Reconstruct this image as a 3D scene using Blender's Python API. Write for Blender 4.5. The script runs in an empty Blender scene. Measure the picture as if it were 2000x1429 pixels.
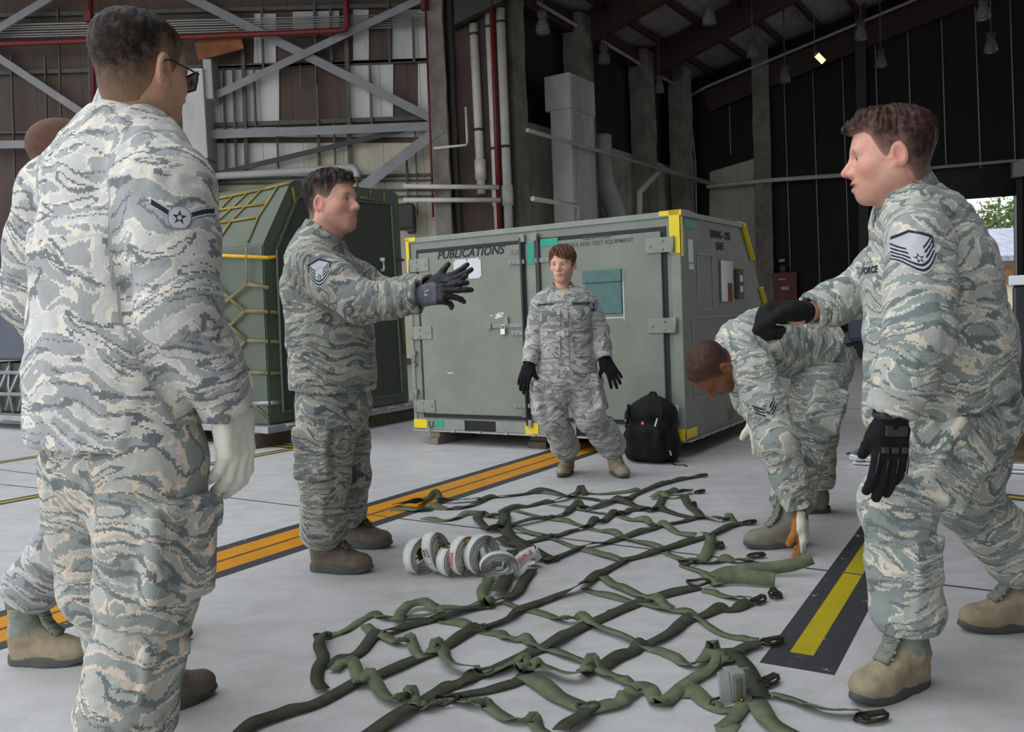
import bpy, bmesh, math, random
import numpy as np
from mathutils import Vector, Matrix, noise as mnoise
from mathutils.bvhtree import BVHTree

random.seed(7)
C = bpy.context.scene.collection
PI = math.pi
V = Vector
CAM_H = 1.10
UX = V((0.8407, -0.5414, 0)); VX = V((0.5414, 0.8407, 0)); ZX = V((0, 0, 1))   # hangar axes: across, deep, up


# ---------------------------------------------------------------- objects
def obj(name, me, mat=None, parent=None, smooth=False):
    """links a mesh (or bmesh) as one object, world coordinates; keeps them under a parent"""
    if isinstance(me, bmesh.types.BMesh):
        m = bpy.data.meshes.new(name); me.to_mesh(m); me.free(); me = m
    o = bpy.data.objects.new(name, me)
    C.objects.link(o)
    if mat is not None:
        for mm in (mat if isinstance(mat, (list, tuple)) else [mat]):
            me.materials.append(mm)
    if smooth:
        me.polygons.foreach_set('use_smooth', [True] * len(me.polygons))
    if parent is not None:
        o.parent = parent
        o.matrix_parent_inverse = world_of(parent).inverted()
    return o


def world_of(o):
    m = o.matrix_basis.copy()
    if o.parent is not None:
        m = world_of(o.parent) @ o.matrix_parent_inverse @ m
    return m


def tag(o, label, cat, group=None, kind=None):
    o['label'] = label; o['category'] = cat
    if group: o['group'] = group
    if kind: o['kind'] = kind
    return o


def thing(name, label, cat, loc=(0, 0, 0), rotz=0.0, group=None):
    o = bpy.data.objects.new(name, None); C.objects.link(o)
    o.location = loc; o.rotation_euler = (0, 0, rotz); o.empty_display_size = .1
    return tag(o, label, cat, group)


def struct(name, me, mat, parent=None, label=None, smooth=False):
    o = obj(name, me, mat, parent, smooth)
    if parent is None: o['kind'] = 'structure'
    if label: o['label'] = label
    return o


def copy_tree(o, parent=None):
    c = o.copy(); C.objects.link(c)
    if parent is not None: c.parent = parent
    for ch in list(o.children): copy_tree(ch, c)
    return c


# ---------------------------------------------------------------- bmesh shapes
def bm_new(): return bmesh.new()


def add_box(bm, c, half, ax=None, bev=0.0):
    """box at c; half extents; ax = three axes"""
    ax = ax or (V((1, 0, 0)), V((0, 1, 0)), V((0, 0, 1)))
    c = V(c); vs = []
    t = bmesh.new()
    for sx in (-1, 1):
        for sy in (-1, 1):
            for sz in (-1, 1):
                vs.append(t.verts.new(c + ax[0] * (half[0] * sx) + ax[1] * (half[1] * sy) + ax[2] * (half[2] * sz)))
    for f in ((0, 1, 3, 2), (4, 6, 7, 5), (0, 4, 5, 1), (2, 3, 7, 6), (0, 2, 6, 4), (1, 5, 7, 3)):
        t.faces.new([vs[i] for i in f])
    bmesh.ops.recalc_face_normals(t, faces=t.faces)
    if bev > 0:
        bmesh.ops.bevel(t, geom=list(t.edges), offset=bev, segments=2, affect='EDGES', profile=.5)
    merge(bm, t)


def merge(bm, t):
    m = {}
    for v in t.verts: m[v] = bm.verts.new(v.co)
    for f in t.faces:
        try:
            g = bm.faces.new([m[v] for v in f.verts]); g.smooth = f.smooth; g.material_index = f.material_index
        except ValueError: pass
    t.free()


def frame_of(d, up=None):
    d = V(d).normalized()
    up = V(up) if up is not None else (V((0, 0, 1)) if abs(d.z) < .95 else V((0, 1, 0)))
    x = d.cross(up).normalized(); y = x.cross(d).normalized()
    return x, y, d


def add_bar(bm, a, b, w, h, up=None, bev=0.0):
    """rectangular bar from a to b, w across, h along up"""
    a, b = V(a), V(b); x, y, d = frame_of(b - a, up)
    add_box(bm, (a + b) / 2, (w / 2, h / 2, (b - a).length / 2), (x, y, d), bev)


def add_tube(bm, pts, r, n=10, cap=True, closed=False):
    """tube along points, radius r or list"""
    pts = [V(p) for p in pts]; N = len(pts)
    rs = r if isinstance(r, (list, tuple)) else [r] * N
    rings = []; px = None
    for i, p in enumerate(pts):
        if closed: d = pts[(i + 1) % N] - pts[i - 1]
        else: d = pts[min(i + 1, N - 1)] - pts[max(i - 1, 0)]
        d.normalize()
        if px is None: x, y, _ = frame_of(d)
        else:
            x = (px - d * px.dot(d))
            x = x.normalized() if x.length > 1e-6 else frame_of(d)[0]
            y = x.cross(d)
        px = x
        rings.append([bm.verts.new(p + (x * math.cos(2 * PI * k / n) + y * math.sin(2 * PI * k / n)) * rs[i]) for k in range(n)])
    M = N if closed else N - 1
    for i in range(M):
        A, B = rings[i], rings[(i + 1) % N]
        for k in range(n):
            f = bm.faces.new((A[k], B[k], B[(k + 1) % n], A[(k + 1) % n])); f.smooth = True
    if cap and not closed:
        bm.faces.new(rings[0]); bm.faces.new(list(reversed(rings[-1])))


def add_lathe(bm, c, prof, n=24, axis=None):
    """profile [(r, t)] spun round axis through c"""
    ax = V(axis).normalized() if axis is not None else V((0, 0, 1))
    x, y, d = frame_of(ax); c = V(c); rings = []
    for r, t in prof:
        rings.append([bm.verts.new(c + d * t + (x * math.cos(2 * PI * k / n) + y * math.sin(2 * PI * k / n)) * max(r, 1e-4)) for k in range(n)])
    for i in range(len(rings) - 1):
        for k in range(n):
            f = bm.faces.new((rings[i][k], rings[i][(k + 1) % n], rings[i + 1][(k + 1) % n], rings[i + 1][k])); f.smooth = True
    bm.faces.new(list(reversed(rings[0]))); bm.faces.new(rings[-1])


def add_prism(bm, poly, a, ax):
    """polygon [(x, y)] on axes ax[0], ax[1] from a, extruded along ax[2] vector (full length)"""
    a = V(a); e = V(ax[2])
    lo = [bm.verts.new(a + ax[0] * p[0] + ax[1] * p[1]) for p in poly]
    hi = [bm.verts.new(v.co + e) for v in lo]
    n = len(poly); fs = [bm.faces.new(lo), bm.faces.new(list(reversed(hi)))]
    for i in range(n):
        fs.append(bm.faces.new((lo[i], hi[i], hi[(i + 1) % n], lo[(i + 1) % n])))
    bmesh.ops.recalc_face_normals(bm, faces=fs)


def add_ribbon(bm, pts, w, ups, th=0.002):
    """flat webbing along pts: width w, ups = the ribbon's face normal at each point"""
    pts = [V(p) for p in pts]; N = len(pts); rows = []
    for i, p in enumerate(pts):
        d = (pts[min(i + 1, N - 1)] - pts[max(i - 1, 0)]).normalized()
        u = V(ups[i] if isinstance(ups, list) else ups); s = d.cross(u)
        s = s.normalized() if s.length > 1e-6 else V((1, 0, 0)); u = s.cross(d).normalized()
        ww = (w[i] if isinstance(w, list) else w) / 2
        rows.append([bm.verts.new(p + s * a * ww + u * b * th / 2) for a, b in ((-1, -1), (1, -1), (1, 1), (-1, 1))])
    for i in range(N - 1):
        for k in range(4):
            f = bm.faces.new((rows[i][k], rows[i][(k + 1) % 4], rows[i + 1][(k + 1) % 4], rows[i + 1][k])); f.smooth = k in (0, 2)
    bm.faces.new(list(reversed(rows[0]))); bm.faces.new(rows[-1])


def catmull(pts, n=6):
    pts = [V(p) for p in pts]; out = []
    for i in range(len(pts) - 1):
        p0 = pts[max(i - 1, 0)]; p1 = pts[i]; p2 = pts[i + 1]; p3 = pts[min(i + 2, len(pts) - 1)]
        for k in range(n):
            t = k / n
            out.append(.5 * ((2 * p1) + (p2 - p0) * t + (2 * p0 - 5 * p1 + 4 * p2 - p3) * t * t + (3 * p1 - p0 - 3 * p2 + p3) * t ** 3))
    out.append(pts[-1]); return out


def text_mesh(txt, size, depth=0.0, shear=0.0, align='CENTER', weight=0.0, spacing=1.0):
    cu = bpy.data.curves.new('lettering', 'FONT'); cu.body = txt; cu.size = size; cu.extrude = depth
    cu.shear = shear; cu.align_x = align; cu.align_y = 'CENTER'; cu.offset = weight; cu.space_character = spacing
    o = bpy.data.objects.new('lettering', cu); C.objects.link(o)
    dg = bpy.context.evaluated_depsgraph_get(); dg.update()
    me = bpy.data.meshes.new_from_object(o.evaluated_get(dg))
    bpy.data.objects.remove(o); bpy.data.curves.remove(cu)
    return me


def put_text(name, txt, size, c, right, up, mat, parent, shear=0.0, align='CENTER', weight=0.0, spacing=1.0, depth=.0008):
    me = text_mesh(txt, size, depth, shear, align, weight, spacing)
    r, u = V(right).normalized(), V(up).normalized(); n = r.cross(u)
    M = Matrix((r, u, n)).transposed().to_4x4(); M.translation = V(c)
    me.transform(M)
    return obj(name, me, mat, parent)


# ---------------------------------------------------------------- implicit surfaces (numpy)
f32 = np.float32


def A3(v): return np.array(tuple(v), dtype=f32)


def smin(a, b, k):
    if k <= 0: return np.minimum(a, b)
    h = np.maximum(k - np.abs(a - b), 0) / k
    return np.minimum(a, b) - h * h * k * .25


def smax(a, b, k): return -smin(-a, -b, k)


def s_cone(a, b, r1, r2):
    a, b = A3(a), A3(b); ba = b - a; L = float(ba @ ba) + 1e-9
    def fn(p):
        q = p - a; t = np.clip((q @ ba) / L, 0, 1)
        return np.linalg.norm(q - t[:, None] * ba, axis=1) - (r1 + (r2 - r1) * t)
    return fn


def s_econe(a, b, ra, rb, sa, sb=None):
    """tapered capsule of elliptical section; ra, rb = (half width along side, half depth)"""
    a, b = A3(a), A3(b); ba = b - a; L = float(ba @ ba) + 1e-9
    sa = A3(sa); sb = A3(sb) if sb is not None else sa
    def fn(p):
        q = p - a; t = np.clip((q @ ba) / L, 0, 1)[:, None]
        q = q - t * ba
        s = sa + (sb - sa) * t; s /= np.linalg.norm(s, axis=1)[:, None]
        x = np.sum(q * s, axis=1); y = np.linalg.norm(q - x[:, None] * s, axis=1)
        t = t[:, 0]; rx = ra[0] + (rb[0] - ra[0]) * t; ry = ra[1] + (rb[1] - ra[1]) * t
        k0 = np.sqrt((x / rx) ** 2 + (y / ry) ** 2); k1 = np.sqrt((x / rx ** 2) ** 2 + (y / ry ** 2) ** 2) + 1e-6
        return k0 * (k0 - 1) / k1
    return fn


def s_ell(c, r, R=None):
    c = A3(c); r = A3(r); R = np.eye(3, dtype=f32) if R is None else np.array(R, dtype=f32)
    def fn(p):
        q = (p - c) @ R.T
        k0 = np.linalg.norm(q / r, axis=1); k1 = np.linalg.norm(q / (r * r), axis=1) + 1e-6
        return k0 * (k0 - 1) / k1
    return fn


def s_box(c, half, R=None, rad=0.01):
    c = A3(c); h = A3(half) - rad; R = np.eye(3, dtype=f32) if R is None else np.array(R, dtype=f32)
    def fn(p):
        q = np.abs((p - c) @ R.T) - h
        return np.linalg.norm(np.maximum(q, 0), axis=1) + np.minimum(q.max(axis=1), 0) - rad
    return fn


def s_chain(pts, rs, k=0.0):
    fs = [s_cone(pts[i], pts[i + 1], rs[i], rs[i + 1]) for i in range(len(pts) - 1)]
    def fn(p):
        d = fs[0](p)
        for g in fs[1:]: d = smin(d, g(p), k)
        return d
    return fn


def s_plane(c, n):
    """negative behind the plane (opposite to n)"""
    c = A3(c); n = A3(V(n).normalized())
    return lambda p: (p - c) @ n


def s_union(items):
    """items: [(fn, k)]"""
    def fn(p):
        d = items[0][0](p)
        for g, k in items[1:]: d = smin(d, g(p), k)
        return d
    return fn


def surf(fn, lo, hi, h, name='body'):
    """surface nets of fn = 0 in the box lo..hi at cell size h; returns verts, quads"""
    B = 8
    lo = np.array(lo, dtype=np.float64); hi = np.array(hi, dtype=np.float64)
    nb = np.ceil((hi - lo) / (h * B)).astype(int) + 1
    n = nb * B
    D = np.empty((n[0], n[1], n[2]), dtype=f32)
    bi = np.stack(np.meshgrid(*[np.arange(m) for m in nb], indexing='ij'), -1).reshape(-1, 3)
    cen = (lo + (bi * B + (B - 1) / 2) * h).astype(f32)
    dc = fn(cen)
    rad = h * B * .9
    act = np.abs(dc) < rad * 1.9
    Dv = D.reshape(nb[0], B, nb[1], B, nb[2], B).transpose(0, 2, 4, 1, 3, 5)
    blk = np.empty((len(bi), B ** 3), dtype=f32)
    blk[:] = np.where(dc > 0, 1, -1)[:, None]
    off = np.stack(np.meshgrid(*[np.arange(B)] * 3, indexing='ij'), -1).reshape(-1, 3)
    idx = np.nonzero(act)[0]
    for s in range(0, len(idx), 400):
        ii = idx[s:s + 400]
        pts = (lo + (bi[ii][:, None, :] * B + off[None]) * h).reshape(-1, 3).astype(f32)
        blk[ii] = fn(pts).reshape(len(ii), -1)
    D = blk.reshape(nb[0], nb[1], nb[2], B, B, B).transpose(0, 3, 1, 4, 2, 5).reshape(n[0], n[1], n[2])
    S = D < 0
    c = np.zeros(np.array(S.shape) - 1, dtype=np.int8)
    for dx in (0, 1):
        for dy in (0, 1):
            for dz in (0, 1):
                c += S[dx:S.shape[0] - 1 + dx, dy:S.shape[1] - 1 + dy, dz:S.shape[2] - 1 + dz]
    cells = np.argwhere((c > 0) & (c < 8))
    vid = np.full(c.shape, -1, dtype=np.int64); vid[tuple(cells.T)] = np.arange(len(cells))
    acc = np.zeros((len(cells), 3)); cnt = np.zeros(len(cells))
    co = [(i, j, k) for i in (0, 1) for j in (0, 1) for k in (0, 1)]
    for a in co:
        for ax in range(3):
            if a[ax]: continue
            b = list(a); b[ax] = 1
            pa = cells + np.array(a); pb = cells + np.array(b)
            da = D[tuple(pa.T)]; db = D[tuple(pb.T)]
            m = (da < 0) != (db < 0)
            t = np.where(m, da / np.where(m, da - db, 1), 0)
            pos = pa.astype(float); pos[:, ax] += t
            acc[m] += pos[m]; cnt[m] += 1
    verts = lo + acc / cnt[:, None] * h
    quads = []
    for ax in range(3):
        o1, o2 = [a for a in range(3) if a != ax]
        sl = [slice(None)] * 3; sl2 = [slice(None)] * 3
        sl[ax] = slice(0, -1); sl2[ax] = slice(1, None)
        E = np.argwhere(S[tuple(sl)] != S[tuple(sl2)])
        E = E[(E[:, o1] > 0) & (E[:, o2] > 0) & (E[:, o1] < n[o1] - 1) & (E[:, o2] < n[o2] - 1)]
        flip = S[tuple(E.T)]
        q = []
        for d1, d2 in ((-1, -1), (0, -1), (0, 0), (-1, 0)):
            e = E.copy(); e[:, o1] += d1; e[:, o2] += d2
            q.append(vid[tuple(e.T)])
        q = np.stack(q, 1)
        fl = flip if ax != 1 else ~flip
        q[~fl] = q[~fl][:, ::-1]
        quads.append(q)
    Q = np.concatenate(quads); Q = Q[(Q >= 0).all(1)]
    return verts, Q


def mesh_np(name, verts, quads, smooth=True):
    me = bpy.data.meshes.new(name)
    nv, nq = len(verts), len(quads)
    me.vertices.add(nv); me.vertices.foreach_set('co', np.asarray(verts, dtype=f32).ravel())
    me.loops.add(nq * 4); me.loops.foreach_set('vertex_index', np.asarray(quads, dtype=np.int32).ravel())
    me.polygons.add(nq); me.polygons.foreach_set('loop_start', np.arange(0, nq * 4, 4, dtype=np.int32))
    if smooth: me.polygons.foreach_set('use_smooth', np.ones(nq, dtype=bool))
    me.update(calc_edges=True); me.validate()
    return me


def normals_np(verts, quads):
    v = np.asarray(verts); a = v[quads[:, 2]] - v[quads[:, 0]]; b = v[quads[:, 3]] - v[quads[:, 1]]
    fn = np.cross(a, b); out = np.zeros_like(v)
    for k in range(4): np.add.at(out, quads[:, k], fn)
    return out / (np.linalg.norm(out, axis=1)[:, None] + 1e-9)


def relax(verts, quads, it=1, f=.5):
    n = len(verts)
    for _ in range(it):
        s = np.zeros_like(verts); c = np.zeros(n)
        for k in range(4):
            i, j = quads[:, k], quads[:, (k + 1) % 4]
            np.add.at(s, i, verts[j]); np.add.at(s, j, verts[i]); np.add.at(c, i, 1); np.add.at(c, j, 1)
        verts = verts + (s / np.maximum(c, 1)[:, None] - verts) * f
    return verts


def vnoise(p, seed=0):
    """smooth value noise, 0..1, numpy"""
    p = np.asarray(p, dtype=np.float64) + seed * 17.31
    i = np.floor(p).astype(np.int64); f = p - i; f = f * f * (3 - 2 * f)
    def hsh(x, y, z):
        n = (x * 374761393 + y * 668265263 + z * 2147483647 + seed * 144665) & 0xffffffff
        n = ((n ^ (n >> 13)) * 1274126177) & 0xffffffff
        return ((n ^ (n >> 16)) & 0xffff) / 65535.0
    r = 0
    for dx in (0, 1):
        for dy in (0, 1):
            for dz in (0, 1):
                w = (f[:, 0] if dx else 1 - f[:, 0]) * (f[:, 1] if dy else 1 - f[:, 1]) * (f[:, 2] if dz else 1 - f[:, 2])
                r = r + w * hsh(i[:, 0] + dx, i[:, 1] + dy, i[:, 2] + dz)
    return r


def set_attr(me, name, arr):
    arr = np.asarray(arr, dtype=f32)
    if arr.ndim == 1:
        a = me.attributes.new(name, 'FLOAT', 'POINT'); a.data.foreach_set('value', arr)
    else:
        a = me.attributes.new(name, 'FLOAT_VECTOR', 'POINT'); a.data.foreach_set('vector', arr.ravel())

# ---------------------------------------------------------------- materials
def lin(c):
    if isinstance(c, str):
        c = c.lstrip('#'); c = [int(c[i:i + 2], 16) / 255 for i in (0, 2, 4)]
        c = [x / 12.92 if x <= .04045 else ((x + .055) / 1.055) ** 2.4 for x in c]
    return (c[0], c[1], c[2], 1.0)


class NT:
    """short hand for building a node material"""
    def __init__(s, name):
        s.m = bpy.data.materials.new(name); s.m.use_nodes = True
        s.t = s.m.node_tree; s.t.nodes.clear()
        s.out = s.t.nodes.new('ShaderNodeOutputMaterial'); s.b = s.t.nodes.new('ShaderNodeBsdfPrincipled')
        s.l(s.b.outputs[0], s.out.inputs[0])
    def l(s, a, b): s.t.links.new(a, b)
    def n(s, typ, **kw):
        nd = s.t.nodes.new(typ)
        for k, v in kw.items(): setattr(nd, k, v)
        return nd
    def set(s, inp, v):
        if hasattr(v, 'is_output') or isinstance(v, bpy.types.NodeSocket): s.l(v, inp)
        else: inp.default_value = v
    def coord(s, attr=None):
        if attr:
            a = s.n('ShaderNodeAttribute'); a.attribute_name = attr; return a.outputs['Vector']
        g = s.n('ShaderNodeNewGeometry'); return g.outputs['Position']
    def objco(s): return s.n('ShaderNodeTexCoord').outputs['Object']
    def vm(s, op, a, b=None):
        v = s.n('ShaderNodeVectorMath', operation=op); s.set(v.inputs[0], a)
        if b is not None: s.set(v.inputs[1], b)
        return v.outputs['Value'] if op in ('LENGTH', 'DOT_PRODUCT') else v.outputs[0]
    def mt(s, op, a, b=None, clamp=False):
        v = s.n('ShaderNodeMath', operation=op, use_clamp=clamp); s.set(v.inputs[0], a)
        if b is not None: s.set(v.inputs[1], b)
        return v.outputs[0]
    def noise(s, vec, scale, detail=3, rough=.5, dist=0.0, out=0):
        v = s.n('ShaderNodeTexNoise'); s.l(vec, v.inputs['Vector']); v.inputs['Scale'].default_value = scale
        v.inputs['Detail'].default_value = detail; v.inputs['Roughness'].default_value = rough; v.inputs['Distortion'].default_value = dist
        return v.outputs[out]
    def ramp(s, fac, stops, interp='LINEAR'):
        r = s.n('ShaderNodeValToRGB'); s.l(fac, r.inputs[0]); e = r.color_ramp; e.interpolation = interp
        while len(e.elements) < len(stops): e.elements.new(.5)
        for el, (p, c) in zip(e.elements, stops):
            el.position = p; el.color = c if isinstance(c, tuple) and len(c) == 4 else lin(c)
        return r.outputs[0]
    def mix(s, fac, a, b, blend='MIX'):
        m = s.n('ShaderNodeMix', data_type='RGBA', blend_type=blend)
        s.set(m.inputs[0], fac); s.set(m.inputs[6], a); s.set(m.inputs[7], b); return m.outputs[2]
    def col(s, c): s.set(s.b.inputs['Base Color'], c)
    def bump(s, h, strength=.3, dist=.01):
        b = s.n('ShaderNodeBump'); b.inputs['Strength'].default_value = strength; b.inputs['Distance'].default_value = dist
        s.l(h, b.inputs['Height']); s.l(b.outputs[0], s.b.inputs['Normal'])
    def p(s, **kw):
        for k, v in kw.items(): s.set(s.b.inputs[k.replace('_', ' ')], v)
        return s


def plain(name, c, rough=.6, metal=0.0, var=.12, scale=14, bump=0.0, spec=.5):
    """one colour with slight uneven tone"""
    t = NT(name); c = lin(c); p = t.coord()
    f = t.noise(p, scale, 4, .6)
    d = tuple(max(0, x * (1 - var)) for x in c[:3]) + (1,); e = tuple(min(1, x * (1 + var)) for x in c[:3]) + (1,)
    t.col(t.ramp(f, [(.3, d), (.7, e)]))
    t.p(Roughness=rough, Metallic=metal, Specular_IOR_Level=spec)
    if bump: t.bump(t.noise(p, scale * 12, 3), bump, .003)
    return t.m


def worn(name, c, chip, amount=.62, rough=.55, scale=9):
    """paint with scuffs and chips"""
    t = NT(name); p = t.coord(); c = lin(c)
    f = t.noise(p, scale, 5, .65)
    d = tuple(x * .86 for x in c[:3]) + (1,); e = tuple(min(1, x * 1.1) for x in c[:3]) + (1,)
    base = t.ramp(f, [(.3, d), (.7, e)])
    g = t.noise(p, scale * 5, 6, .7)
    m = t.ramp(g, [(amount, (0, 0, 0, 1)), (amount + .05, (1, 1, 1, 1))])
    t.col(t.mix(m, base, lin(chip))); t.p(Roughness=rough)
    return t.m


def camo(name, tones, pix=.0045, seed=0.0, warm=0.0):
    """digital tiger stripe cloth; runs on the garment's own 'pat' coordinates"""
    t = NT(name); a = t.coord('pat')
    a = t.vm('ADD', a, (seed, seed * .7, seed * 1.3))
    q = t.vm('SNAP', a, (pix, pix, pix))
    flow = t.vm('MULTIPLY', t.vm('SUBTRACT', t.noise(q, 4.5, 1, .5, out=1), (.5, .5, .5)), (.10, .10, .22))
    jag = t.vm('MULTIPLY', t.vm('SUBTRACT', t.noise(t.vm('MULTIPLY', q, (1, 1, .45)), 110, 2, .6, out=1), (.5, .5, .5)), (.012, .012, .015))
    q2 = t.vm('ADD', t.vm('ADD', q, flow), jag)
    n1 = t.noise(t.vm('MULTIPLY', q2, (4.6, 4.6, 14.5)), 1.0, 1.2, .5, .1)
    n2 = t.noise(t.vm('MULTIPLY', t.vm('ADD', q2, (3.3, 1.7, .9)), (5.8, 5.8, 21.0)), 1.0, 1.5, .5, .2)
    n3 = t.noise(t.vm('MULTIPLY', t.vm('ADD', q2, (7.1, 4.7, 2.9)), (4.4, 4.4, 20.0)), 1.0, 1.5, .5, .3)
    lo, mid, li, tan = [lin(x) for x in tones]
    c1 = t.ramp(n1, [(0, mid), (.36, tan), (.385, li), (.475, tan), (.495, mid), (.60, tan), (.615, li), (.69, mid)], 'CONSTANT')
    c2 = t.ramp(n2, [(0, (0, 0, 0, 1)), (.575, (1, 1, 1, 1)), (.61, (0, 0, 0, 1))], 'CONSTANT')
    c3 = t.ramp(n3, [(0, (0, 0, 0, 1)), (.405, (1, 1, 1, 1)), (.445, (0, 0, 0, 1)), (.605, (1, 1, 1, 1)), (.635, (0, 0, 0, 1))], 'CONSTANT')
    c = t.mix(c2, c1, tan); c = t.mix(c3, c, lo)
    t.col(c); t.p(Roughness=.92, Specular_IOR_Level=.15)
    t.b.inputs['Sheen Weight'].default_value = .12
    f = t.noise(t.vm('MULTIPLY', a, (26, 26, 34)), 1.0, 4, .55, .6)
    t.bump(f, .5, .010)
    return t.m


def skin(name, base, dark, blush, hairc=None):
    t = NT(name); p = t.coord()
    f = t.noise(p, 55, 3, .6); c = t.mix(t.ramp(f, [(.35, (0, 0, 0, 1)), (.75, (.6, .6, .6, 1))]), lin(base), lin(blush))
    a = t.n('ShaderNodeAttribute'); a.attribute_name = 'lip'
    c = t.mix(a.outputs['Fac'], c, lin(dark))
    b = t.n('ShaderNodeAttribute'); b.attribute_name = 'red'
    c = t.mix(b.outputs['Fac'], c, lin(blush))
    if hairc:
        h = t.n('ShaderNodeAttribute'); h.attribute_name = 'stub'
        fl = t.ramp(t.noise(t.vm('MULTIPLY', p, (1, 1, .35)), 750, 2, .6), [(.35, (.45, .45, .45, 1)), (.6, (1, 1, 1, 1))])
        c = t.mix(t.mt('MULTIPLY', h.outputs['Fac'], fl), c, lin(hairc))
    t.col(c); t.p(Roughness=.48, Specular_IOR_Level=.4)
    t.b.inputs['Subsurface Weight'].default_value = .12
    t.b.inputs['Subsurface Radius'].default_value = (.012, .005, .003)
    t.bump(t.noise(p, 420, 2, .5), .08, .002)
    return t.m


def hairmat(name, c, c2, skinc, rough=.55):
    """short hair; 'fade' = how thick it grows, thin hair lets the scalp through"""
    t = NT(name); p = t.coord('pat')
    st = t.noise(t.vm('MULTIPLY', p, (1, 1, .12)), 900, 3, .6)
    hc = t.ramp(st, [(.3, c), (.72, c2)])
    a = t.n('ShaderNodeAttribute'); a.attribute_name = 'fade'
    pt = t.noise(p, 45, 3, .6)
    nz = t.mt('ADD', t.mt('MULTIPLY', t.mt('SUBTRACT', pt, .5), 1.3), t.mt('MULTIPLY', t.mt('SUBTRACT', st, .5), 1.6))
    k = t.mt('MULTIPLY', a.outputs['Fac'], t.mt('ADD', nz, 1.05), True)
    t.col(t.mix(k, lin(skinc), hc)); t.p(Roughness=rough, Specular_IOR_Level=.12)
    t.bump(st, .35, .004)
    return t.m


def emit(name, c, s):
    t = NT(name); t.b.inputs['Base Color'].default_value = lin(c)
    t.b.inputs['Emission Color'].default_value = lin(c); t.b.inputs['Emission Strength'].default_value = s
    return t.m


M = {}
M['camo_worn'] = camo('camo_cloth_faded', ('#787b7c', '#a2a4a2', '#c6c5bf', '#dcd5c6'), .0038, 0.0)
M['camo_trouser'] = camo('camo_cloth_sandy', ('#6f7674', '#939892', '#b0afa6', '#d3c2ae'), .0038, 2.1)
M['camo_dark'] = camo('camo_cloth_new', ('#5c6261', '#7c827d', '#99998f', '#bcb2a2'), .0036, 4.3)
M['camo_grey'] = camo('camo_cloth_grey', ('#737473', '#919291', '#abaaa6', '#c4bfb6'), .0036, 6.7)
M['camo_green'] = camo('camo_cloth_green', ('#707a77', '#8f9892', '#afb0a8', '#d5ccb8'), .0036, 8.9)
M['suede'] = plain('sage_tan_suede', '#998c74', .9, var=.18, scale=26, bump=.3, spec=.2)
M['suede_dark'] = plain('worn_brown_leather', '#63594b', .75, var=.22, scale=26, bump=.3)
M['suede_sage'] = plain('sage_suede', '#7d7b6c', .9, var=.15, scale=26, bump=.3, spec=.2)
M['boot_fabric'] = plain('sage_nylon', '#7e8377', .85, var=.1, scale=60, bump=.3)
M['sole'] = plain('green_grey_rubber', '#4c504b', .8, var=.15, scale=30)
M['lace'] = plain('sage_lace', '#8b8d80', .9)
M['lace_dark'] = plain('dark_lace', '#3a3833', .9)
M['black_boot'] = plain('black_leather', '#1c1b1a', .5)
M['glove_black'] = plain('black_knit', '#161516', .85, var=.3, scale=60, bump=.4, spec=.3)
M['glove_rubber'] = plain('black_nitrile', '#1d1d1f', .55, var=.2, scale=40, bump=.4)
M['glove_pad'] = plain('black_moulded_rubber', '#39383b', .4, var=.1)
M['glove_grey'] = plain('lilac_grey_knit', '#6b6a74', .9, var=.1, scale=200, bump=.5)
M['glove_white'] = plain('cream_goatskin', '#e9e4d4', .6, var=.06, scale=18, bump=.15)
M['glove_tan'] = plain('tan_suede', '#a8692c', .9, var=.15, scale=40, bump=.3)
M['patch_grey'] = plain('patch_grey', '#b4b7b8', .9, var=.05, scale=300)
M['patch_navy'] = plain('patch_navy', '#1d2130', .9, var=.1)
M['tape_grey'] = plain('tape_grey', '#3d4048', .9, var=.1)
M['button'] = plain('grey_green_button', '#5d625c', .5)
M['shirt'] = plain('sand_undershirt', '#b3a795', .95)
M['eye_white'] = plain('eye_white', '#b5aea8', .25, var=.02)
M['iris'] = plain('iris', '#4a4844', .2)
M['teeth'] = plain('teeth', '#e8e2d6', .3, var=.03)
M['skin_light'] = skin('pink_skin', '#d8a58f', '#b8736a', '#cf8a78', '#6b5a52')
M['skin_pale'] = skin('pale_skin', '#dcae98', '#bd7a6d', '#d2917c', '#6b5a52')
M['skin_olive'] = skin('olive_skin', '#c49a7f', '#a86f5c', '#b9846a', '#3a3230')
M['skin_brown'] = skin('brown_skin', '#7c4f38', '#5e362c', '#8f5a3d', '#241c1a')
M['skin_ruddy'] = skin('ruddy_brown_skin', '#8a6454', '#6e4740', '#93675a', '#5b4640')
M['hair_black'] = hairmat('black_hair', '#100e0c', '#26211e', '#94755f')
M['hair_dark'] = hairmat('dark_brown_hair', '#0f0b09', '#231b17', '#a08478')
M['hair_brown'] = hairmat('brown_hair', '#241913', '#43302a', '#a98376')
M['hair_auburn'] = hairmat('auburn_hair', '#35201a', '#6e4a34', '#d0a890')
M['hair_shaved'] = hairmat('shaved_hair', '#2a201c', '#4d3d38', '#7c5340')
M['brow'] = plain('eyebrow', '#3a2c25', .8)
M['lens_frame'] = plain('black_spectacle_frame', '#0c0c0d', .3)
t = NT('spectacle_lens'); t.p(Roughness=.03); t.b.inputs['Transmission Weight'].default_value = .85; t.col(lin('#8d9296')); M['lens'] = t.m

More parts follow.
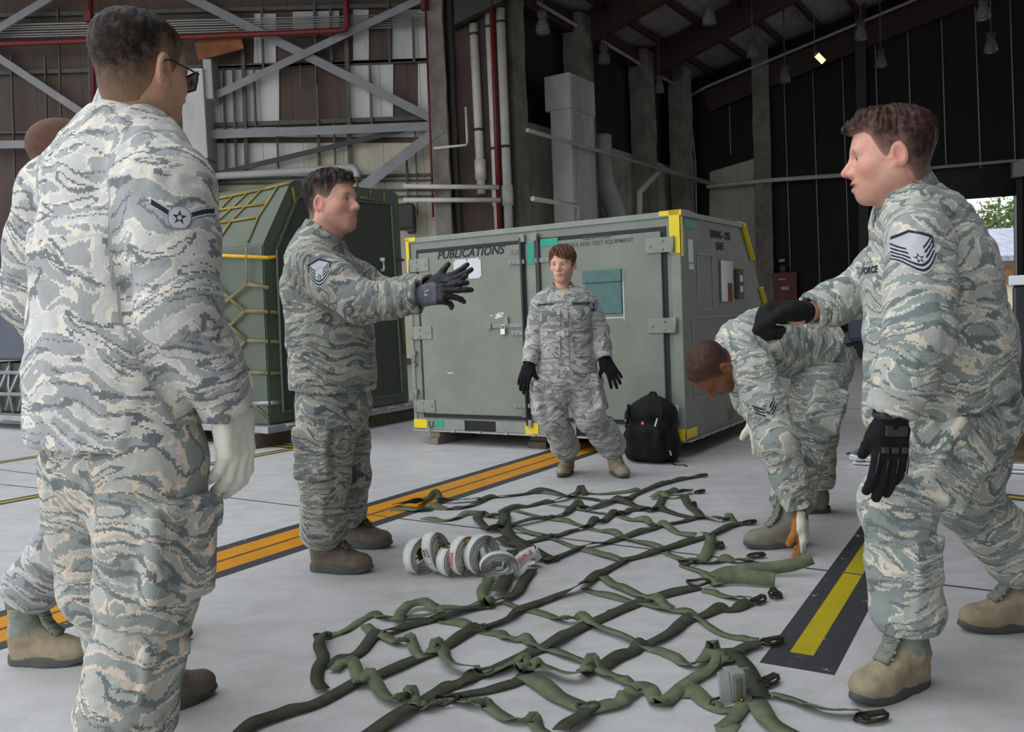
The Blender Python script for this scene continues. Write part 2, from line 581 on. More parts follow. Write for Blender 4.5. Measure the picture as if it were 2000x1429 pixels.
# ---------------------------------------------------------------- the hangar
M['steel'] = plain('grey_painted_steel', '#8b8b8c', .6, var=.12, scale=3)
M['steel_dark'] = plain('dark_steel', '#3a3937', .6, var=.2, scale=3)
M['girt'] = plain('green_grey_girt', '#565750', .7, var=.2, scale=3)
M['conduit'] = plain('galvanised_conduit', '#a8a8a5', .45, var=.1, scale=4)
M['red_pipe'] = plain('red_pipe', '#6d1f1b', .5, var=.2, scale=5)
M['pvc'] = plain('white_pipe', '#cfcdc4', .55, var=.12, scale=3)
M['duct'] = plain('grey_duct', '#b0b0ad', .6, var=.08, scale=2)
M['concrete_col'] = plain('rough_concrete', '#88827a', .95, var=.3, scale=2.2, bump=.5)
M['rafter'] = plain('oxide_brown_steel', '#3c2a25', .7, var=.2, scale=2)
M['lamp_glass'] = plain('lamp_glass', '#6c6f69', .25, var=.05)
M['lamp_metal'] = plain('lamp_metal', '#55554f', .5)
M['orange'] = plain('rusty_orange_board', '#8d5c3b', .9, var=.25, scale=3)
M['paint_orange'] = worn('orange_floor_paint', '#c98508', '#a08a66', .645, .5, 6)
M['paint_black'] = worn('black_floor_paint', '#36373a', '#b3b1ac', .625, .55, 5)
M['paint_yellow'] = worn('yellow_floor_paint', '#b5a112', '#b9b7a8', .655, .5, 6)
M['paint_line'] = worn('dark_floor_line', '#4a3a24', '#9c6f1a', .56, .6, 14)
M['joint'] = plain('floor_joint', '#3c3c3c', .9)


def wall_mat(name, c, seam, period, axis):
    """sheet cladding: narrow darker seams every period along axis"""
    t = NT(name); p = t.coord(); d = t.vm('DOT_PRODUCT', p, axis)
    f = t.mt('FRACT', t.mt('DIVIDE', d, period))
    m = t.ramp(f, [(0, (1, 1, 1, 1)), (seam, (0, 0, 0, 1)), (1 - seam, (0, 0, 0, 1))], 'CONSTANT')
    n = t.noise(t.vm('MULTIPLY', p, (1, 1, .35)), 1.3, 5, .6)
    c = lin(c); a = tuple(x * .72 for x in c[:3]) + (1,); b = tuple(min(1, x * 1.2) for x in c[:3]) + (1,)
    t.col(t.mix(m, t.ramp(n, [(.3, a), (.7, b)]), tuple(x * .45 for x in c[:3]) + (1,)))
    t.p(Roughness=.75); t.bump(f, .15, .02); return t.m


AX = (1, 0, 0)
M['wall_brown'] = wall_mat('brown_sheet_cladding', '#54463f', .02, .55, AX)
M['wall_white'] = wall_mat('white_sheet_cladding', '#cccbc8', .012, .95, AX)
M['wall_cream'] = wall_mat('cream_sheet_cladding', '#c2bca8', .012, .95, AX)
M['wall_b_low'] = wall_mat('grey_lower_wall', '#b3aea2', .012, 1.6, tuple(VX))
M['wall_black'] = wall_mat('black_liner', '#1d1d1e', .015, .8, tuple(VX))
M['wall_c'] = wall_mat('black_liner_cross', '#19191a', .012, .7, (.95, -.31, 0))
M['roof_panel'] = wall_mat('roof_sheet', '#a19d99', .03, .45, tuple(UX))

t = NT('hangar_concrete'); p = t.coord()
big = t.noise(p, .55, 4, .6); med = t.noise(t.vm('MULTIPLY', p, (1, 1.6, 1)), 4.5, 6, .65); fine = t.noise(p, 90, 2, .6)
c = t.ramp(big, [(.3, '#b9b7b6'), (.7, '#cdcbc9')]); c = t.mix(t.ramp(med, [(.40, (0, 0, 0, 1)), (.72, (.42, .42, .42, 1))]), c, lin('#86847f'))
c = t.mix(t.ramp(fine, [(.55, (0, 0, 0, 1)), (.8, (.28, .28, .28, 1))]), c, lin('#6d6b69'))
spot = t.noise(p, 7.0, 6, .75); c = t.mix(t.ramp(spot, [(.715, (0, 0, 0, 1)), (.76, (.85, .85, .85, 1))]), c, lin('#3d3c3b'))
t.col(c); t.set(t.b.inputs['Roughness'], t.ramp(med, [(.3, (.34, .34, .34, 1)), (.7, (.55, .55, .55, 1))])); t.b.inputs['Specular IOR Level'].default_value = .35
t.bump(fine, .12, .002); M['concrete'] = t.m


def flat(bm, pts, z=None):
    bm.faces.new([bm.verts.new(V(p) if z is None else V((p[0], p[1], z))) for p in pts])


def slab(bm, quad, n, th):
    """flat panel: quad of points, thickness th along n"""
    n = V(n).normalized(); a = [bm.verts.new(V(p)) for p in quad]; b = [bm.verts.new(V(p) + n * th) for p in quad]; k = len(quad)
    fs = [bm.faces.new(a), bm.faces.new(list(reversed(b)))] + [bm.faces.new((a[i], b[i], b[(i + 1) % k], a[(i + 1) % k])) for i in range(k)]
    bmesh.ops.recalc_face_normals(bm, faces=fs)


def bar(name, a, b, w, h, mat, label, cat, up=None, group=None):
    bm = bm_new(); add_bar(bm, a, b, w, h, up); return tag(obj(name, bm, M[mat]), label, cat, group)


def pipe(name, pts, r, mat, label, cat='pipe', group=None, n=12):
    bm = bm_new(); add_tube(bm, pts, r, n); return tag(obj(name, bm, M[mat]), label, cat, group)


BLOCK_U = 1.5     # left edge of the added wall that blocks sky light
ROOF_V = 6.4     # where the roof begins, above the apron


def roof_z(p):
    u = V(p).dot(UX); return 9.35 + .30 * min(max(u + 12.0, 0), 16) - .30 * max(u - 4, 0)


def hp(u, v, z): return UX * u + VX * v + ZX * z


# survey of the wall fittings, metres
SHEETS = [
    ((-5.80, 21.00, 7.21), (-5.28, 21.00, 7.19), (-5.21, 21.00, 8.40), (-5.72, 21.00, 8.42), 'wall_white'),
    ((-4.80, 20.95, 7.84), (-3.72, 20.95, 7.80), (-3.69, 20.95, 8.35), (-4.77, 20.95, 8.40), 'wall_brown'),
    ((-3.45, 21.00, 7.21), (-3.08, 21.00, 7.19), (-3.02, 21.00, 8.40), (-3.39, 21.00, 8.42), 'wall_white'),
    ((-2.52, 21.00, 7.17), (-1.44, 21.00, 7.13), (-1.39, 21.00, 8.34), (-2.46, 21.00, 8.38), 'wall_white'),
    ((-6.91, 21.00, 5.88), (-6.35, 21.00, 5.86), (-6.27, 21.00, 7.15), (-6.83, 21.00, 7.17), 'wall_white'),
    ((-6.35, 21.00, 5.88), (-5.28, 21.00, 5.84), (-5.21, 21.00, 7.10), (-6.27, 21.00, 7.15), 'wall_white'),
    ((-3.61, 21.00, 5.84), (-2.58, 21.00, 5.80), (-2.51, 21.00, 7.10), (-3.54, 21.00, 7.14), 'wall_white'),
    ((-1.98, 21.00, 5.86), (-1.48, 21.00, 5.84), (-1.42, 21.00, 7.13), (-1.92, 21.00, 7.15), 'wall_white'),
    ((-6.93, 21.00, 5.60), (-1.45, 21.00, 5.38), (-1.44, 21.00, 5.61), (-6.91, 21.00, 5.83), 'wall_white'),
    ((-6.99, 21.00, 4.59), (-4.70, 21.00, 4.50), (-4.65, 21.00, 5.37), (-6.94, 21.00, 5.46), 'wall_white'),
    ((-4.74, 21.00, 3.68), (-1.54, 21.00, 3.55), (-1.46, 21.00, 5.24), (-4.65, 21.00, 5.37), 'wall_cream'),
    ((-7.25, 21.00, 0.35), (-4.93, 21.00, 0.25), (-4.70, 21.00, 4.50), (-6.99, 21.00, 4.59), 'wall_cream'),
    ((-4.93, 21.00, 0.25), (-1.70, 21.00, 0.12), (-1.54, 21.00, 3.55), (-4.74, 21.00, 3.68), 'wall_cream'),
    ((-3.00, 21.00, 7.12), (-2.51, 21.00, 7.10), (-2.51, 21.00, 7.17), (-2.99, 21.00, 7.19), 'wall_white'),
    ((-16.05, 21.00, 0.47), (-7.27, 21.00, 0.10), (-7.18, 21.00, 1.58), (-15.92, 21.00, 1.94), 'wall_cream'),
]
GIRTS = [
    ((-15.70, 21.00, 8.66), (-1.31, 21.00, 8.43), 0.09),
    ((-15.82, 21.00, 7.32), (-1.37, 21.00, 7.15), 0.09),
    ((-7.04, 21.00, 7.18), (-1.37, 21.00, 7.17), 0.06),
    ((-15.93, 21.00, 6.01), (-9.31, 21.00, 5.82), 0.05),
    ((-7.00, 21.00, 5.86), (-1.43, 21.00, 5.82), 0.10),
    ((-7.07, 21.00, 4.60), (-1.49, 21.00, 4.49), 0.06),
    ((-15.73, 21.00, 8.38), (-6.55, 21.00, 8.19), 0.05),
    ((-7.20, 21.00, 4.49), (-1.50, 21.00, 4.37), 0.04),
    ((-7.22, 21.00, 4.29), (-1.51, 21.00, 4.14), 0.04),
    ((-7.10, 21.00, 4.16), (-1.52, 21.00, 3.98), 0.05),
]
RODS = [
    ((-5.99, 21.00, 7.81), (-6.08, 21.00, 4.64), 0.09),
    ((-5.50, 21.00, 8.50), (-5.55, 21.00, 6.96), 0.05),
    ((-4.27, 21.00, 8.57), (-4.37, 21.00, 4.15), 0.06),
    ((-3.54, 21.00, 8.66), (-3.63, 21.00, 4.46), 0.10),
    ((-6.25, 21.00, 7.13), (-6.32, 21.00, 4.71), 0.05),
    ((-5.77, 21.00, 7.11), (-5.80, 21.00, 5.77), 0.05),
    ((-3.90, 21.00, 8.44), (-3.93, 21.00, 7.13), 0.05),
    ((-2.54, 21.00, 8.50), (-2.57, 21.00, 7.14), 0.05),
    ((-1.98, 21.00, 8.12), (-2.00, 21.00, 7.11), 0.06),
    ((-3.04, 21.00, 7.10), (-3.07, 21.00, 5.54), 0.06),
    ((-4.67, 21.00, 7.16), (-4.68, 21.00, 6.63), 0.03),
    ((-4.28, 21.00, 7.15), (-4.29, 21.00, 6.67), 0.03),
    ((-5.30, 21.00, 5.75), (-5.33, 21.00, 4.67), 0.04),
    ((-3.96, 21.00, 5.76), (-3.98, 21.00, 4.56), 0.04),
    ((-10.26, 21.00, 8.70), (-10.46, 21.00, 3.91), 0.03),
    ((-11.43, 21.00, 7.68), (-11.59, 21.00, 3.96), 0.03),
    ((-9.59, 21.00, 7.96), (-9.75, 21.00, 3.88), 0.04),
    ((-10.64, 21.00, 7.65), (-10.80, 21.00, 3.93), 0.03),
    ((-6.49, 21.00, 7.15), (-6.56, 21.00, 4.78), 0.04),
    ((-2.28, 21.00, 5.15), (-2.31, 21.00, 3.58), 0.05),
    ((-2.05, 21.00, 5.62), (-2.09, 21.00, 3.57), 0.03),
    ((-3.47, 21.00, 4.59), (-3.49, 21.00, 3.50), 0.05),
    ((-5.24, 21.00, 5.75), (-5.24, 21.00, 5.45), 0.04),
]
BRACES = [
    ((-7.41, 21.00, 8.91), (-1.42, 21.00, 5.64), 0.20, 'steel', 'long steel brace falling to the right across the clad wall'),
    ((-6.68, 21.00, 6.45), (-1.28, 21.00, 8.66), 0.17, 'steel', 'long steel brace rising to the right across the clad wall'),
    ((-12.52, 21.00, 7.63), (-9.88, 21.00, 9.01), 0.17, 'steel', 'steel brace rising at the upper left'),
    ((-12.25, 21.00, 8.00), (-9.83, 21.00, 6.25), 0.17, 'steel', 'steel brace falling behind the spectacled head'),
    ((-6.98, 21.00, 5.58), (-1.42, 21.00, 5.56), 0.20, 'steel', 'level steel beam above the netted container'),
    ((-3.34, 21.00, 4.18), (-1.42, 21.00, 5.50), 0.24, 'steel', 'short steel brace rising to the concrete column'),
    ((-6.84, 21.00, 4.66), (-1.65, 21.00, 5.65), 0.12, 'steel_dark', 'thin dark brace under the level steel beam'),
    ((-15.96, 21.00, 5.68), (-9.34, 21.00, 5.48), 0.18, 'steel', 'level steel beam left of the spectacled person'),
]
CONDUITS = [
    ((-12.08, 20.76, 8.34), (-1.38, 20.76, 8.17)),
    ((-12.08, 20.76, 8.28), (-1.38, 20.76, 8.11)),
    ((-12.09, 20.76, 8.23), (-1.38, 20.76, 8.06)),
    ((-12.09, 20.76, 8.17), (-1.38, 20.76, 8.00)),
    ((-12.09, 20.76, 8.11), (-1.39, 20.76, 7.95)),
    ((-12.10, 20.76, 8.06), (-1.39, 20.76, 7.89)),
]
HANGING = [
    ((10.16, 31.70, 9.17), (10.24, 31.67, 1.69)),
    ((11.08, 31.39, 9.42), (11.18, 31.36, 1.64)),
    ((12.02, 31.09, 9.67), (12.13, 31.05, 1.59)),
    ((13.04, 30.75, 9.94), (13.11, 30.73, 5.68)),
    ((14.03, 30.43, 10.20), (14.11, 30.41, 5.58)),
    ((15.03, 30.11, 10.48), (15.12, 30.08, 5.48)),
    ((16.00, 29.79, 10.74), (16.12, 29.75, 5.39)),
    ((16.99, 29.47, 11.01), (17.11, 29.43, 5.29)),
    ((8.33, 32.29, 8.65), (8.34, 32.29, 6.65)),
]
TREES = [(45.49, 80.00, 8.06), (45.45, 84.00, 7.97), (41.82, 82.00, 7.72), (51.41, 86.00, 8.23)]
NET = [
    ('d', 0.050, 0.000, [(-0.770, 2.271), (-0.742, 2.328), (-0.674, 2.389), (-0.600, 2.447), (-0.518, 2.565), (-0.463, 2.611), (-0.401, 2.675), (-0.334, 2.758), (-0.306, 2.785), (-0.254, 2.851), (-0.197, 2.943), (-0.166, 2.993), (-0.109, 3.022), (-0.045, 3.088), (-0.011, 3.160), (0.048, 3.221), (0.141, 3.311), (0.229, 3.369), (0.261, 3.437), (0.315, 3.539), (0.380, 3.647), (0.438, 3.723), (0.466, 3.767), (0.569, 3.834), (0.659, 3.905), (0.753, 3.979), (0.844, 4.057), (0.929, 4.130), (1.056, 4.272), (1.131, 4.323)]),
    ('d', 0.060, 0.000, [(-0.425, 2.241), (-0.350, 2.335), (-0.302, 2.419), (-0.238, 2.516), (-0.187, 2.554), (-0.153, 2.595), (-0.101, 2.632), (-0.027, 2.709), (0.031, 2.771), (0.090, 2.813), (0.155, 2.902), (0.222, 2.988), (0.315, 3.082), (0.347, 3.116), (0.463, 3.222), (0.548, 3.277), (0.692, 3.352)]),
    ('d', 0.050, 0.000, [(0.171, 2.562), (0.203, 2.590), (0.234, 2.606), (0.293, 2.675), (0.349, 2.728), (0.383, 2.780), (0.434, 2.806), (0.497, 2.873), (0.580, 2.992), (0.628, 3.022), (0.706, 3.083), (0.769, 3.086), (0.841, 3.144)]),
    ('l', 0.050, 0.010, [(0.171, 2.327), (0.254, 2.357), (0.285, 2.396), (0.324, 2.440), (0.357, 2.423), (0.368, 2.337), (0.401, 2.379), (0.430, 2.423), (0.457, 2.458), (0.511, 2.514), (0.556, 2.558), (0.583, 2.621), (0.598, 2.711), (0.602, 2.677), (0.602, 2.619), (0.623, 2.593), (0.641, 2.689)]),
    ('l', 0.050, 0.000, [(0.436, 2.416), (0.476, 2.402), (0.500, 2.344), (0.536, 2.306), (0.588, 2.310)]),
    ('d', 0.062, 0.010, [(0.650, 2.714), (0.658, 2.606), (0.662, 2.528), (0.659, 2.442), (0.653, 2.361)]),
    ('d', 0.055, 0.012, [(0.672, 2.683), (0.719, 2.725), (0.760, 2.742)]),
    ('l', 0.062, 0.015, [(0.634, 2.343), (0.632, 2.221), (0.654, 2.162), (0.675, 2.122)]),
    ('l', 0.050, 0.000, [(0.689, 2.384), (0.728, 2.354), (0.757, 2.313), (0.783, 2.268), (0.829, 2.246), (0.885, 2.244)]),
    ('l', 0.045, 0.010, [(0.619, 2.425), (0.601, 2.340), (0.555, 2.258), (0.524, 2.220), (0.503, 2.187), (0.532, 2.149)]),
    ('l', 0.042, 0.000, [(-0.695, 2.975), (-0.662, 3.006), (-0.629, 3.042), (-0.586, 3.153), (-0.546, 3.186), (-0.488, 3.130), (-0.414, 3.137), (-0.327, 3.138), (-0.286, 3.183), (-0.223, 3.220), (-0.158, 3.253), (-0.113, 3.212)]),
    ('d', 0.050, 0.000, [(-0.324, 3.100), (-0.271, 3.136), (-0.217, 3.185), (-0.153, 3.223), (-0.111, 3.230)]),
    ('l', 0.045, 0.030, [(-0.450, 3.075), (-0.442, 3.161), (-0.419, 3.227), (-0.367, 3.244), (-0.309, 3.173)]),
    ('d', 0.045, 0.000, [(-0.699, 2.961), (-0.684, 2.857), (-0.653, 2.775), (-0.651, 2.685), (-0.634, 2.598), (-0.602, 2.530)]),
    ('d', 0.052, 0.000, [(-0.642, 2.724), (-0.601, 2.753), (-0.546, 2.816), (-0.518, 2.960), (-0.469, 2.993), (-0.405, 3.057), (-0.317, 3.110)]),
    ('l', 0.045, 0.012, [(-0.598, 2.670), (-0.582, 2.725), (-0.546, 2.721), (-0.514, 2.615), (-0.491, 2.553), (-0.466, 2.572), (-0.436, 2.519), (-0.407, 2.460), (-0.360, 2.422), (-0.348, 2.461), (-0.331, 2.473), (-0.312, 2.404), (-0.293, 2.393), (-0.261, 2.387), (-0.247, 2.431)]),
    ('l', 0.048, 0.000, [(-0.217, 2.458), (-0.187, 2.425), (-0.142, 2.385), (-0.112, 2.388), (-0.078, 2.335), (-0.030, 2.288), (0.016, 2.290), (0.027, 2.242), (0.058, 2.194)]),
    ('l', 0.042, 0.012, [(-0.569, 3.077), (-0.526, 2.990), (-0.481, 2.951), (-0.442, 2.904), (-0.411, 2.872), (-0.381, 2.887), (-0.354, 2.794), (-0.325, 2.744)]),
    ('l', 0.048, 0.015, [(-0.302, 2.775), (-0.290, 2.836), (-0.267, 2.806), (-0.252, 2.710), (-0.228, 2.651), (-0.179, 2.619), (-0.136, 2.622)]),
    ('l', 0.045, 0.015, [(-0.124, 2.594), (-0.064, 2.626), (-0.016, 2.685), (0.003, 2.675), (-0.017, 2.594), (0.025, 2.617), (0.045, 2.623), (0.107, 2.548), (0.170, 2.541), (0.207, 2.634), (0.227, 2.592), (0.260, 2.540), (0.294, 2.510), (0.313, 2.452), (0.331, 2.432)]),
    ('l', 0.044, 0.000, [(-0.298, 3.097), (-0.227, 3.057), (-0.182, 3.010), (-0.133, 2.969), (-0.082, 2.939), (-0.045, 2.887), (0.007, 2.868), (0.036, 2.810), (0.070, 2.788), (0.107, 2.754), (0.153, 2.698), (0.198, 2.661)]),
    ('l', 0.042, 0.000, [(-0.055, 3.258), (-0.014, 3.200), (0.046, 3.153), (0.103, 3.097), (0.154, 3.022), (0.214, 3.025), (0.257, 2.944), (0.318, 2.874), (0.363, 2.805), (0.400, 2.761), (0.435, 2.727), (0.471, 2.673), (0.501, 2.605), (0.536, 2.602), (0.589, 2.702)]),
    ('l', 0.040, 0.000, [(0.249, 3.392), (0.298, 3.328), (0.346, 3.279), (0.414, 3.216), (0.472, 3.168), (0.518, 3.106), (0.595, 3.064), (0.631, 2.940), (0.670, 2.853), (0.729, 2.805), (0.765, 2.782)]),
    ('l', 0.044, 0.014, [(0.339, 3.523), (0.363, 3.423), (0.402, 3.358), (0.456, 3.263), (0.507, 3.220), (0.525, 3.148), (0.540, 3.106)]),
    ('l', 0.066, 0.010, [(-0.001, 2.581), (0.041, 2.510), (0.090, 2.425), (0.135, 2.368), (0.162, 2.334)]),
    ('d', 0.045, 0.000, [(0.008, 2.617), (-0.014, 2.555), (-0.045, 2.522), (-0.114, 2.489), (-0.182, 2.465), (-0.202, 2.450)]),
    ('d', 0.055, 0.000, [(0.167, 2.331), (0.151, 2.283), (0.111, 2.234), (0.087, 2.192)]),
    ('l', 0.060, 0.000, [(-0.737, 4.988), (-0.655, 4.973), (-0.542, 4.912), (-0.483, 4.967), (-0.348, 4.941), (-0.246, 5.045), (-0.169, 5.217)]),
    ('d', 0.050, 0.000, [(-0.258, 5.033), (-0.168, 5.187), (-0.085, 5.215), (0.027, 5.253), (0.141, 5.291), (0.280, 5.156), (0.418, 5.056), (0.496, 4.969), (0.589, 4.910), (0.671, 4.788), (0.702, 4.680), (0.777, 4.691), (0.848, 4.567), (0.907, 4.486)]),
    ('d', 0.050, 0.012, [(-0.731, 5.077), (-0.596, 5.038), (-0.555, 5.171), (-0.497, 5.279), (-0.441, 5.120), (-0.331, 5.113), (-0.222, 5.134)]),
    ('l', 0.050, 0.000, [(-0.525, 4.744), (-0.432, 4.667), (-0.357, 4.678), (-0.287, 4.775), (-0.198, 4.771), (-0.131, 4.673), (-0.076, 4.724)]),
    ('d', 0.055, 0.012, [(-0.204, 4.779), (-0.222, 4.659), (-0.175, 4.444), (-0.112, 4.358), (-0.085, 4.541)]),
    ('d', 0.070, 0.020, [(-0.075, 4.721), (-0.068, 4.406), (-0.042, 4.214), (0.032, 4.031), (0.111, 3.827), (0.145, 3.773)]),
    ('d', 0.060, 0.020, [(-0.097, 4.164), (-0.059, 4.101), (0.004, 4.035), (0.053, 3.886), (0.096, 3.796)]),
    ('d', 0.046, 0.000, [(-0.096, 4.753), (-0.016, 4.879), (0.075, 4.928), (0.170, 5.006), (0.249, 5.032), (0.335, 5.145), (0.393, 5.301), (0.406, 5.161)]),
    ('l', 0.040, 0.000, [(0.392, 5.286), (0.433, 5.216), (0.488, 5.174), (0.571, 5.172), (0.669, 5.198), (0.744, 5.260)]),
    ('d', 0.050, 0.000, [(-0.056, 4.453), (0.017, 4.496), (0.116, 4.570), (0.178, 4.618), (0.250, 4.677), (0.337, 4.864), (0.371, 4.780), (0.455, 4.829), (0.569, 4.955), (0.619, 4.932), (0.688, 5.089), (0.790, 5.234), (0.925, 5.399), (1.055, 5.507), (1.184, 5.585)]),
    ('d', 0.046, 0.000, [(0.034, 4.122), (0.102, 4.169), (0.150, 4.200), (0.211, 4.250), (0.275, 4.321), (0.334, 4.354), (0.389, 4.464), (0.433, 4.457), (0.504, 4.606), (0.550, 4.598), (0.610, 4.697), (0.673, 4.710)]),
    ('d', 0.048, 0.012, [(0.694, 4.662), (0.736, 4.679), (0.790, 4.798), (0.855, 5.020), (0.920, 5.081), (0.972, 5.040), (1.027, 5.118)]),
    ('l', 0.040, 0.020, [(0.772, 4.971), (0.833, 5.016), (0.891, 4.975), (0.959, 5.020)]),
    ('d', 0.046, 0.000, [(0.100, 3.781), (0.146, 3.815), (0.224, 3.912), (0.281, 3.982), (0.374, 4.031), (0.481, 4.117), (0.560, 4.192), (0.659, 4.277), (0.740, 4.359), (0.838, 4.408), (0.956, 4.500)]),
    ('d', 0.050, 0.010, [(0.962, 4.990), (0.942, 4.735), (0.952, 4.558), (0.946, 4.442)]),
    ('l', 0.042, 0.000, [(0.958, 4.523), (0.984, 4.449), (1.012, 4.388), (1.055, 4.403), (1.097, 4.475), (1.096, 4.340), (1.118, 4.293)]),
    ('l', 0.042, 0.000, [(-0.016, 4.827), (0.094, 4.681), (0.173, 4.583), (0.264, 4.509), (0.337, 4.385), (0.383, 4.324), (0.467, 4.227), (0.510, 4.112), (0.580, 4.025), (0.644, 3.925), (0.660, 3.845), (0.693, 3.765), (0.732, 3.680), (0.765, 3.683)]),
    ('l', 0.042, 0.000, [(-0.018, 4.469), (0.060, 4.295), (0.138, 4.212), (0.178, 4.156), (0.270, 3.993), (0.341, 3.894), (0.426, 3.773), (0.465, 3.743)]),
    ('l', 0.040, 0.000, [(0.193, 4.932), (0.287, 4.848), (0.384, 4.739), (0.463, 4.662), (0.531, 4.601), (0.582, 4.498), (0.656, 4.440), (0.679, 4.337), (0.733, 4.317), (0.774, 4.186), (0.840, 4.096)]),
    ('l', 0.055, 0.020, [(0.885, 4.120), (0.905, 4.077), (0.878, 3.941), (0.824, 3.785), (0.777, 3.686)]),
    ('l', 0.045, 0.000, [(0.743, 3.702), (0.787, 3.672), (0.833, 3.673), (0.885, 3.697), (0.935, 3.658), (0.998, 3.696)]),
    ('l', 0.042, 0.000, [(0.689, 3.655), (0.722, 3.591), (0.759, 3.527), (0.772, 3.483)]),
    ('l', 0.055, 0.012, [(0.749, 3.490), (0.766, 3.419), (0.774, 3.351)]),
    ('e', 0.060, 0.000, [(0.767, 3.375), (0.812, 3.375), (0.859, 3.369), (0.931, 3.340), (0.985, 3.320)]),
    ('l', 0.045, 0.000, [(0.701, 3.313), (0.732, 3.290), (0.763, 3.243), (0.811, 3.189), (0.854, 3.177)]),
    ('d', 0.062, 0.030, [(-0.030, 3.929), (-0.044, 3.685), (-0.067, 3.478), (-0.090, 3.336)]),
    ('l', 0.050, 0.020, [(-0.097, 3.637), (-0.130, 3.584), (-0.140, 3.459), (-0.153, 3.338), (-0.133, 3.209), (-0.110, 3.229)]),
    ('d', 0.050, 0.012, [(0.052, 3.662), (0.014, 3.515), (-0.019, 3.360), (-0.076, 3.275), (-0.119, 3.256)]),
]
HELD = [(0.777, 3.468, 0.012), (0.844, 3.502, 0.018), (0.902, 3.468, 0.030), (0.986, 3.470, 0.032), (1.081, 3.455, 0.045), (1.128, 3.447, 0.060), (1.174, 3.447, 0.075)]
FITTINGS = [((1.152, 4.308), 0, 0.045), ((0.870, 3.152), 40, 0.050), ((0.799, 2.756), 10, 0.050), ((0.952, 3.212), 80, 0.055), ((0.898, 2.216), 5, 0.055), ((1.196, 5.582), -20, 0.045), ((1.075, 5.084), 10, 0.040), ((0.972, 4.756), 70, 0.035), ((0.906, 3.902), 60, 0.050), ((1.026, 3.731), -10, 0.045), ((0.702, 2.458), 35, 0.050)]
RINGS = [((-0.698, 2.971), 0.028), ((-0.155, 2.987), 0.030), ((-0.125, 2.608), 0.030), ((-0.227, 2.425), 0.035), ((0.702, 3.390), 0.045), ((0.170, 2.340), 0.030), ((0.163, 4.596), 0.028), ((0.140, 4.201), 0.028), ((0.180, 4.962), 0.026), ((0.131, 5.278), 0.024), ((0.940, 5.413), 0.030), ((0.714, 3.667), 0.035), ((0.142, 3.807), 0.030)]
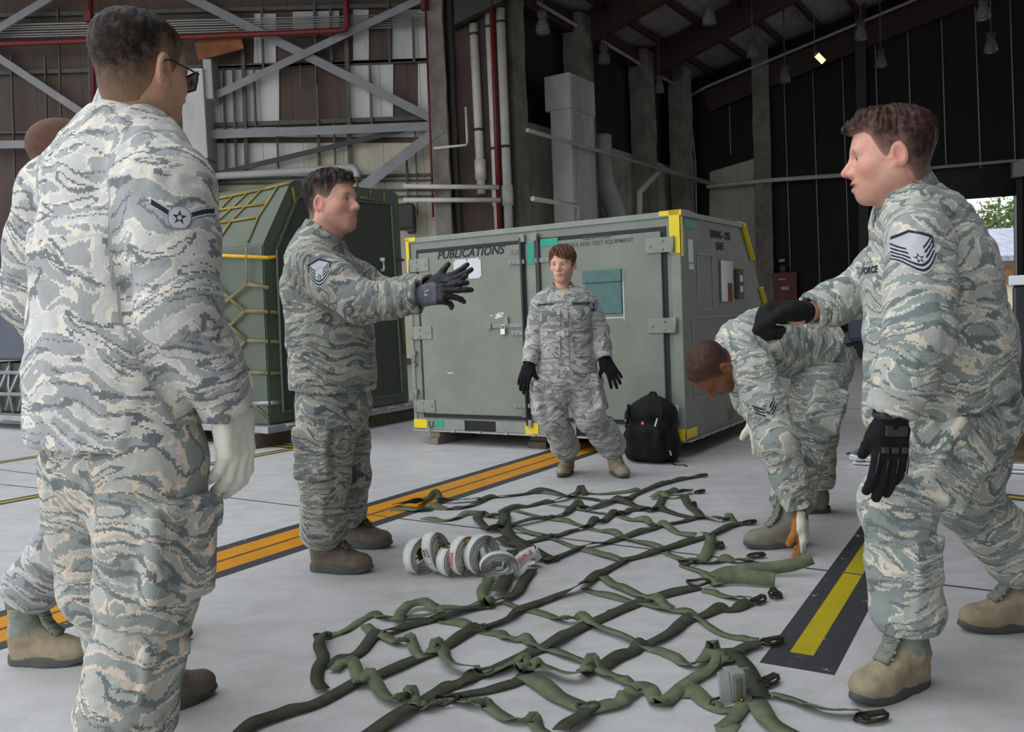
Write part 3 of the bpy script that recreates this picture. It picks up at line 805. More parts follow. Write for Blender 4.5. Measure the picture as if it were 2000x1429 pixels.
LNET = [
    ('K', 'net_yellow', 0.040, (-3.019, 8.786, 2.353), (-2.256, 8.316, 2.381)),
    ('K', 'net_yellow', 0.040, (-2.256, 8.316, 2.381), (-1.976, 8.151, 2.403)),
    ('K', 'net_yellow', 0.036, (-2.976, 8.671, 2.236), (-2.227, 8.179, 2.224)),
    ('K', 'net_yellow', 0.036, (-2.928, 8.538, 2.100), (-2.600, 8.322, 2.093)),
    ('K', 'net_yellow', 0.036, (-2.600, 8.322, 2.093), (-2.284, 8.121, 2.097)),
    ('K', 'net_yellow', 0.038, (-2.107, 8.235, 2.402), (-2.284, 8.121, 2.097)),
    ('K', 'net_tan', 0.038, (-2.284, 8.121, 2.097), (-2.358, 7.986, 1.853)),
    ('K', 'net_yellow', 0.036, (-2.303, 8.343, 2.377), (-2.600, 8.322, 2.093)),
    ('K', 'net_yellow', 0.050, (-2.600, 8.322, 2.093), (-2.738, 8.245, 1.871)),
    ('K', 'net_yellow', 0.036, (-2.463, 8.440, 2.369), (-2.740, 8.444, 2.137)),
    ('K', 'net_yellow', 0.036, (-2.646, 8.549, 2.357), (-2.887, 8.525, 2.117)),
    ('K', 'net_yellow', 0.036, (-2.842, 8.671, 2.351), (-2.951, 8.620, 2.190)),
    ('K', 'net_yellow', 0.036, (-2.740, 8.444, 2.137), (-2.851, 8.356, 1.923)),
    ('L', 'net_bright', 0.042, (-2.867, 8.242, 1.785), (-2.106, 7.751, 1.693)),
    ('E', 'net_bright', 0.042, (-2.156, 7.900, 1.705), (-2.063, 8.044, 1.724)),
    ('L', 'net_tan', 0.030, (-2.723, 8.149, 1.740), (-2.754, 8.169, 1.499)),
    ('L', 'net_tan', 0.034, (-2.344, 7.904, 1.828), (-2.358, 7.914, 1.474)),
    ('L', 'net_tan', 0.044, (-2.754, 8.169, 1.499), (-2.411, 7.948, 1.231)),
    ('L', 'net_tan', 0.044, (-2.358, 7.914, 1.474), (-2.762, 8.174, 1.247)),
    ('L', 'net_tan', 0.044, (-2.754, 8.169, 1.499), (-2.877, 8.248, 1.435)),
    ('L', 'net_tan', 0.044, (-2.358, 7.914, 1.474), (-2.125, 7.763, 1.427)),
    ('L', 'net_tan', 0.044, (-2.762, 8.174, 1.247), (-2.419, 7.953, 0.970)),
    ('L', 'net_tan', 0.044, (-2.411, 7.948, 1.231), (-2.753, 8.168, 0.978)),
    ('L', 'net_tan', 0.044, (-2.399, 7.940, 1.235), (-2.145, 7.777, 1.215)),
    ('E', 'net_tan', 0.044, (-2.166, 7.884, 1.216), (-2.064, 8.042, 1.198)),
    ('L', 'net_tan', 0.044, (-2.748, 8.165, 0.958), (-2.405, 7.944, 0.679)),
    ('L', 'net_tan', 0.044, (-2.419, 7.953, 0.965), (-2.583, 8.059, 0.817)),
    ('L', 'net_tan', 0.044, (-2.396, 7.938, 0.965), (-2.164, 7.789, 0.950)),
    ('E', 'net_tan', 0.044, (-2.177, 7.867, 0.948), (-2.061, 8.046, 0.933)),
    ('L', 'net_tan', 0.044, (-2.394, 7.937, 0.675), (-2.602, 8.070, 0.498)),
    ('L', 'net_tan', 0.044, (-2.394, 7.937, 0.675), (-2.184, 7.802, 0.666)),
    ('E', 'net_tan', 0.044, (-2.188, 7.849, 0.662), (-2.079, 8.018, 0.651)),
    ('L', 'net_tan', 0.044, (-2.599, 8.069, 0.531), (-2.202, 7.813, 0.258)),
    ('L', 'net_tan', 0.044, (-2.602, 8.070, 0.498), (-2.406, 7.944, 0.359)),
    ('L', 'alu', 0.050, (-2.380, 7.928, 0.388), (-2.197, 7.810, 0.397)),
    ('E', 'alu', 0.050, (-2.199, 7.832, 0.395), (-2.124, 7.949, 0.389)),
    ('L', 'net_tan', 0.044, (-2.762, 8.174, 1.247), (-2.885, 8.253, 1.184)),
    ('L', 'net_tan', 0.044, (-2.753, 8.168, 0.978), (-2.911, 8.270, 0.855)),
    ('E', 'net_yellow', 0.046, (-1.976, 8.179, 2.364), (-1.950, 8.219, 2.151)),
    ('E', 'net_yellow', 0.046, (-1.876, 8.334, 2.330), (-1.950, 8.219, 2.151)),
    ('E', 'net_yellow', 0.046, (-1.950, 8.219, 2.151), (-1.937, 8.239, 1.947)),
    ('E', 'net_yellow', 0.036, (-1.950, 8.219, 2.151), (-1.989, 8.159, 1.871)),
    ('E', 'net_yellow', 0.060, (-1.875, 8.335, 2.431), (-1.867, 8.347, 2.355)),
    ('E', 'net_yellow', 0.040, (-1.272, 9.271, 2.434), (-1.337, 9.171, 1.727)),
    ('E', 'net_tan', 0.036, (-1.484, 8.942, 2.356), (-1.268, 9.278, 2.333)),
    ('E', 'net_yellow', 0.034, (-1.393, 9.083, 2.440), (-1.388, 9.092, 2.367)),
    ('E', 'net_tan', 0.040, (-1.488, 8.937, 1.771), (-1.128, 9.494, 1.738)),
    ('E', 'net_bright', 0.034, (-1.531, 8.870, 2.118), (-1.551, 8.838, 1.818)),
    ('E', 'net_bright', 0.034, (-1.510, 8.902, 2.120), (-1.543, 8.851, 1.818)),
    ('E', 'net_tan', 0.030, (-1.409, 9.059, 0.704), (-1.175, 9.421, 0.369)),
    ('E', 'net_tan', 0.030, (-1.161, 9.444, 0.729), (-1.403, 9.069, 0.327)),
    ('E', 'net_tan', 0.030, (-1.200, 9.383, 1.450), (-1.161, 9.444, 0.729)),
    ('E', 'net_tan', 0.044, (-2.079, 8.018, 0.651), (-1.990, 8.157, 0.484)),
    ('E', 'net_tan', 0.040, (-2.061, 8.046, 0.933), (-2.082, 8.014, 1.255)),
]
NK = (-0.4584, -0.7118, 0.5322)
HOOK_AT = (-1.330, 9.181, 1.663)
TUG = (6.206, 16.076, 0)


def build_setting():
    # floor, with its painted bands and joints as parts
    bm = bm_new(); slab(bm, [hp(-45, -45, 0), hp(45, -45, 0), hp(45, 42, 0), hp(-45, 42, 0)], (0, 0, -1), .3)
    fl = struct('floor', bm, M['concrete'])

    def band(name, a, b, off0, off1, mat, z, label, ends=None):
        a, b = V(a[:2] + (0,)), V(b[:2] + (0,)); d = (b - a).normalized(); s = V((d.y, -d.x, 0))
        bm = bm_new(); q = [a + s * off0, b + s * off0, b + s * off1, a + s * off1]
        slab(bm, [p + V((0, 0, .0004)) for p in q], (0, 0, 1), z)
        return obj(name, bm, M[mat], fl)
    a = V((-2.075, 3.030, 0.000)); b = V((0.671, 7.146, 0.000)); d = (b - a).normalized(); b = b + d * 4
    a, b = tuple(a), tuple(b)
    band('black_band', a, b, -.235, .215, 'paint_black', .0006, 'black border of the orange band')
    o = band('orange_band', a, b, -.155, .135, 'paint_orange', .0010, 'orange band'); o['label'] = 'orange painted band across the concrete'
    band('seam_line', a, b, -.018, .006, 'paint_line', .0013, '')
    # black and yellow stripe under the lunging man
    a = V((0.814, 2.567, 0.000)); d = V((.515, .857, 0)); s = V((d.y, -d.x, 0))
    e = a + d * 3.0
    bm = bm_new(); slab(bm, [a - s * .105 + ZX * .0004, e - s * .105 + ZX * .0004, e + s * .115 + ZX * .0004, a + s * .115 - d * .0 + ZX * .0004], ZX, .0006); obj('black_stripe', bm, M['paint_black'], fl)
    a2 = a + d * .12
    bm = bm_new(); slab(bm, [a2 - s * .042 + ZX * .0004, e - s * .042 + ZX * .0004, e + s * .030 + ZX * .0004, a2 + s * .030 + ZX * .0004], ZX, .0010); obj('yellow_stripe', bm, M['paint_yellow'], fl)
    for pa, pb in (((-3.531, 5.552, 0.000), (-1.923, 7.688, 0.000)), ((-3.492, 8.876, 0.000), (-1.917, 7.702, 0.000)), ((-4.645, 7.347, 0.000), (-3.662, 8.778, 0.000)), ((2.353, 5.012, 0.000), (2.888, 4.456, 0.000))):
        band('black_stripe', pa, pb, -.075, .075, 'paint_black', .0006, '')
        band('yellow_stripe', pa, pb, -.024, .024, 'paint_yellow', .0010, '')
    for pa, pb in (((-4.989, 7.610, 0.000), (2.211, 2.880, 0.000)), ((2.759, 9.400, 0.000), (4.586, 7.784, 0.000)), ((-4.449, 6.772, 0.000), (-3.196, 6.055, 0.000))):
        band('expansion_joint', pa, pb, -.006, .006, 'joint', .0014, '')

    # slanting clad wall behind the netted container
    n = V((0, -1, 0))
    bm = bm_new(); slab(bm, [(-16.048, 21.000, 0.467)[:2] + (-.05,), (.20, 21, -.05), (.20, 21, 10.4), (-16.048, 21.000, 0.467)[:2] + (10.4,)], (0, 1, 0), .3)
    wa = struct('wall_left', bm, M['wall_brown'])

    for p0, p1, p2, p3, mat in SHEETS:
        bm = bm_new(); slab(bm, [p0, p1, p2, p3], n, .04); obj('cladding_sheet', bm, M[mat], wa)
    for a, b, w in GIRTS:
        bm = bm_new(); add_bar(bm, V(a) + n * .09, V(b) + n * .09, w, .10, n); obj('girt', bm, M['girt'], wa)
    for a, b, w in RODS:
        bm = bm_new(); add_bar(bm, V(a) + n * .17, V(b) + n * .17, w, .05, n); obj('sag_rod', bm, M['girt'], wa)
    for i, (a, b, w, m, lab) in enumerate(BRACES):
        a, b = V(a) + n * (.32 + .09 * (i % 3)), V(b) + n * (.32 + .09 * (i % 3))
        bm = bm_new(); add_bar(bm, a, b, w, .02, n); add_bar(bm, a - n * .05 + ZX * 0, b - n * .05, .02, .10, n)
        o = obj('brace', bm, M[m], wa); o['label'] = lab
    for a, b in CONDUITS:
        pipe('conduit', [a, b], .016, 'conduit', 'one of the thin galvanised conduits run side by side high on the clad wall', 'conduit', 'thin conduits high on the clad wall', 8)
    pipe('sprinkler_pipe', catmull([V((-12.508, 21.000, 7.782)) + n * .62, V((-8.150, 21.000, 7.758)) + n * .62, V((-3.790, 21.000, 7.758)) + n * .62], 4) + catmull([V((-3.644, 21.000, 7.764)) + n * .62, V((-3.497, 21.000, 7.793)) + n * .62, V((-3.442, 21.000, 7.922)) + n * .62], 5) + [V((-3.446, 21.000, 8.301)) + n * .62, V((-3.415, 21.000, 9.361)) + n * .62], .065, 'red_pipe', 'thick dark red pipe running along the clad wall and turning up')
    pipe('drop_pipe', [V((-1.630, 21.000, 8.345)) + n * .66, V((-1.679, 21.000, 3.429)) + n * .66], .026, 'red_pipe', 'thin dark red pipe beside the leftmost concrete column')
    pipe('drop_pipe', [V((-9.290, 21.000, 9.130)) + n * .55, V((-9.423, 21.000, 5.804)) + n * .55], .05, 'red_pipe', 'dark red pipe behind the head of the spectacled person')
    for c, lab in (((-1.658, 21.000, 8.275), 'small red alarm box on the wall left of the concrete column'), ((-9.382, 21.000, 8.330), 'small red alarm box above the spectacled head')):
        bm = bm_new(); add_box(bm, V(c) + n * .55, (.085, .08, .12), bev=.015); tag(obj('alarm_box', bm, M['red_pipe']), lab, 'alarm box')
    t = thing('air_handler', 'pale upright duct box fixed to the wall behind the spectacled person', 'duct', (-7.539, 21.000, 1.101))
    a, b = (-7.322, 20.250, 5.679), (-6.784, 20.250, 5.657); cx, hw = (a[0] + b[0]) / 2, (b[0] - a[0]) / 2
    bm = bm_new()
    for z0, z1, k in ((.0, 4.95, 0), (4.98, 7.02, .03)):
        add_box(bm, (cx, 20.60 + k, (z0 + z1) / 2), (hw, .36, (z1 - z0) / 2), bev=.02)
    obj('casing', bm, M['wall_white'], t)
    bm = bm_new(); add_box(bm, V((-6.707, 21.000, 6.794)) + n * .35, (.10, .28, .45), bev=.02); obj('side_duct', bm, M['duct'], t)
    t = thing('louvre_grille', 'small black grille in a white frame just above the netted container', 'grille', (-7.098, 20.200, 1.094))
    bm = bm_new(); c = V((-7.161, 21.000, 4.384)) + n * .84; add_box(bm, c, (.15, .03, .24)); obj('frame', bm, M['pvc'], t)
    bm = bm_new(); [add_box(bm, c + V((0, -.04, -.19 + .042 * k)), (.12, .02, .012)) for k in range(10)]; obj('slats', bm, M['steel_dark'], t)
    bm = bm_new(); slab(bm, [V(p) + n * o for p, o in (((-6.923, 21.000, 7.232), .5), ((-5.865, 21.000, 7.474), .5), ((-6.005, 21.000, 7.979), .35), ((-7.040, 21.000, 7.689), .35))], n, .06)
    tag(obj('board', bm, M['orange']), 'rusty orange board wedged up behind the steel brace', 'board')
    bm = bm_new(); slab(bm, [V(p) + n * .06 for p in ((-4.824, 21.000, 7.883), (-3.736, 21.000, 7.862), (-3.708, 21.000, 8.383), (-4.795, 21.000, 8.403))], n, .05); tag(obj('vent_panel', bm, M['duct']), 'rust-stained grey panel between the upper girts', 'panel')
    pipe('duct_pipe', catmull([V((-6.891, 21.000, 4.603)) + n * .5, V((-5.179, 21.000, 4.629)) + n * .5, V((-3.857, 21.000, 4.671)) + n * .5, V((-3.539, 21.000, 4.670)) + n * .5, V((-3.422, 21.000, 4.568)) + n * .5, V((-3.416, 21.000, 4.447)) + n * .5], 6), .085, 'duct', 'thick grey pipe with a bent end just above the netted container', 'pipe')
    pipe('service_pipe', [V((-2.330, 21.000, 4.160)) + n * .7, V((-0.132, 21.000, 4.045)) + n * .7], .055, 'pvc', 'upper of two pale pipes level with the netted container top', 'pipe')
    pipe('service_pipe', [V((-2.345, 21.000, 3.846)) + n * .7, V((-0.108, 21.000, 3.753)) + n * .7], .055, 'pvc', 'lower of two pale pipes level with the netted container top', 'pipe')
    bm = bm_new(); c = V((-2.326, 21.000, 3.480)) + n * .5; add_box(bm, c, (.22, .2, .3), bev=.06); add_box(bm, c + V((.12, -.05, -.28)), (.1, .12, .12), bev=.04); tag(obj('wall_motor', bm, M['steel_dark']), 'dark boxy machine mounted on the wall right of the netted container', 'machine')
    # end column of that wall and the recess with the drain pipes
    def column(p0, w, d, z1, name, lab, mat='concrete_col', ax=None, z0=0):
        bm = bm_new(); p0 = V(p0); ax = ax or (V((1, 0, 0)), V((0, 1, 0)), ZX)
        add_box(bm, V((p0.x, p0.y, (z0 + z1) / 2)), (w / 2, d / 2, (z1 - z0) / 2), ax, .03)
        bmesh.ops.subdivide_edges(bm, edges=[e for e in bm.edges if e.calc_length() > 2], cuts=24)
        for v in bm.verts: v.co += V((mnoise.noise(v.co * 1.9), mnoise.noise(v.co * 1.9 + V((9, 0, 0))), 0)) * .035
        o = obj(name, bm, M[mat]); o['kind'] = 'structure'; o['label'] = lab
        return o
    column((-1.450, 20.750, 1.338), .40, .5, 9.6, 'column', 'grey concrete column at the end of the clad wall')
    column((-1.134, 20.980, 1.327), .14, .25, 9.6, 'column', 'narrow dark steel post beside the concrete column', 'steel_dark')
    column((0.216, 21.941, 1.279), .66, .6, 9.6, 'column', 'thick rough concrete column in front of the white drain pipes', ax=(UX, VX, ZX))
    bm = bm_new(); slab(bm, [(-.9, 21.6, -.05), (.9, 24.2, -.05), (.9, 24.2, 9.6), (-.9, 21.6, 9.6)], (-VX).cross(ZX) * -1, .2); struct('wall_recess', bm, M['wall_black'])
    bm = bm_new(); slab(bm, [(-.75, 21.55, 0), (.6, 23.5, 0), (.6, 23.5, 5.6), (-.75, 21.55, 5.6)], UX, .10); struct('wall_recess_low', bm, M['wall_b_low'])
    for a, b, r, m, lab in (((-0.571, 21.000, 7.947), (-0.551, 21.000, 3.990), .105, 'pvc', 'first white drain pipe from the left in the wall recess'), ((-0.211, 21.000, 8.169), (-0.196, 21.000, 3.125), .085, 'pvc', 'second white drain pipe, just behind the red riser'), ((0.072, 21.000, 8.276), (0.062, 21.000, 3.114), .105, 'pvc', 'third white drain pipe, beside the thick concrete column')):
        t = thing('drain_pipe', lab, 'pipe', (b[0], b[1], 0), 0, 'white drain pipes in the recess')
        a, b = V(a) + n * .10, V(b) + n * .10
        bm = bm_new(); add_tube(bm, [a, b], r, 14); obj('pipe_run', bm, M[m], t)
        for f in (.06, .62):
            c = a.lerp(b, f); bm = bm_new(); add_tube(bm, [c - ZX * .03, c + ZX * .03], r * 1.08, 14); obj('strap_clamp', bm, M['steel_dark'], t)
        bm = bm_new(); c = a.lerp(b, .80); add_tube(bm, [c - ZX * .45, c + ZX * .02], r * 1.30, 14); obj('coupling', bm, M[m], t)
    pipe('riser_pipe', [V((-0.115, 21.000, 8.992)) + n * .45, V((-0.159, 21.000, 3.123)) + n * .45], .055, 'red_pipe', 'tall dark red riser in front of the white drain pipes')
    pipe('drip_pipe', [V((-1.594, 21.000, 4.976)) + n * .8, V((-0.835, 21.000, 5.017)) + n * .8, V((-0.808, 21.000, 5.088)) + n * .8, V((-0.809, 21.000, 5.870)) + n * .8], .028, 'pvc', 'thin pale pipe with a right-angle bend between the columns')
    bm = bm_new(); slab(bm, [V(p) + n * .5 for p in ((-1.001, 21.000, 7.822), (0.159, 21.000, 8.343), (0.211, 21.000, 9.567), (-0.920, 21.000, 9.613))], (0, 1, 0), .6); tag(obj('hopper', bm, M['steel_dark']), 'dark slanted hopper over the white drain pipes', 'hopper')

    # long side wall of the hangar, receding
    b0, b1 = (0.062, 22.294, 1.288), (6.915, 32.935, 1.133)
    bm = bm_new(); slab(bm, [V(b0[:2] + (-.05,)), V(b1[:2] + (-.05,)), V(b1[:2] + (9.6,)), V(b0[:2] + (9.6,))], -UX, .3); struct('wall_side', bm, M['wall_black'])
    bm = bm_new(); slab(bm, [V(b0[:2] + (-.05,)), V(b1[:2] + (-.05,)), V(b1[:2] + (6.1,)), V(b0[:2] + (6.1,))], UX, .12); struct('wall_side_low', bm, M['wall_b_low'])
    for q, w, lab in (((2.228, 25.010, 1.251), .62, 'second concrete column along the receding wall'), ((4.590, 28.679, 1.188), .62, 'third concrete column along the receding wall'), ((6.248, 30.885, 1.140), .62, 'concrete column in the far corner')):
        column(q, w, .7, 9.4, 'column', lab, ax=(UX, VX, ZX))
    t = thing('duct_tower', 'tall pale square duct standing against the receding wall', 'duct', (1.868, 23.621, 1.252))
    a = V((1.750, 22.975, 1.251)); b = V((2.488, 24.121, 1.231)); hv = (b - a).length / 2; c = (a + b) / 2 - UX * .26; c.z = 0
    bm = bm_new(); add_box(bm, c + ZX * 3.2, (.30, hv, 3.2), (UX, VX, ZX), .02); add_box(bm, c + ZX * 6.85 - UX * .05, (.38, hv * 1.05, .45), (UX, VX, ZX), .02)
    obj('duct_casing', bm, M['wall_white'], t)
    t = thing('elbow_duct', 'pale round duct with a bend, right of the square duct', 'duct', (2.930, 25.640, 1.227))
    c = V((2.883, 25.750, 1.231)); c.z = 0
    bm = bm_new(); add_tube(bm, catmull([c + ZX * 6.2, c + ZX * 5.2, c + ZX * 4.7 + VX * .2, c + ZX * 3.9 + VX * .7 + UX * .1, c + ZX * 3.0 + VX * .8 + UX * .1], 5), .30, 18); add_tube(bm, [c + ZX * 3.75 + VX * .8 + UX * .1, c + ZX * 3.65 + VX * .8 + UX * .1], .32, 18); obj('duct_run', bm, M['duct'], t)
    bm = bm_new(); add_box(bm, c + ZX * 2.4 + VX * .9 + UX * .2, (.6, .8, .7), (UX, VX, ZX), .05); obj('duct_foot', bm, M['duct'], t)
    pipe('wall_pipe', [(0.593, 20.810, 5.424), (3.297, 25.009, 5.444), (7.618, 32.181, 5.569)], .05, 'conduit', 'pale pipe sloping away along the receding wall above the square duct', 'pipe')
    pipe('wall_pipe', [(0.649, 20.805, 3.818), (1.864, 22.691, 3.833), (1.857, 22.679, 2.937)], .06, 'pvc', 'short pale pipe low on the receding wall beside the thick column', 'pipe')
    pipe('wall_pipe', [(4.054, 26.645, 3.800), (4.090, 26.701, 4.638), (5.002, 28.117, 5.543), (7.925, 33.396, 5.718)], .09, 'pvc', 'bent pale pipe rising above the olive container and running to the corner', 'pipe')
    for a, lab in (((1.296, 24.024, 4.576), 'low beside'), ((1.713, 24.673, 6.411), 'near the top of')):
        bm = bm_new(); a = V(a); add_bar(bm, a, a + UX * .7, .05, .05); add_bar(bm, a, a - ZX * .6, .05, .05); add_bar(bm, a - ZX * .6, a + UX * .7, .04, .04)
        tag(obj('wall_bracket', bm, M['steel_dark']), 'dark triangular bracket %s the square duct' % lab, 'bracket')

    # far end wall
    c0, c1 = (6.850, 32.902, 1.135), (26.527, 26.481, 0.844)
    nc = V((-.31, -.95, 0)).normalized(); dc = V((.95, -.31, 0)).normalized()
    dl, dr = V((14.385, 30.443, 0.851)), V((17.168, 29.535, 0.812))      # door opening
    zt = 4.9
    for k, (a, b, za, zb) in enumerate(((V(c0), dl, -.05, 15), (dl, dr, zt, 15), (dr, V(c1), -.05, 15))):
        bm = bm_new(); slab(bm, [V((a.x, a.y, za)), V((b.x, b.y, za)), V((b.x, b.y, zb)), V((a.x, a.y, zb))], -nc, .3)
        struct('wall_back' if k == 0 else ('wall_back_lintel' if k == 1 else 'wall_back_end'), bm, M['wall_c'])
    column((9.339, 31.774, 1.021), .6, .6, 12.5, 'column', 'concrete column left of the black wall panels', ax=(dc, -nc, ZX))
    column((12.504, 30.742, 0.987), .36, .6, 12.5, 'column', 'concrete column in the middle of the black end wall', 'steel_dark', ax=(dc, -nc, ZX))
    bm = bm_new(); slab(bm, [(7.397, 32.597, 1.071)[:2] + (0,), (9.115, 32.037, 1.032)[:2] + (0,), (9.204, 32.008, 6.418), (7.600, 32.531, 6.053)], -nc, .1); struct('wall_back_low', bm, M['wall_cream'])
    for a, b in HANGING:
        pipe('hanging_conduit', [a, b], .022, 'conduit', 'one of the thin pale conduits hanging down the black end wall', 'conduit', 'thin vertical conduits on the end wall', 6)
    pipe('wall_pipe', [(7.350, 32.003, 5.461), (9.392, 31.336, 5.497), (11.984, 30.490, 5.454)], .075, 'pvc', 'pale level pipe along the black end wall', 'pipe')
    pipe('wall_pipe', [(11.703, 30.687, 5.462), (16.890, 28.995, 5.482)], .05, 'conduit', 'thin pale pipe above the rolling door', 'pipe')
    pipe('corner_conduit', [(6.789, 31.975, 8.763), (6.947, 31.924, 6.276), (6.926, 31.930, 4.250)], .035, 'pvc', 'thin white conduit down the far corner column', 'conduit')
    # rolling door, half raised
    t = thing('door_1', 'dark ribbed rolling door raised above the daylight opening', 'door', tuple((dl + dr) / 2)[:2] + (0,)); t['kind'] = 'structure'
    bm = bm_new(); zb = 4.42
    for k in range(16):
        z = zb + k * .075
        add_tube(bm, [dl + ZX * (z - dl.z) + nc * .05, dr + ZX * (z - dr.z) + nc * .05], .042, 8)
    obj('shutter_slats', bm, M['steel_dark'], t)
    bm = bm_new(); c = dr + ZX * (5.25 - dr.z) + nc * .3; add_box(bm, c, (.16, .2, .28), (dc, -nc, ZX), .02); obj('drive_box', bm, M['duct'], t)
    bm = bm_new(); add_box(bm, dr + dc * .08 + ZX * (2.4 - dr.z) + nc * .08, (.09, .1, 2.5), (dc, -nc, ZX)); obj('guide_rail', bm, M['steel_dark'], t)

    # roof: panels, rafters, purlins
    def rp(u, v, dz=0.0):
        p = hp(u, v, 0); return V((p.x, p.y, roof_z(p) + dz))
    V0, V1 = ROOF_V, 36.5
    for k, (u0, u1) in enumerate(((-12.3, 4.0), (4.0, 20.0), (-30.0, -12.3))):
        bm = bm_new(); slab(bm, [rp(u0, V0), rp(u1, V0), rp(u1, V1), rp(u0, V1)], ZX, .12)
        struct(('ceiling', 'ceiling_far_slope', 'ceiling_annex')[k], bm, M['roof_panel'])
    bm = bm_new(); slab(bm, [rp(1.5, -2.2), rp(20, -2.2), rp(20, ROOF_V), rp(1.5, ROOF_V)], ZX, .12); struct('sky_block_roof', bm, M['roof_panel'])  # unseen roof piece added to cut sky light from the right
    for i, v in enumerate((7.0, 10.2, 13.4, 18.0, 22.6, 27.0)):
        bm = bm_new(); add_bar(bm, rp(-12.1, v, -.45), rp(4, v, -.45), .26, .85); add_bar(bm, rp(4, v, -.45), rp(19, v, -.45), .26, .85)
        o = struct('roof_rafter', bm, M['rafter']); o['label'] = 'brown steel rafter, %s from the far end' % ('first', 'second', 'third', 'fourth', 'fifth', 'sixth')[5 - i]
    bm = bm_new(); g0 = V((7.499, 32.375, 9.073)); g1 = V((14.381, 30.129, 11.237)); add_bar(bm, g0 - ZX * .45, g1 + (g1 - g0) * 1.2 - ZX * .45, .26, .9); struct('roof_rafter', bm, M['rafter'])['label'] = 'brown end rafter against the black end wall'
    pipe('roof_pipe', [(6.896, 32.045, 8.758), (7.457, 31.863, 9.016), (14.016, 29.722, 11.057), (15.625, 29.197, 11.561)], .05, 'conduit', 'pale pipe running up along the end rafter', 'pipe')
    for k in range(13):
        u = -10.9 + k * 1.2
        bm = bm_new(); add_bar(bm, rp(u, ROOF_V, -.14), rp(u, 35.5, -.14), .12, .20); struct('roof_purlin', bm, M['rafter'])
    bm = bm_new(); add_bar(bm, rp(-11.75, 18, -.3), rp(-11.75, 32.5, -.3), .3, .5); struct('roof_eave_beam', bm, M['rafter'])
    pipe('eave_pipe', [(1.047, 22.900, 9.079), (6.742, 31.743, 8.761)], .05, 'conduit', 'dull pipe along the eaves of the receding wall', 'pipe')
    bm = bm_new(); slab(bm, [hp(20, -2, -.05), hp(20, 37, -.05), hp(20, 37, 11), hp(20, -2, 11)], UX, .3); struct('wall_right', bm, M['wall_black'])
    q = V((-16.048, 21.000, 0.467)); bm = bm_new(); slab(bm, [V((q.x, q.y, -.05)), q - VX * 8 - ZX * (q.z + .05), q - VX * 8 + ZX * (9.6 - q.z), V((q.x, q.y, 9.6))], -UX, .3); struct('wall_annex', bm, M['wall_brown'])


    bm = bm_new(); slab(bm, [hp(BLOCK_U, -2.2, -.05), hp(20, -2.2, -.05), hp(20, -2.2, 13.5), hp(BLOCK_U, -2.2, 13.5)], -VX, .2); struct('sky_block_wall', bm, M['wall_black'])  # unseen wall added to keep sky light off the container's right side
    # high bay lamps
    def lamp(p, lab, r=.18):
        p = V(p); t = thing('high_bay_lamp', lab, 'lamp', p, 0, 'high bay lamps under the roof')
        bm = bm_new(); add_lathe(bm, p, [(r, -.16), (r * 1.02, -.14), (r * .94, -.02), (r * .70, .12), (r * .5, .17), (r * .42, .18)], 20); obj('reflector', bm, M['lamp_glass'], t)
        bm = bm_new(); add_lathe(bm, p, [(r * .50, .17), (r * .55, .20), (r * .55, .34), (r * .3, .37)], 16)
        for k in range(6):
            a = k * PI / 3; add_box(bm, p + V((math.cos(a) * r * .56, math.sin(a) * r * .56, .28)), (.02, .02, .07))
        obj('ballast_housing', bm, M['lamp_metal'], t)
        bm = bm_new(); add_lathe(bm, p, [(r * .9, -.165), (r * .8, -.185), (r * .3, -.20)], 18); obj('lens', bm, M['lamp_glass'], t)
        bm = bm_new(); z = roof_z(p) - .1; add_tube(bm, [p + ZX * .36, V((p.x, p.y, max(z, p.z + .5)))], .018, 6); obj('hanger_rod', bm, M['lamp_metal'], t)
    lamp((1.084, 21.500, 8.017), 'high bay lamp nearest the thick concrete column')
    lamp((2.958, 25.000, 8.225), 'high bay lamp before the second concrete column')
    lamp((4.940, 27.500, 7.962), 'high bay lamp before the third concrete column', .15)
    lamp((5.472, 23.000, 8.558), 'topmost high bay lamp against the grey roof panels left of the yellow tube')
    lamp((7.577, 26.500, 8.651), 'high bay lamp lower down against the grey roof panels')
    lamp((10.203, 25.000, 8.580), 'high bay lamp on the brown end rafter')
    lamp((8.941, 27.800, 8.192), 'high bay lamp below the yellow lit tube')
    lamp((11.613, 27.000, 8.328), 'high bay lamp beside the middle column of the end wall')
    lamp((13.587, 24.500, 7.951), 'lower of two high bay lamps at the upper right corner')
    lamp((12.018, 22.000, 8.081), 'upper of two high bay lamps at the upper right corner')
    bm = bm_new(); a, b = V((8.538, 24.000, 7.830)), V((8.782, 24.000, 7.574)); add_tube(bm, [a.lerp(b, .2), b], .075, 14)
    t = thing('tube_lamp', 'lit yellow tube lamp hanging before the end rafter', 'lamp', a); obj('tube', bm, M['tube_glow'], t)
    bm = bm_new(); add_tube(bm, [a, a.lerp(b, .22)], .08, 12); add_tube(bm, [a, V((a.x, a.y, roof_z(a)))], .012, 6); obj('cap', bm, M['lamp_metal'], t)
    # red hose cabinet with a beacon
    c = V((9.964, 31.518, 1.694)); c0_ = V((c.x, c.y, 0))
    t = thing('hose_cabinet', 'dark red cabinet with a white notice behind the outstretched fist', 'cabinet', c0_)
    bm = bm_new(); add_box(bm, c, (.42, .25, .52), (dc, -nc, ZX), .02); add_box(bm, c0_ + ZX * .62, (.06, .06, .62), (dc, -nc, ZX)); obj('cabinet_body', bm, M['red_pipe'], t)
    bm = bm_new(); add_box(bm, c + nc * .255 + ZX * -.05, (.13, .006, .06), (dc, -nc, ZX)); nt_ = obj('notice', bm, M['pvc'], t); put_text('lettering', 'EXIT', .10, c + nc * .264 + ZX * -.035, dc, ZX, M['red_pipe'], nt_)
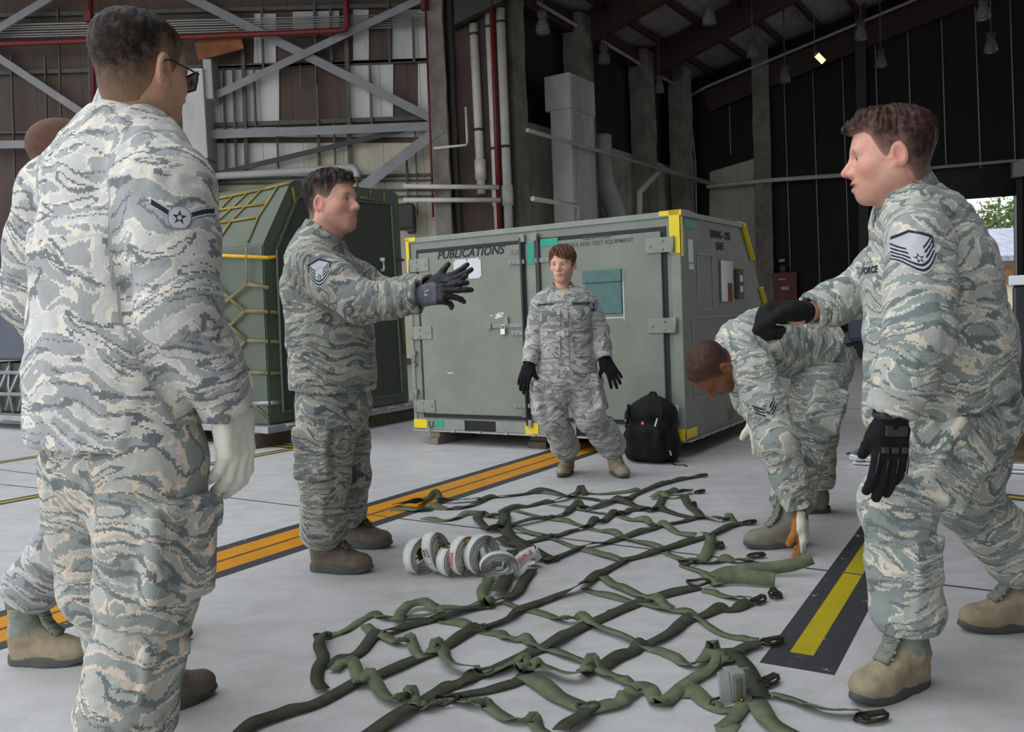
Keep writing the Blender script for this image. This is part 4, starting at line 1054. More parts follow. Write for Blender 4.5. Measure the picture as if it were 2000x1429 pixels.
    bm = bm_new(); add_box(bm, c + nc * .255 + ZX * .27 - dc * .10, (.12, .006, .02), (dc, -nc, ZX)); obj('name_strip', bm, M['pvc'], t)
    bm = bm_new(); add_lathe(bm, c + ZX * .62 - dc * .05, [(.10, -.1), (.11, .02), (.09, .12), (.02, .16)], 14); obj('beacon', bm, M['orange'], t)
    bm = bm_new(); add_box(bm, c + ZX * .95 - dc * .08, (.10, .05, .05), (dc, -nc, ZX)); obj('indicator', bm, M['lamp_glass'], t)

    # outside, beyond the rolling door
    grass = plain('dry_grass', '#6f7250', .95, var=.25, scale=1)
    bm = bm_new(); slab(bm, [(-20, 40, -.02), (120, 10, -.02), (140, 160, -.02), (0, 160, -.02)], (0, 0, -1), .2); struct('ground_outside', bm, grass)
    t = thing('shed', 'cream building with a grey metal roof beyond the rolling door', 'building', (35.126, 62.000, 0.169)[:2] + (0,))
    rm = wall_mat('ribbed_metal_roof', '#9a9aa8', .06, .42, (1, 0, 0)); cm = wall_mat('cream_block', '#cfc4a6', .02, 1.2, (1, 0, 0))
    x0, x1 = (25.688, 62.000, 2.740)[0], (43.879, 62.000, 1.984)[0]
    zr0, zr1 = (35.155, 62.000, 3.650)[2], (35.173, 62.000, 5.741)[2]
    bm = bm_new(); slab(bm, [(x0, 62, -.1), (x1, 62, -.1), (x1, 62, zr0 - .1), (x0, 62, zr0 - .1)], (0, 1, 0), .3); obj('wall', bm, cm, t)
    bm = bm_new(); slab(bm, [(x0 - 1, 61, zr0), (x1 + 1, 61, zr0), (x1 + 1, 68, zr1 + .35), (x0 - 1, 68, zr1 + .35)], (0, 0, 1), .12); add_bar(bm, (x0 - 1, 61, zr0 - .12), (x1 + 1, 61, zr0 - .12), .2, .25); obj('roof', bm, rm, t)
    bm = bm_new(); c = V((35.265, 61.700, 2.509)); add_box(bm, c, (.95, .2, .6)); tag(obj('crate', bm, M['orange']), 'brown crate against the cream building', 'crate')
    leaf = [plain('leaf_green', '#5d7440', .9, var=.5, scale=.9), plain('leaf_olive', '#77784f', .9, var=.4, scale=.9)]
    bark = plain('bark', '#7d7466', .95)
    rnd = random.Random(5)
    for i, (r, lab) in enumerate(((2.6, 'bushy green tree at the right of the daylight opening'), (2.0, 'thin grey-green tree in the middle of the daylight opening'), (2.0, 'low tree at the left of the daylight opening'), (2.6, 'green tree just past the door guide rail'))):
        c = V(TREES[i]); t = thing('tree', lab, 'tree', (c.x, c.y, 0), 0, 'trees beyond the shed')
        bm = bm_new(); add_tube(bm, [(c.x, c.y, 0), c], [.25, .12], 8)
        for k in range(7):
            a = rnd.uniform(0, 2 * PI); add_tube(bm, [(c.x, c.y, c.z - r * .8), c + V((math.cos(a), math.sin(a), rnd.uniform(-.1, .9))) * r * .9], [.08, .02], 5)
        obj('trunk', bm, bark, t)
        bm = bm_new()
        for k in range(900 if i != 1 else 600):
            d = V((rnd.gauss(0, 1), rnd.gauss(0, 1), rnd.gauss(0, .7))).normalized() * r * rnd.uniform(.35, 1.05) * (1 + .25 * mnoise.noise(V((k * .02, i, 0))))
            s = rnd.uniform(.16, .34); q = [V((rnd.uniform(-s, s), rnd.uniform(-s, s), rnd.uniform(-s, s))) for _ in range(3)]
            bm.faces.new([bm.verts.new(c + d + e) for e in q])
        obj('crown', bm, leaf[i % 2], t)



# ---------------------------------------------------------------- containers and equipment
M['olive'] = worn('olive_grey_paint', '#7b8074', '#a9aca3', .705, .55, 3.2)
M['olive_edge'] = plain('olive_edge', '#82877d', .5, var=.12, scale=8)
M['gasket'] = plain('black_gasket', '#2b2c2f', .8, var=.15)
M['green_box'] = plain('dark_green_shell', '#46503f', .5, var=.12, scale=2.5)
M['green_dark'] = plain('dark_green_door', '#343a30', .6, var=.15, scale=3)
M['tape_yellow'] = plain('yellow_tape', '#e3c70c', .45, var=.05)
M['tape_green'] = plain('green_tape', '#12987c', .5, var=.05)
M['net_yellow'] = plain('yellow_webbing', '#87742a', .8, var=.2, scale=9)
M['net_bright'] = plain('bright_yellow_strap', '#d0a010', .7, var=.1)
M['net_tan'] = plain('soiled_webbing', '#6e6643', .85, var=.25, scale=9)
M['pouch'] = plain('teal_vinyl', '#3c6460', .35, var=.15, scale=20)
M['placard'] = plain('white_placard', '#c9ccd0', .4, var=.03)
M['stencil'] = plain('black_stencil', '#20211f', .8)
M['stencil_worn'] = plain('worn_stencil', '#4b4f48', .8)
M['timber'] = plain('weathered_timber', '#7d7463', .9, var=.25, scale=14, bump=.4)
M['timber_dark'] = plain('stained_timber', '#544c3d', .9, var=.3, scale=14, bump=.4)
M['alu'] = plain('dull_aluminium', '#9a9c9d', .45, .6, var=.15, scale=12)
M['black_bag'] = plain('black_nylon', '#0f0f10', .8, var=.2, scale=60, bump=.3, spec=.3)
M['reflective'] = plain('reflective_strip', '#d4d8dc', .4)
M['logo_red'] = plain('red_badge', '#93202a', .5)
M['clear_film'] = plain('clear_document_film', '#6f7475', .12, var=.25, scale=30)
M['navy_gloss'] = plain('dark_gloss_panel', '#24262b', .16, var=.08, scale=2)
M['white_gloss'] = plain('white_paint', '#dfe1e4', .3, var=.03)
M['rubber'] = plain('black_rubber', '#1c1c1d', .8)
M['deck'] = plain('brown_pallet_deck', '#5d4630', .75, var=.25, scale=10)
M['blue_grey'] = plain('slate_blue_box', '#3b4250', .5, var=.1, scale=3)


def screw(bm, c, n, r=.011): add_lathe(bm, c, [(r, 0), (r, .004), (r * .5, .006)], 10, n)


def build_equipment_container():
    O = V((1.249, 6.318, 0)); A = -UX; D = VX; N = -VX      # a: leftwards along the doors, d: inwards, z up
    L = lambda a, d, z: O + A * a + D * d + ZX * z
    t = thing('equipment_container', 'olive double-door container with yellow taped corners behind the woman', 'container', L(1.27, 1.0, .13))
    # shell: profile swept across
    prof = [(0, .13), (0, 1.785), (.02, 1.80), (1.42, 1.80), (2.20, .88), (2.20, .13)]
    bm = bm_new(); add_prism(bm, prof, L(0, 0, 0), (D, ZX, A * 2.53)); body = obj('shell', bm, M['olive'], t)
    bm = bm_new()                                                        # raised rim strips
    add_box(bm, L(1.265, .0, 1.778), (1.275, .012, .022), (A, D, ZX), .004)
    add_box(bm, L(2.515, .0, .97), (.018, .010, .80), (A, D, ZX), .004); add_box(bm, L(.03, .0, .97), (.035, .010, .80), (A, D, ZX), .004)
    add_box(bm, L(1.255, .0, .95), (.040, .014, .78), (A, D, ZX), .004)
    add_box(bm, L(-.006, .70, 1.778), (.012, .71, .02), (A, D, ZX), .003)
    obj('rim', bm, M['olive_edge'], t)
    # base skid with fork openings
    bm = bm_new()
    for a0, a1 in ((.0, .60), (.90, 1.66), (1.98, 2.53)): add_box(bm, L((a0 + a1) / 2, -.006, .175), ((a1 - a0) / 2, .012, .045), (A, D, ZX), .003)
    obj('skid', bm, M['olive_edge'], t)
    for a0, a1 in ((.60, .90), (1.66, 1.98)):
        bm = bm_new(); add_box(bm, L((a0 + a1) / 2, -.001, .175), ((a1 - a0) / 2, .003, .042), (A, D, ZX)); obj('fork_shade_plate', bm, M['rubber'], t)  # black plate standing in for the shade inside the fork pocket
    bm = bm_new(); add_box(bm, L(1.265, -.012, .122), (1.265, .02, .007), (A, D, ZX)); add_box(bm, L(-.01, 1.1, .122), (.02, 1.1, .007), (A, D, ZX))
    for k in range(9): add_box(bm, L(.2 + k * .27, -.034, .124), (.018, .006, .010), (A, D, ZX)); add_box(bm, L(-.034, .25 + k * .23, .124), (.006, .018, .010), (A, D, ZX))
    obj('pallet_edge', bm, M['alu'], t)
    # doors
    for a0, a1, nm in ((.105, 1.195, 'r'), (1.315, 2.425, 'l')):
        z0, z1 = .235, 1.695
        bm = bm_new(); add_box(bm, L((a0 + a1) / 2, -.002, (z0 + z1) / 2), ((a1 - a0) / 2 + .0, .006, (z1 - z0) / 2), (A, D, ZX)); g = obj('gasket', bm, M['gasket'], t)
        d = bm_new(); add_box(d, L((a0 + a1) / 2, -.012, (z0 + z1) / 2), ((a1 - a0) / 2 - .034, .014, (z1 - z0) / 2 - .034), (A, D, ZX), .006); door = obj('door', d, M['olive'], t)
        for z in (1.56, .975, .335):
            h = bm_new(); s = 1 if nm == 'r' else -1; e = a0 if nm == 'r' else a1
            add_box(h, L(e + s * .045, -.030, z), (.105, .006, .055), (A, D, ZX), .003)
            add_tube(h, [L(e - s * .062, -.030, z - .058), L(e - s * .062, -.030, z + .058)], .011, 10)
            screw(h, L(e + s * .02, -.036, z + .03), N); screw(h, L(e + s * .02, -.036, z - .03), N); screw(h, L(e + s * .115, -.036, z), N)
            obj('hinge', h, M['olive_edge'], door)
        # lock rod with keepers
        e = a1 if nm == 'r' else a0; s = 1 if nm == 'r' else -1
        r = bm_new(); add_tube(r, [L(e - s * .020 * 1, -.040, .20), L(e - s * .020, -.040, 1.71)], .011, 10); rod = obj('lock_rod', r, M['steel_dark'], door)
        for z in (1.52, .95, .36):
            k = bm_new(); add_box(k, L(e - s * .065, -.034, z), (.075, .005, .018), (A, D, ZX), .002); screw(k, L(e - s * .115, -.039, z), N, .008); screw(k, L(e - s * .075, -.039, z), N, .008); obj('keeper', k, M['olive_edge'], door)
        for z in (1.705, .215):
            k = bm_new(); add_box(k, L(e, -.030, z), (.022, .016, .030), (A, D, ZX), .004); obj('cam_latch', k, M['steel'], door)
        if nm == 'l':
            k = bm_new(); add_box(k, L(1.50, -.032, 1.012), (.175, .006, .017), (A, D, ZX), .003); add_box(k, L(1.50, -.036, 1.045), (.020, .008, .040), (A, D, ZX), .003); add_box(k, L(1.665, -.04, 1.012), (.020, .012, .022), (A, D, ZX), .003); obj('hasp', k, M['olive_edge'], door)
            k = bm_new(); add_box(k, L(1.525, -.050, .965), (.022, .010, .024), (A, D, ZX), .004); sh = catmull([L(1.51, -.05, .985), L(1.51, -.05, 1.012), L(1.525, -.05, 1.022), L(1.54, -.05, 1.012), L(1.54, -.05, .985)], 4); add_tube(k, sh, .004, 8)
            tag(obj('padlock', k, M['silver']), 'silver padlock on the door hasp of the olive container', 'padlock')
            k = bm_new(); add_box(k, L(1.870, -.029, 1.497), (.140, .002, .084), (A, D, ZX)); pl = obj('placard', k, M['placard'], door)
            k = bm_new(); [screw(k, L(1.87 + x, -.031, 1.497 + z), N, .006) for x in (-.13, 0, .13) for z in (-.076, .076)]; obj('rivets', k, M['steel_dark'], pl)
            put_text('stencil', 'PUBLICATIONS', .098, L(1.842, -.0275, 1.628), UX, ZX, M['stencil'], door, shear=.28, weight=.002, spacing=1.02)
            k = bm_new(); add_box(k, L(1.372, -.028, .285), (.022, .002, .02), (A, D, ZX)); add_box(k, L(1.40, -.028, 1.60), (.035, .002, .018), (A, D, ZX)); obj('sticker', k, M['timber'], door)
            k = bm_new()
            for (a, z, w, h) in ((1.57, 1.10, .035, .020), (1.545, 1.112, .022, .012), (1.65, 1.10, .012, .006), (2.10, .625, .035, .006), (1.60, 1.08, .018, .008)):
                bb = [(w * math.cos(q) * (1 + .3 * math.sin(3 * q + a * 9)), h * math.sin(q) * (1 + .3 * math.cos(5 * q))) for q in [i * 2 * PI / 14 for i in range(14)]]
                add_prism(k, bb, L(a, -.0262, z), (A, ZX, N * .0008))
            obj('paint_scrape', k, M['placard'], door)
        else:
            put_text('stencil', 'CREW CHIEF', .043, L(.655, -.0275, 1.660), UX, ZX, M['stencil_worn'], door, weight=.0004, spacing=1.05)
            put_text('stencil', 'TOOLS AND TEST EQUIPMENT', .043, L(.655, -.0275, 1.616), UX, ZX, M['stencil_worn'], door, weight=.0004, spacing=1.02)
            k = bm_new(); add_box(k, L(.615, -.030, 1.235), (.155, .006, .160), (A, D, ZX), .006); add_box(k, L(.62, -.038, 1.362), (.165, .010, .048), (A, D, ZX), .006); obj('document_pouch', k, M['pouch'], door)
            k = bm_new(); add_box(k, L(.45, -.0265, 1.21), (.004, .001, .19), (A, D, ZX)); add_box(k, L(.615, -.0265, 1.045), (.165, .001, .004), (A, D, ZX)); obj('tape_edge', k, M['placard'], door)
    # draw latches on the left post
    for z in (.80, .46):
        k = bm_new(); add_box(k, L(2.495, -.022, z), (.026, .012, .020), (A, D, ZX), .003); add_tube(k, catmull([L(2.48, -.03, z - .015), L(2.478, -.035, z - .07), L(2.50, -.035, z - .085), L(2.515, -.03, z - .04)], 4), .006, 6); add_box(k, L(2.495, -.022, z - .10), (.020, .010, .014), (A, D, ZX), .003); obj('draw_latch', k, M['olive_edge'], t)
    k = bm_new(); add_tube(k, catmull([L(2.355, -.02, .205), L(2.352, -.03, .165), L(2.335, -.034, .150), L(2.312, -.03, .165), L(2.315, -.02, .205)], 4), .005, 6); obj('tie_ring', k, M['steel_dark'], t)
    # corner tapes
    for nm, c, h in (('y', (2.475, -.014, 1.790), (.055, .003, .016)), ('y', (2.512, -.014, 1.65), (.016, .003, .145)), ('y', (.065, -.014, 1.786), (.085, .003, .018)), ('y', (.035, -.014, 1.65), (.040, .003, .155)),
                     ('y', (-.014, .13, 1.783), (.003, .13, .018)), ('y', (-.012, .012, 1.62), (.003, .016, .15)), ('y', (2.455, -.020, .178), (.072, .003, .038)), ('y', (1.305, -.021, .170), (.060, .003, .048)),
                     ('y', (.075, -.020, .172), (.078, .003, .042)), ('y', (-.010, .10, .175), (.003, .10, .036)), ('y', (-.014, 1.35, 1.785), (.003, .075, .020)),
                     ('g', (2.245, -.020, .185), (.045, .002, .028)), ('g', (1.255, -.017, 1.58), (.030, .002, .085)), ('g', (1.075, -.0275, 1.655), (.080, .002, .030)), ('g', (1.225, -.017, .345), (.026, .002, .075)),
                     ('g', (-.004, .20, 1.715), (.003, .13, .028)), ('g', (-.004, .05, 1.60), (.003, .03, .10))):
        k = bm_new(); add_box(k, L(*c), h, (A, D, ZX)); obj('tape', k, M['tape_yellow' if nm == 'y' else 'tape_green'], t)
    k = bm_new()
    for (d0, z0, d1, z1) in ((1.41, 1.79, 1.66, 1.495), (1.87, 1.25, 2.02, 1.075)): add_bar(k, L(-.004, d0, z0), L(-.004, d1, z1), .014, .06, A * -1)
    obj('tape', k, M['tape_yellow'], t)
    # right flank fittings
    put_text('stencil', 'SSRWG - OSE', .085, L(-.004, .86, 1.665), VX, ZX, M['stencil'], t, weight=.001, spacing=.95)
    put_text('stencil', 'SAFE', .085, L(-.004, .84, 1.575), VX, ZX, M['stencil'], t, weight=.001)
    k = bm_new(); add_box(k, L(-.003, .195, 1.515), (.002, .045, .085), (A, D, ZX)); add_box(k, L(-.003, .20, 1.40), (.002, .045, .022), (A, D, ZX)); obj('data_label', k, M['placard'], t)
    k = bm_new(); add_box(k, L(-.008, .97, 1.30), (.006, .150, .170), (A, D, ZX), .004); f = obj('document_holder', k, M['clear_film'], t)
    k = bm_new(); add_box(k, L(-.015, 1.03, 1.21), (.001, .055, .075), (A, D, ZX)); obj('orange_slip', k, M['orange'], f)
    k = bm_new(); add_box(k, L(-.016, 1.27, 1.28), (.016, .075, .125), (A, D, ZX), .006); f = obj('control_box', k, M['green_dark'], t)
    k = bm_new(); [add_box(k, L(-.034, 1.27, 1.28 + s), (.002, .032, .026), (A, D, ZX)) for s in (-.045, .045)]; obj('indicator', k, M['placard'], f)
    k = bm_new()
    for (d0, d1, z0, z1) in ((.33, .66, 1.08, 1.50), (.20, 1.65, .42, 1.02)):
        for dd in (d0, d1): add_box(k, L(-.003, dd, (z0 + z1) / 2), (.005, .008, (z1 - z0) / 2), (A, D, ZX))
        for zz in (z0, z1): add_box(k, L(-.003, (d0 + d1) / 2, zz), (.005, (d1 - d0) / 2, .008), (A, D, ZX))
    obj('panel_frame', k, M['olive_edge'], t)
    k = bm_new(); add_box(k, L(-.003, 1.0, .21), (.002, .065, .05), (A, D, ZX)); obj('sticker', k, M['timber'], t)
    k = bm_new(); add_tube(k, [L(.06 + math.cos(q) * .07, .16 + math.sin(q) * .07, 1.808) for q in [i * PI / 8 for i in range(16)]], .006, 6, closed=True); obj('lifting_ring', k, M['alu'], t)
    # timber under the container
    for a, d, lab, m in ((2.31, .28, 'left stack of two timbers under the olive container', 'timber'), (1.30, .36, 'timber block under the middle of the olive container', 'timber_dark'), (.35, .42, 'timber block under the right end of the olive container', 'timber_dark')):
        tt = thing('dunnage', lab, 'timber', L(a, d, 0), 0, 'timbers under the olive container')
        for z0, w in ((.029, .050), (.087, .050)):
            k = bm_new(); add_box(k, L(a, d + (.0 if z0 < .05 else .03), z0), (w if m == 'timber' else .085, .32, .028), (A, D, ZX), .004); obj('timber', k, M[m], tt)
    return t


def surface_strap(bm, a, b, w, n, lift=.008, th=.004):
    a, b = V(a) + V(n) * lift, V(b) + V(n) * lift; add_ribbon(bm, [a, a.lerp(b, .5), b], w, V(n), th)


def build_netted_container():
    O = V((-2.209, 7.817, 0)); A = -UX; D = VX; N = -VX
    L = lambda a, d, z: O + A * a + D * d + ZX * z
    t = thing('netted_container', 'dark green container under a yellow cargo net beside the gesturing instructor', 'container', L(1.1, 1.0, .16))
    prof = [(0, .20), (.04, 1.82), (.405, 2.395), (.47, 2.44), (1.90, 2.47), (1.97, 2.42), (1.985, .20)]
    bm = bm_new(); add_prism(bm, prof, L(0, 0, 0), (D, ZX, A * 2.24)); bmesh.ops.bevel(bm, geom=[e for e in bm.edges if e.calc_length() > 1.5], offset=.012, segments=2, affect='EDGES'); obj('shell', bm, M['green_box'], t)
    bm = bm_new(); inset = [(.16, .30), (.19, 1.78), (.49, 2.28), (1.82, 2.33), (1.85, .30)]
    add_prism(bm, inset, L(-.012, 0, 0), (D, ZX, A * .02)); obj('end_door', bm, M['green_dark'], t)
    bm = bm_new(); q = inset + [inset[0]]
    for i in range(len(inset)): add_bar(bm, L(-.014, *q[i]), L(-.014, *q[i + 1]), .02, .02)
    for d, z in ((.30, .9), (.30, 1.5), (1.2, .6)): add_box(bm, L(-.03, d, z), (.02, .04, .10), (A, D, ZX), .006)
    obj('door_trim', bm, M['green_box'], t)
    bm = bm_new(); add_box(bm, L(1.12, .99, .165), (1.22, 1.10, .03), (A, D, ZX), .006); pal = obj('pallet', bm, M['alu'], t)
    for k in range(7):
        bm = bm_new(); add_tube(bm, [L(-.13 + .03 * math.cos(q), .15 + k * .28 + .035 * math.sin(q), .19) for q in [i * PI / 5 for i in range(10)]], .008, 6, closed=True)
        add_box(bm, L(-.10, .15 + k * .28, .185), (.03, .045, .015), (A, D, ZX), .004); obj('tie_ring', bm, M['steel'], pal)
    for (a, d) in ((.10, .2), (1.2, .2), (2.1, .2), (.05, 1.7)):
        bm = bm_new(); add_box(bm, L(a, d, .066), (.07, .35, .066), (A, D, ZX), .005); tag(obj('dunnage', bm, M['timber_dark']), 'timber under the netted container', 'timber', 'timbers under the netted container')
    nK = V(NK); nets = {}
    for surf_, m, w, a, b in LNET:
        n = {'L': N, 'K': nK, 'E': UX}[surf_]
        bm = bm_new(); surface_strap(bm, a, b, w * .72, n); obj('net_strap', bm, M[m], t)
    # ratchet end and hook on the hanging strap
    bm = bm_new(); h = V(HOOK_AT) + UX * .02; add_tube(bm, catmull([h + ZX * .06, h + ZX * .02 + VX * .02, h - ZX * .03 + VX * .02, h - ZX * .05 - VX * .005, h - ZX * .03 - VX * .025], 5), .012, 8); add_box(bm, h + ZX * .07, (.012, .03, .02), (UX, VX, ZX), .003); obj('hook', bm, M['silver'], t)
    # a second, slate blue load further left
    t2 = thing('blue_container', 'slate blue container on a netted dark base at the left edge', 'container', L(3.9, .9, 0))
    bm = bm_new(); add_box(bm, L(4.2, .9, 1.25), (1.15, .85, .44), (A, D, ZX), .03); obj('upper_case', bm, M['blue_grey'], t2)
    bm = bm_new(); add_box(bm, L(4.2, .95, .48), (1.05, .8, .30), (A, D, ZX), .02); obj('lower_case', bm, M['green_dark'], t2)
    bm = bm_new(); add_box(bm, L(4.2, .9, .14), (1.25, .95, .03), (A, D, ZX), .005); add_box(bm, L(4.2, .9, .06), (1.0, .6, .055), (A, D, ZX)); obj('pallet', bm, M['alu'], t2)
    bm = bm_new()
    for k in range(8):
        a0 = 3.2 + k * .28; add_ribbon(bm, [L(a0, .13, .80), L(a0 + .06, .12, .5), L(a0 - .04, .10, .18)], .04, N, .004); add_ribbon(bm, [L(a0, .12, .75), L(a0 + .26, .11, .45), L(a0 + .40, .10, .2)], .035, N, .004)
    add_ribbon(bm, [L(3.1, .11, .66), L(5.3, .11, .66)], .045, N, .004); add_ribbon(bm, [L(3.1, .11, .40), L(5.3, .11, .40)], .045, N, .004)
    obj('netting', bm, M['alu'], t2)


def build_backpack():
    c = L0 = V((.985, 6.245, 0))
    t = thing('backpack', 'black backpack with reflective strips leaning against the olive container', 'backpack', c)
    x, y, z = UX, VX, ZX
    W = lambda a, b, d: c + x * a + y * b + z * d
    R = rot3(x, y, z)
    body = s_union([(s_box(W(0, .015, .20), (.185, .095, .20), R, .07), 0), (s_ell(W(0, .03, .37), (.135, .085, .115), R), .09), (s_box(W(0, -.085, .145), (.150, .055, .125), R, .05), .03), (s_ell(W(-.165, -.01, .13), (.05, .075, .12), R), .03), (s_ell(W(.165, -.01, .13), (.05, .075, .12), R), .03)])
    def fn(p): return np.maximum(body(p), .004 - p[:, 2])
    lo, hi = bounds([W(-.26, -.2, 0), W(.26, .2, .5), W(-.26, .2, 0), W(.26, -.2, .5)], .03)
    v, q = surf(fn, lo, hi, .008); v = relax(v, q, 1, .4); v = v + normals_np(v, q) * ((vnoise(v * 16, 3) - .5) * .02)[:, None]; v[:, 2] = np.maximum(v[:, 2], .002)
    b = obj('bag', mesh_np('bag', v, q), M['black_bag'], t)
    bm = bm_new(); add_tube(bm, catmull([W(-.03, .05, .455), W(-.02, .05, .49), W(.02, .05, .49), W(.03, .05, .455)], 5), .009, 8); obj('carry_loop', bm, M['black_bag'], t)
    bm = bm_new(); add_tube(bm, catmull([W(-.14, -.07, .42), W(-.135, -.10, .34), W(-.13, -.145, .26)], 6), .010, 6); add_tube(bm, catmull([W(.13, -.07, .42), W(.125, -.10, .34), W(.12, -.145, .26)], 6), .010, 6); obj('compression_strap', bm, M['black_bag'], t)
    for pts in ([(-.170, -.104, .305), (-.150, -.104, .265)], [(.085, -.125, .325), (.075, -.130, .27)], [(.175, -.09, .10), (.180, -.085, .065)]):
        h = on_surface(b, [W(*p) - y * .2 for p in pts], y)
        if all(h): bm = bm_new(); add_bar(bm, h[0][0] - y * .003, h[1][0] - y * .003, .010, .004, y); obj('reflective_strip', bm, M['reflective'], b)
    h = on_surface(b, [W(-.02, -.4, .285)], y)[0]
    if h:
        bm = bm_new(); add_box(bm, h[0] - y * .004, (.013, .004, .020), (x, y, z), .003); g = obj('badge', bm, M['logo_red'], b)
        bm = bm_new(); add_box(bm, h[0] - y * .009 + z * .004, (.008, .001, .0025), (x, y, z)); add_box(bm, h[0] - y * .009 + z * .004, (.0025, .0012, .008), (x, y, z)); obj('badge_cross', bm, M['reflective'], g)
    bm = bm_new(); add_ribbon(bm, catmull([W(.16, -.06, .02), W(.22, -.10, .005), W(.27, -.08, .004), W(.31, -.12, .004)], 5), .014, ZX, .003); obj('loose_strap', bm, M['black_bag'], t)


def build_cart():
    O = V((2.284, 5.833, 0)); A = UX; D = VX
    L = lambda a, d, z: O + A * a + D * d + ZX * z
    t = thing('cargo_pallet', 'low pallet with bright metal rails and brown deck under the wheeled cart', 'pallet', L(1.0, .9, 0))
    bm = bm_new(); add_box(bm, L(1.25, 1.05, .062), (1.22, 1.02, .016), (A, D, ZX)); obj('deck', bm, M['deck'], t)
    bm = bm_new()
    for d in (.0, 2.08): add_box(bm, L(1.25, d, .042), (1.25, .032, .020), (A, D, ZX), .006); add_box(bm, L(1.25, d - .02, .014), (1.25, .045, .008), (A, D, ZX), .003)
    for a in (.0, 2.5): add_box(bm, L(a, 1.05, .042), (.032, 1.05, .020), (A, D, ZX), .006)
    for k in range(9): add_box(bm, L(.12 + k * .28, -.04, .044), (.06, .015, .016), (A, D, ZX), .004)
    obj('rail', bm, M['silver'], t)
    for k in range(4):
        bm = bm_new(); add_tube(bm, [L(-.04 - .03 * abs(math.sin(q)), .12 + k * .5 + .035 * math.cos(q), .045) for q in [i * PI / 6 for i in range(12)]], .007, 6, closed=True); obj('tie_ring', bm, M['steel'], t)
        bm = bm_new(); add_tube(bm, [L(.05 + k * .09 - .03 * math.cos(q), -.05 - .025 * abs(math.sin(q)), .03) for q in [i * PI / 6 for i in range(12)]], .006, 6, closed=True); obj('tie_ring', bm, M['steel'], t)
    # cart
    t = thing('equipment_cart', 'dark glossy wheeled cart with white trim and bent black handle at the right edge', 'cart', L(1.9, .7, .078))
    x0, x1, d0, d1 = .92, 2.35, .35, 1.15
    bm = bm_new(); add_box(bm, L((x0 + x1) / 2, (d0 + d1) / 2, .735), ((x1 - x0) / 2, (d1 - d0) / 2, .42), (A, D, ZX), .02); obj('cabinet', bm, M['navy_gloss'], t)
    bm = bm_new(); add_box(bm, L((x0 + x1) / 2, (d0 + d1) / 2, 1.185), ((x1 - x0) / 2 + .02, (d1 - d0) / 2 + .02, .032), (A, D, ZX), .008); obj('top', bm, M['white_gloss'], t)
    bm = bm_new(); add_box(bm, L((x0 + x1) / 2, (d0 + d1) / 2, .285), ((x1 - x0) / 2 + .01, (d1 - d0) / 2 + .01, .034), (A, D, ZX), .006); obj('base_frame', bm, M['white_gloss'], t)
    for a, d in ((1.12, .45), (2.2, .45), (1.12, 1.05), (2.2, 1.05)):
        bm = bm_new(); c = L(a, d, .155); add_lathe(bm, c - D * .022, [(.02, 0), (.066, .002), (.072, .010), (.072, .034), (.066, .042), (.02, .044)], 20, D); w = obj('caster', bm, M['rubber'], t)
        bm = bm_new(); add_box(bm, c + ZX * .088, (.035, .045, .008), (A, D, ZX)); [add_box(bm, c + ZX * .04 + D * (s * .030), (.014, .004, .06), (A, D, ZX)) for s in (-1, 1)]; add_tube(bm, [c - D * .04, c + D * .04], .012, 8); obj('caster_fork', bm, M['steel'], w)
    bm = bm_new(); add_tube(bm, catmull([L(1.00, d0 - .01, 1.13), L(1.06, d0 - .06, 1.10), L(1.145, d0 - .10, 1.02), L(1.165, d0 - .11, .92), L(1.17, d0 - .10, .78), L(1.17, d0 - .02, .74)], 6), .020, 10); h = obj('handle', bm, M['rubber'], t)
    bm = bm_new(); add_tube(bm, [L(1.17 + .028 * math.cos(q), d0 - .06 + .02 * math.sin(q * 2), .80 + .03 * math.sin(q)) for q in [i * PI / 6 for i in range(12)]], .005, 6, closed=True); o = obj('cord_tie', bm, M['tape_yellow'], h); o['label'] = 'yellow cord tied round the handle'
    # towed unit further back
    q0 = V((6.176, 16.370, 0.000)); q0 = V((q0.x, q0.y, 0))
    L2 = lambda a, d, z: V(TUG) + A * a + D * d + ZX * z
    t = thing('towed_unit', 'dark slate low towed unit with a black tow bar behind the bending person', 'cart', L2(.7, .5, 0))
    bm = bm_new(); add_box(bm, L2(.95, .5, .62), (.95, .5, .30), (A, D, ZX), .10); obj('hull', bm, M['blue_grey'], t)
    bm = bm_new(); add_box(bm, L2(.95, .5, .27), (.85, .40, .07), (A, D, ZX), .02); add_box(bm, L2(.95, .5, 1.10), (.80, .42, .20), (A, D, ZX), .04); obj('chassis', bm, M['rubber'], t)
    for a in (.35, 1.55):
        bm = bm_new(); add_lathe(bm, L2(a, .0, .20), [(.05, 0), (.19, .01), (.20, .04), (.20, .12), (.19, .15), (.05, .16)], 20, D); obj('wheel', bm, M['rubber'], t)
    bm = bm_new(); add_bar(bm, L2(.1, .25, .30), L2(-.95, .1, .10), .07, .07); add_bar(bm, L2(.1, .75, .30), L2(-.95, .1, .10), .07, .07); add_lathe(bm, L2(-.98, .1, .0), [(.05, 0), (.05, .10), (.08, .12), (.08, .14)], 10); obj('tow_bar', bm, M['rubber'], t)

# ---------------------------------------------------------------- people
def unit(v): return V(v).normalized()


def lerp(a, b, t): return V(a) * (1 - t) + V(b) * t


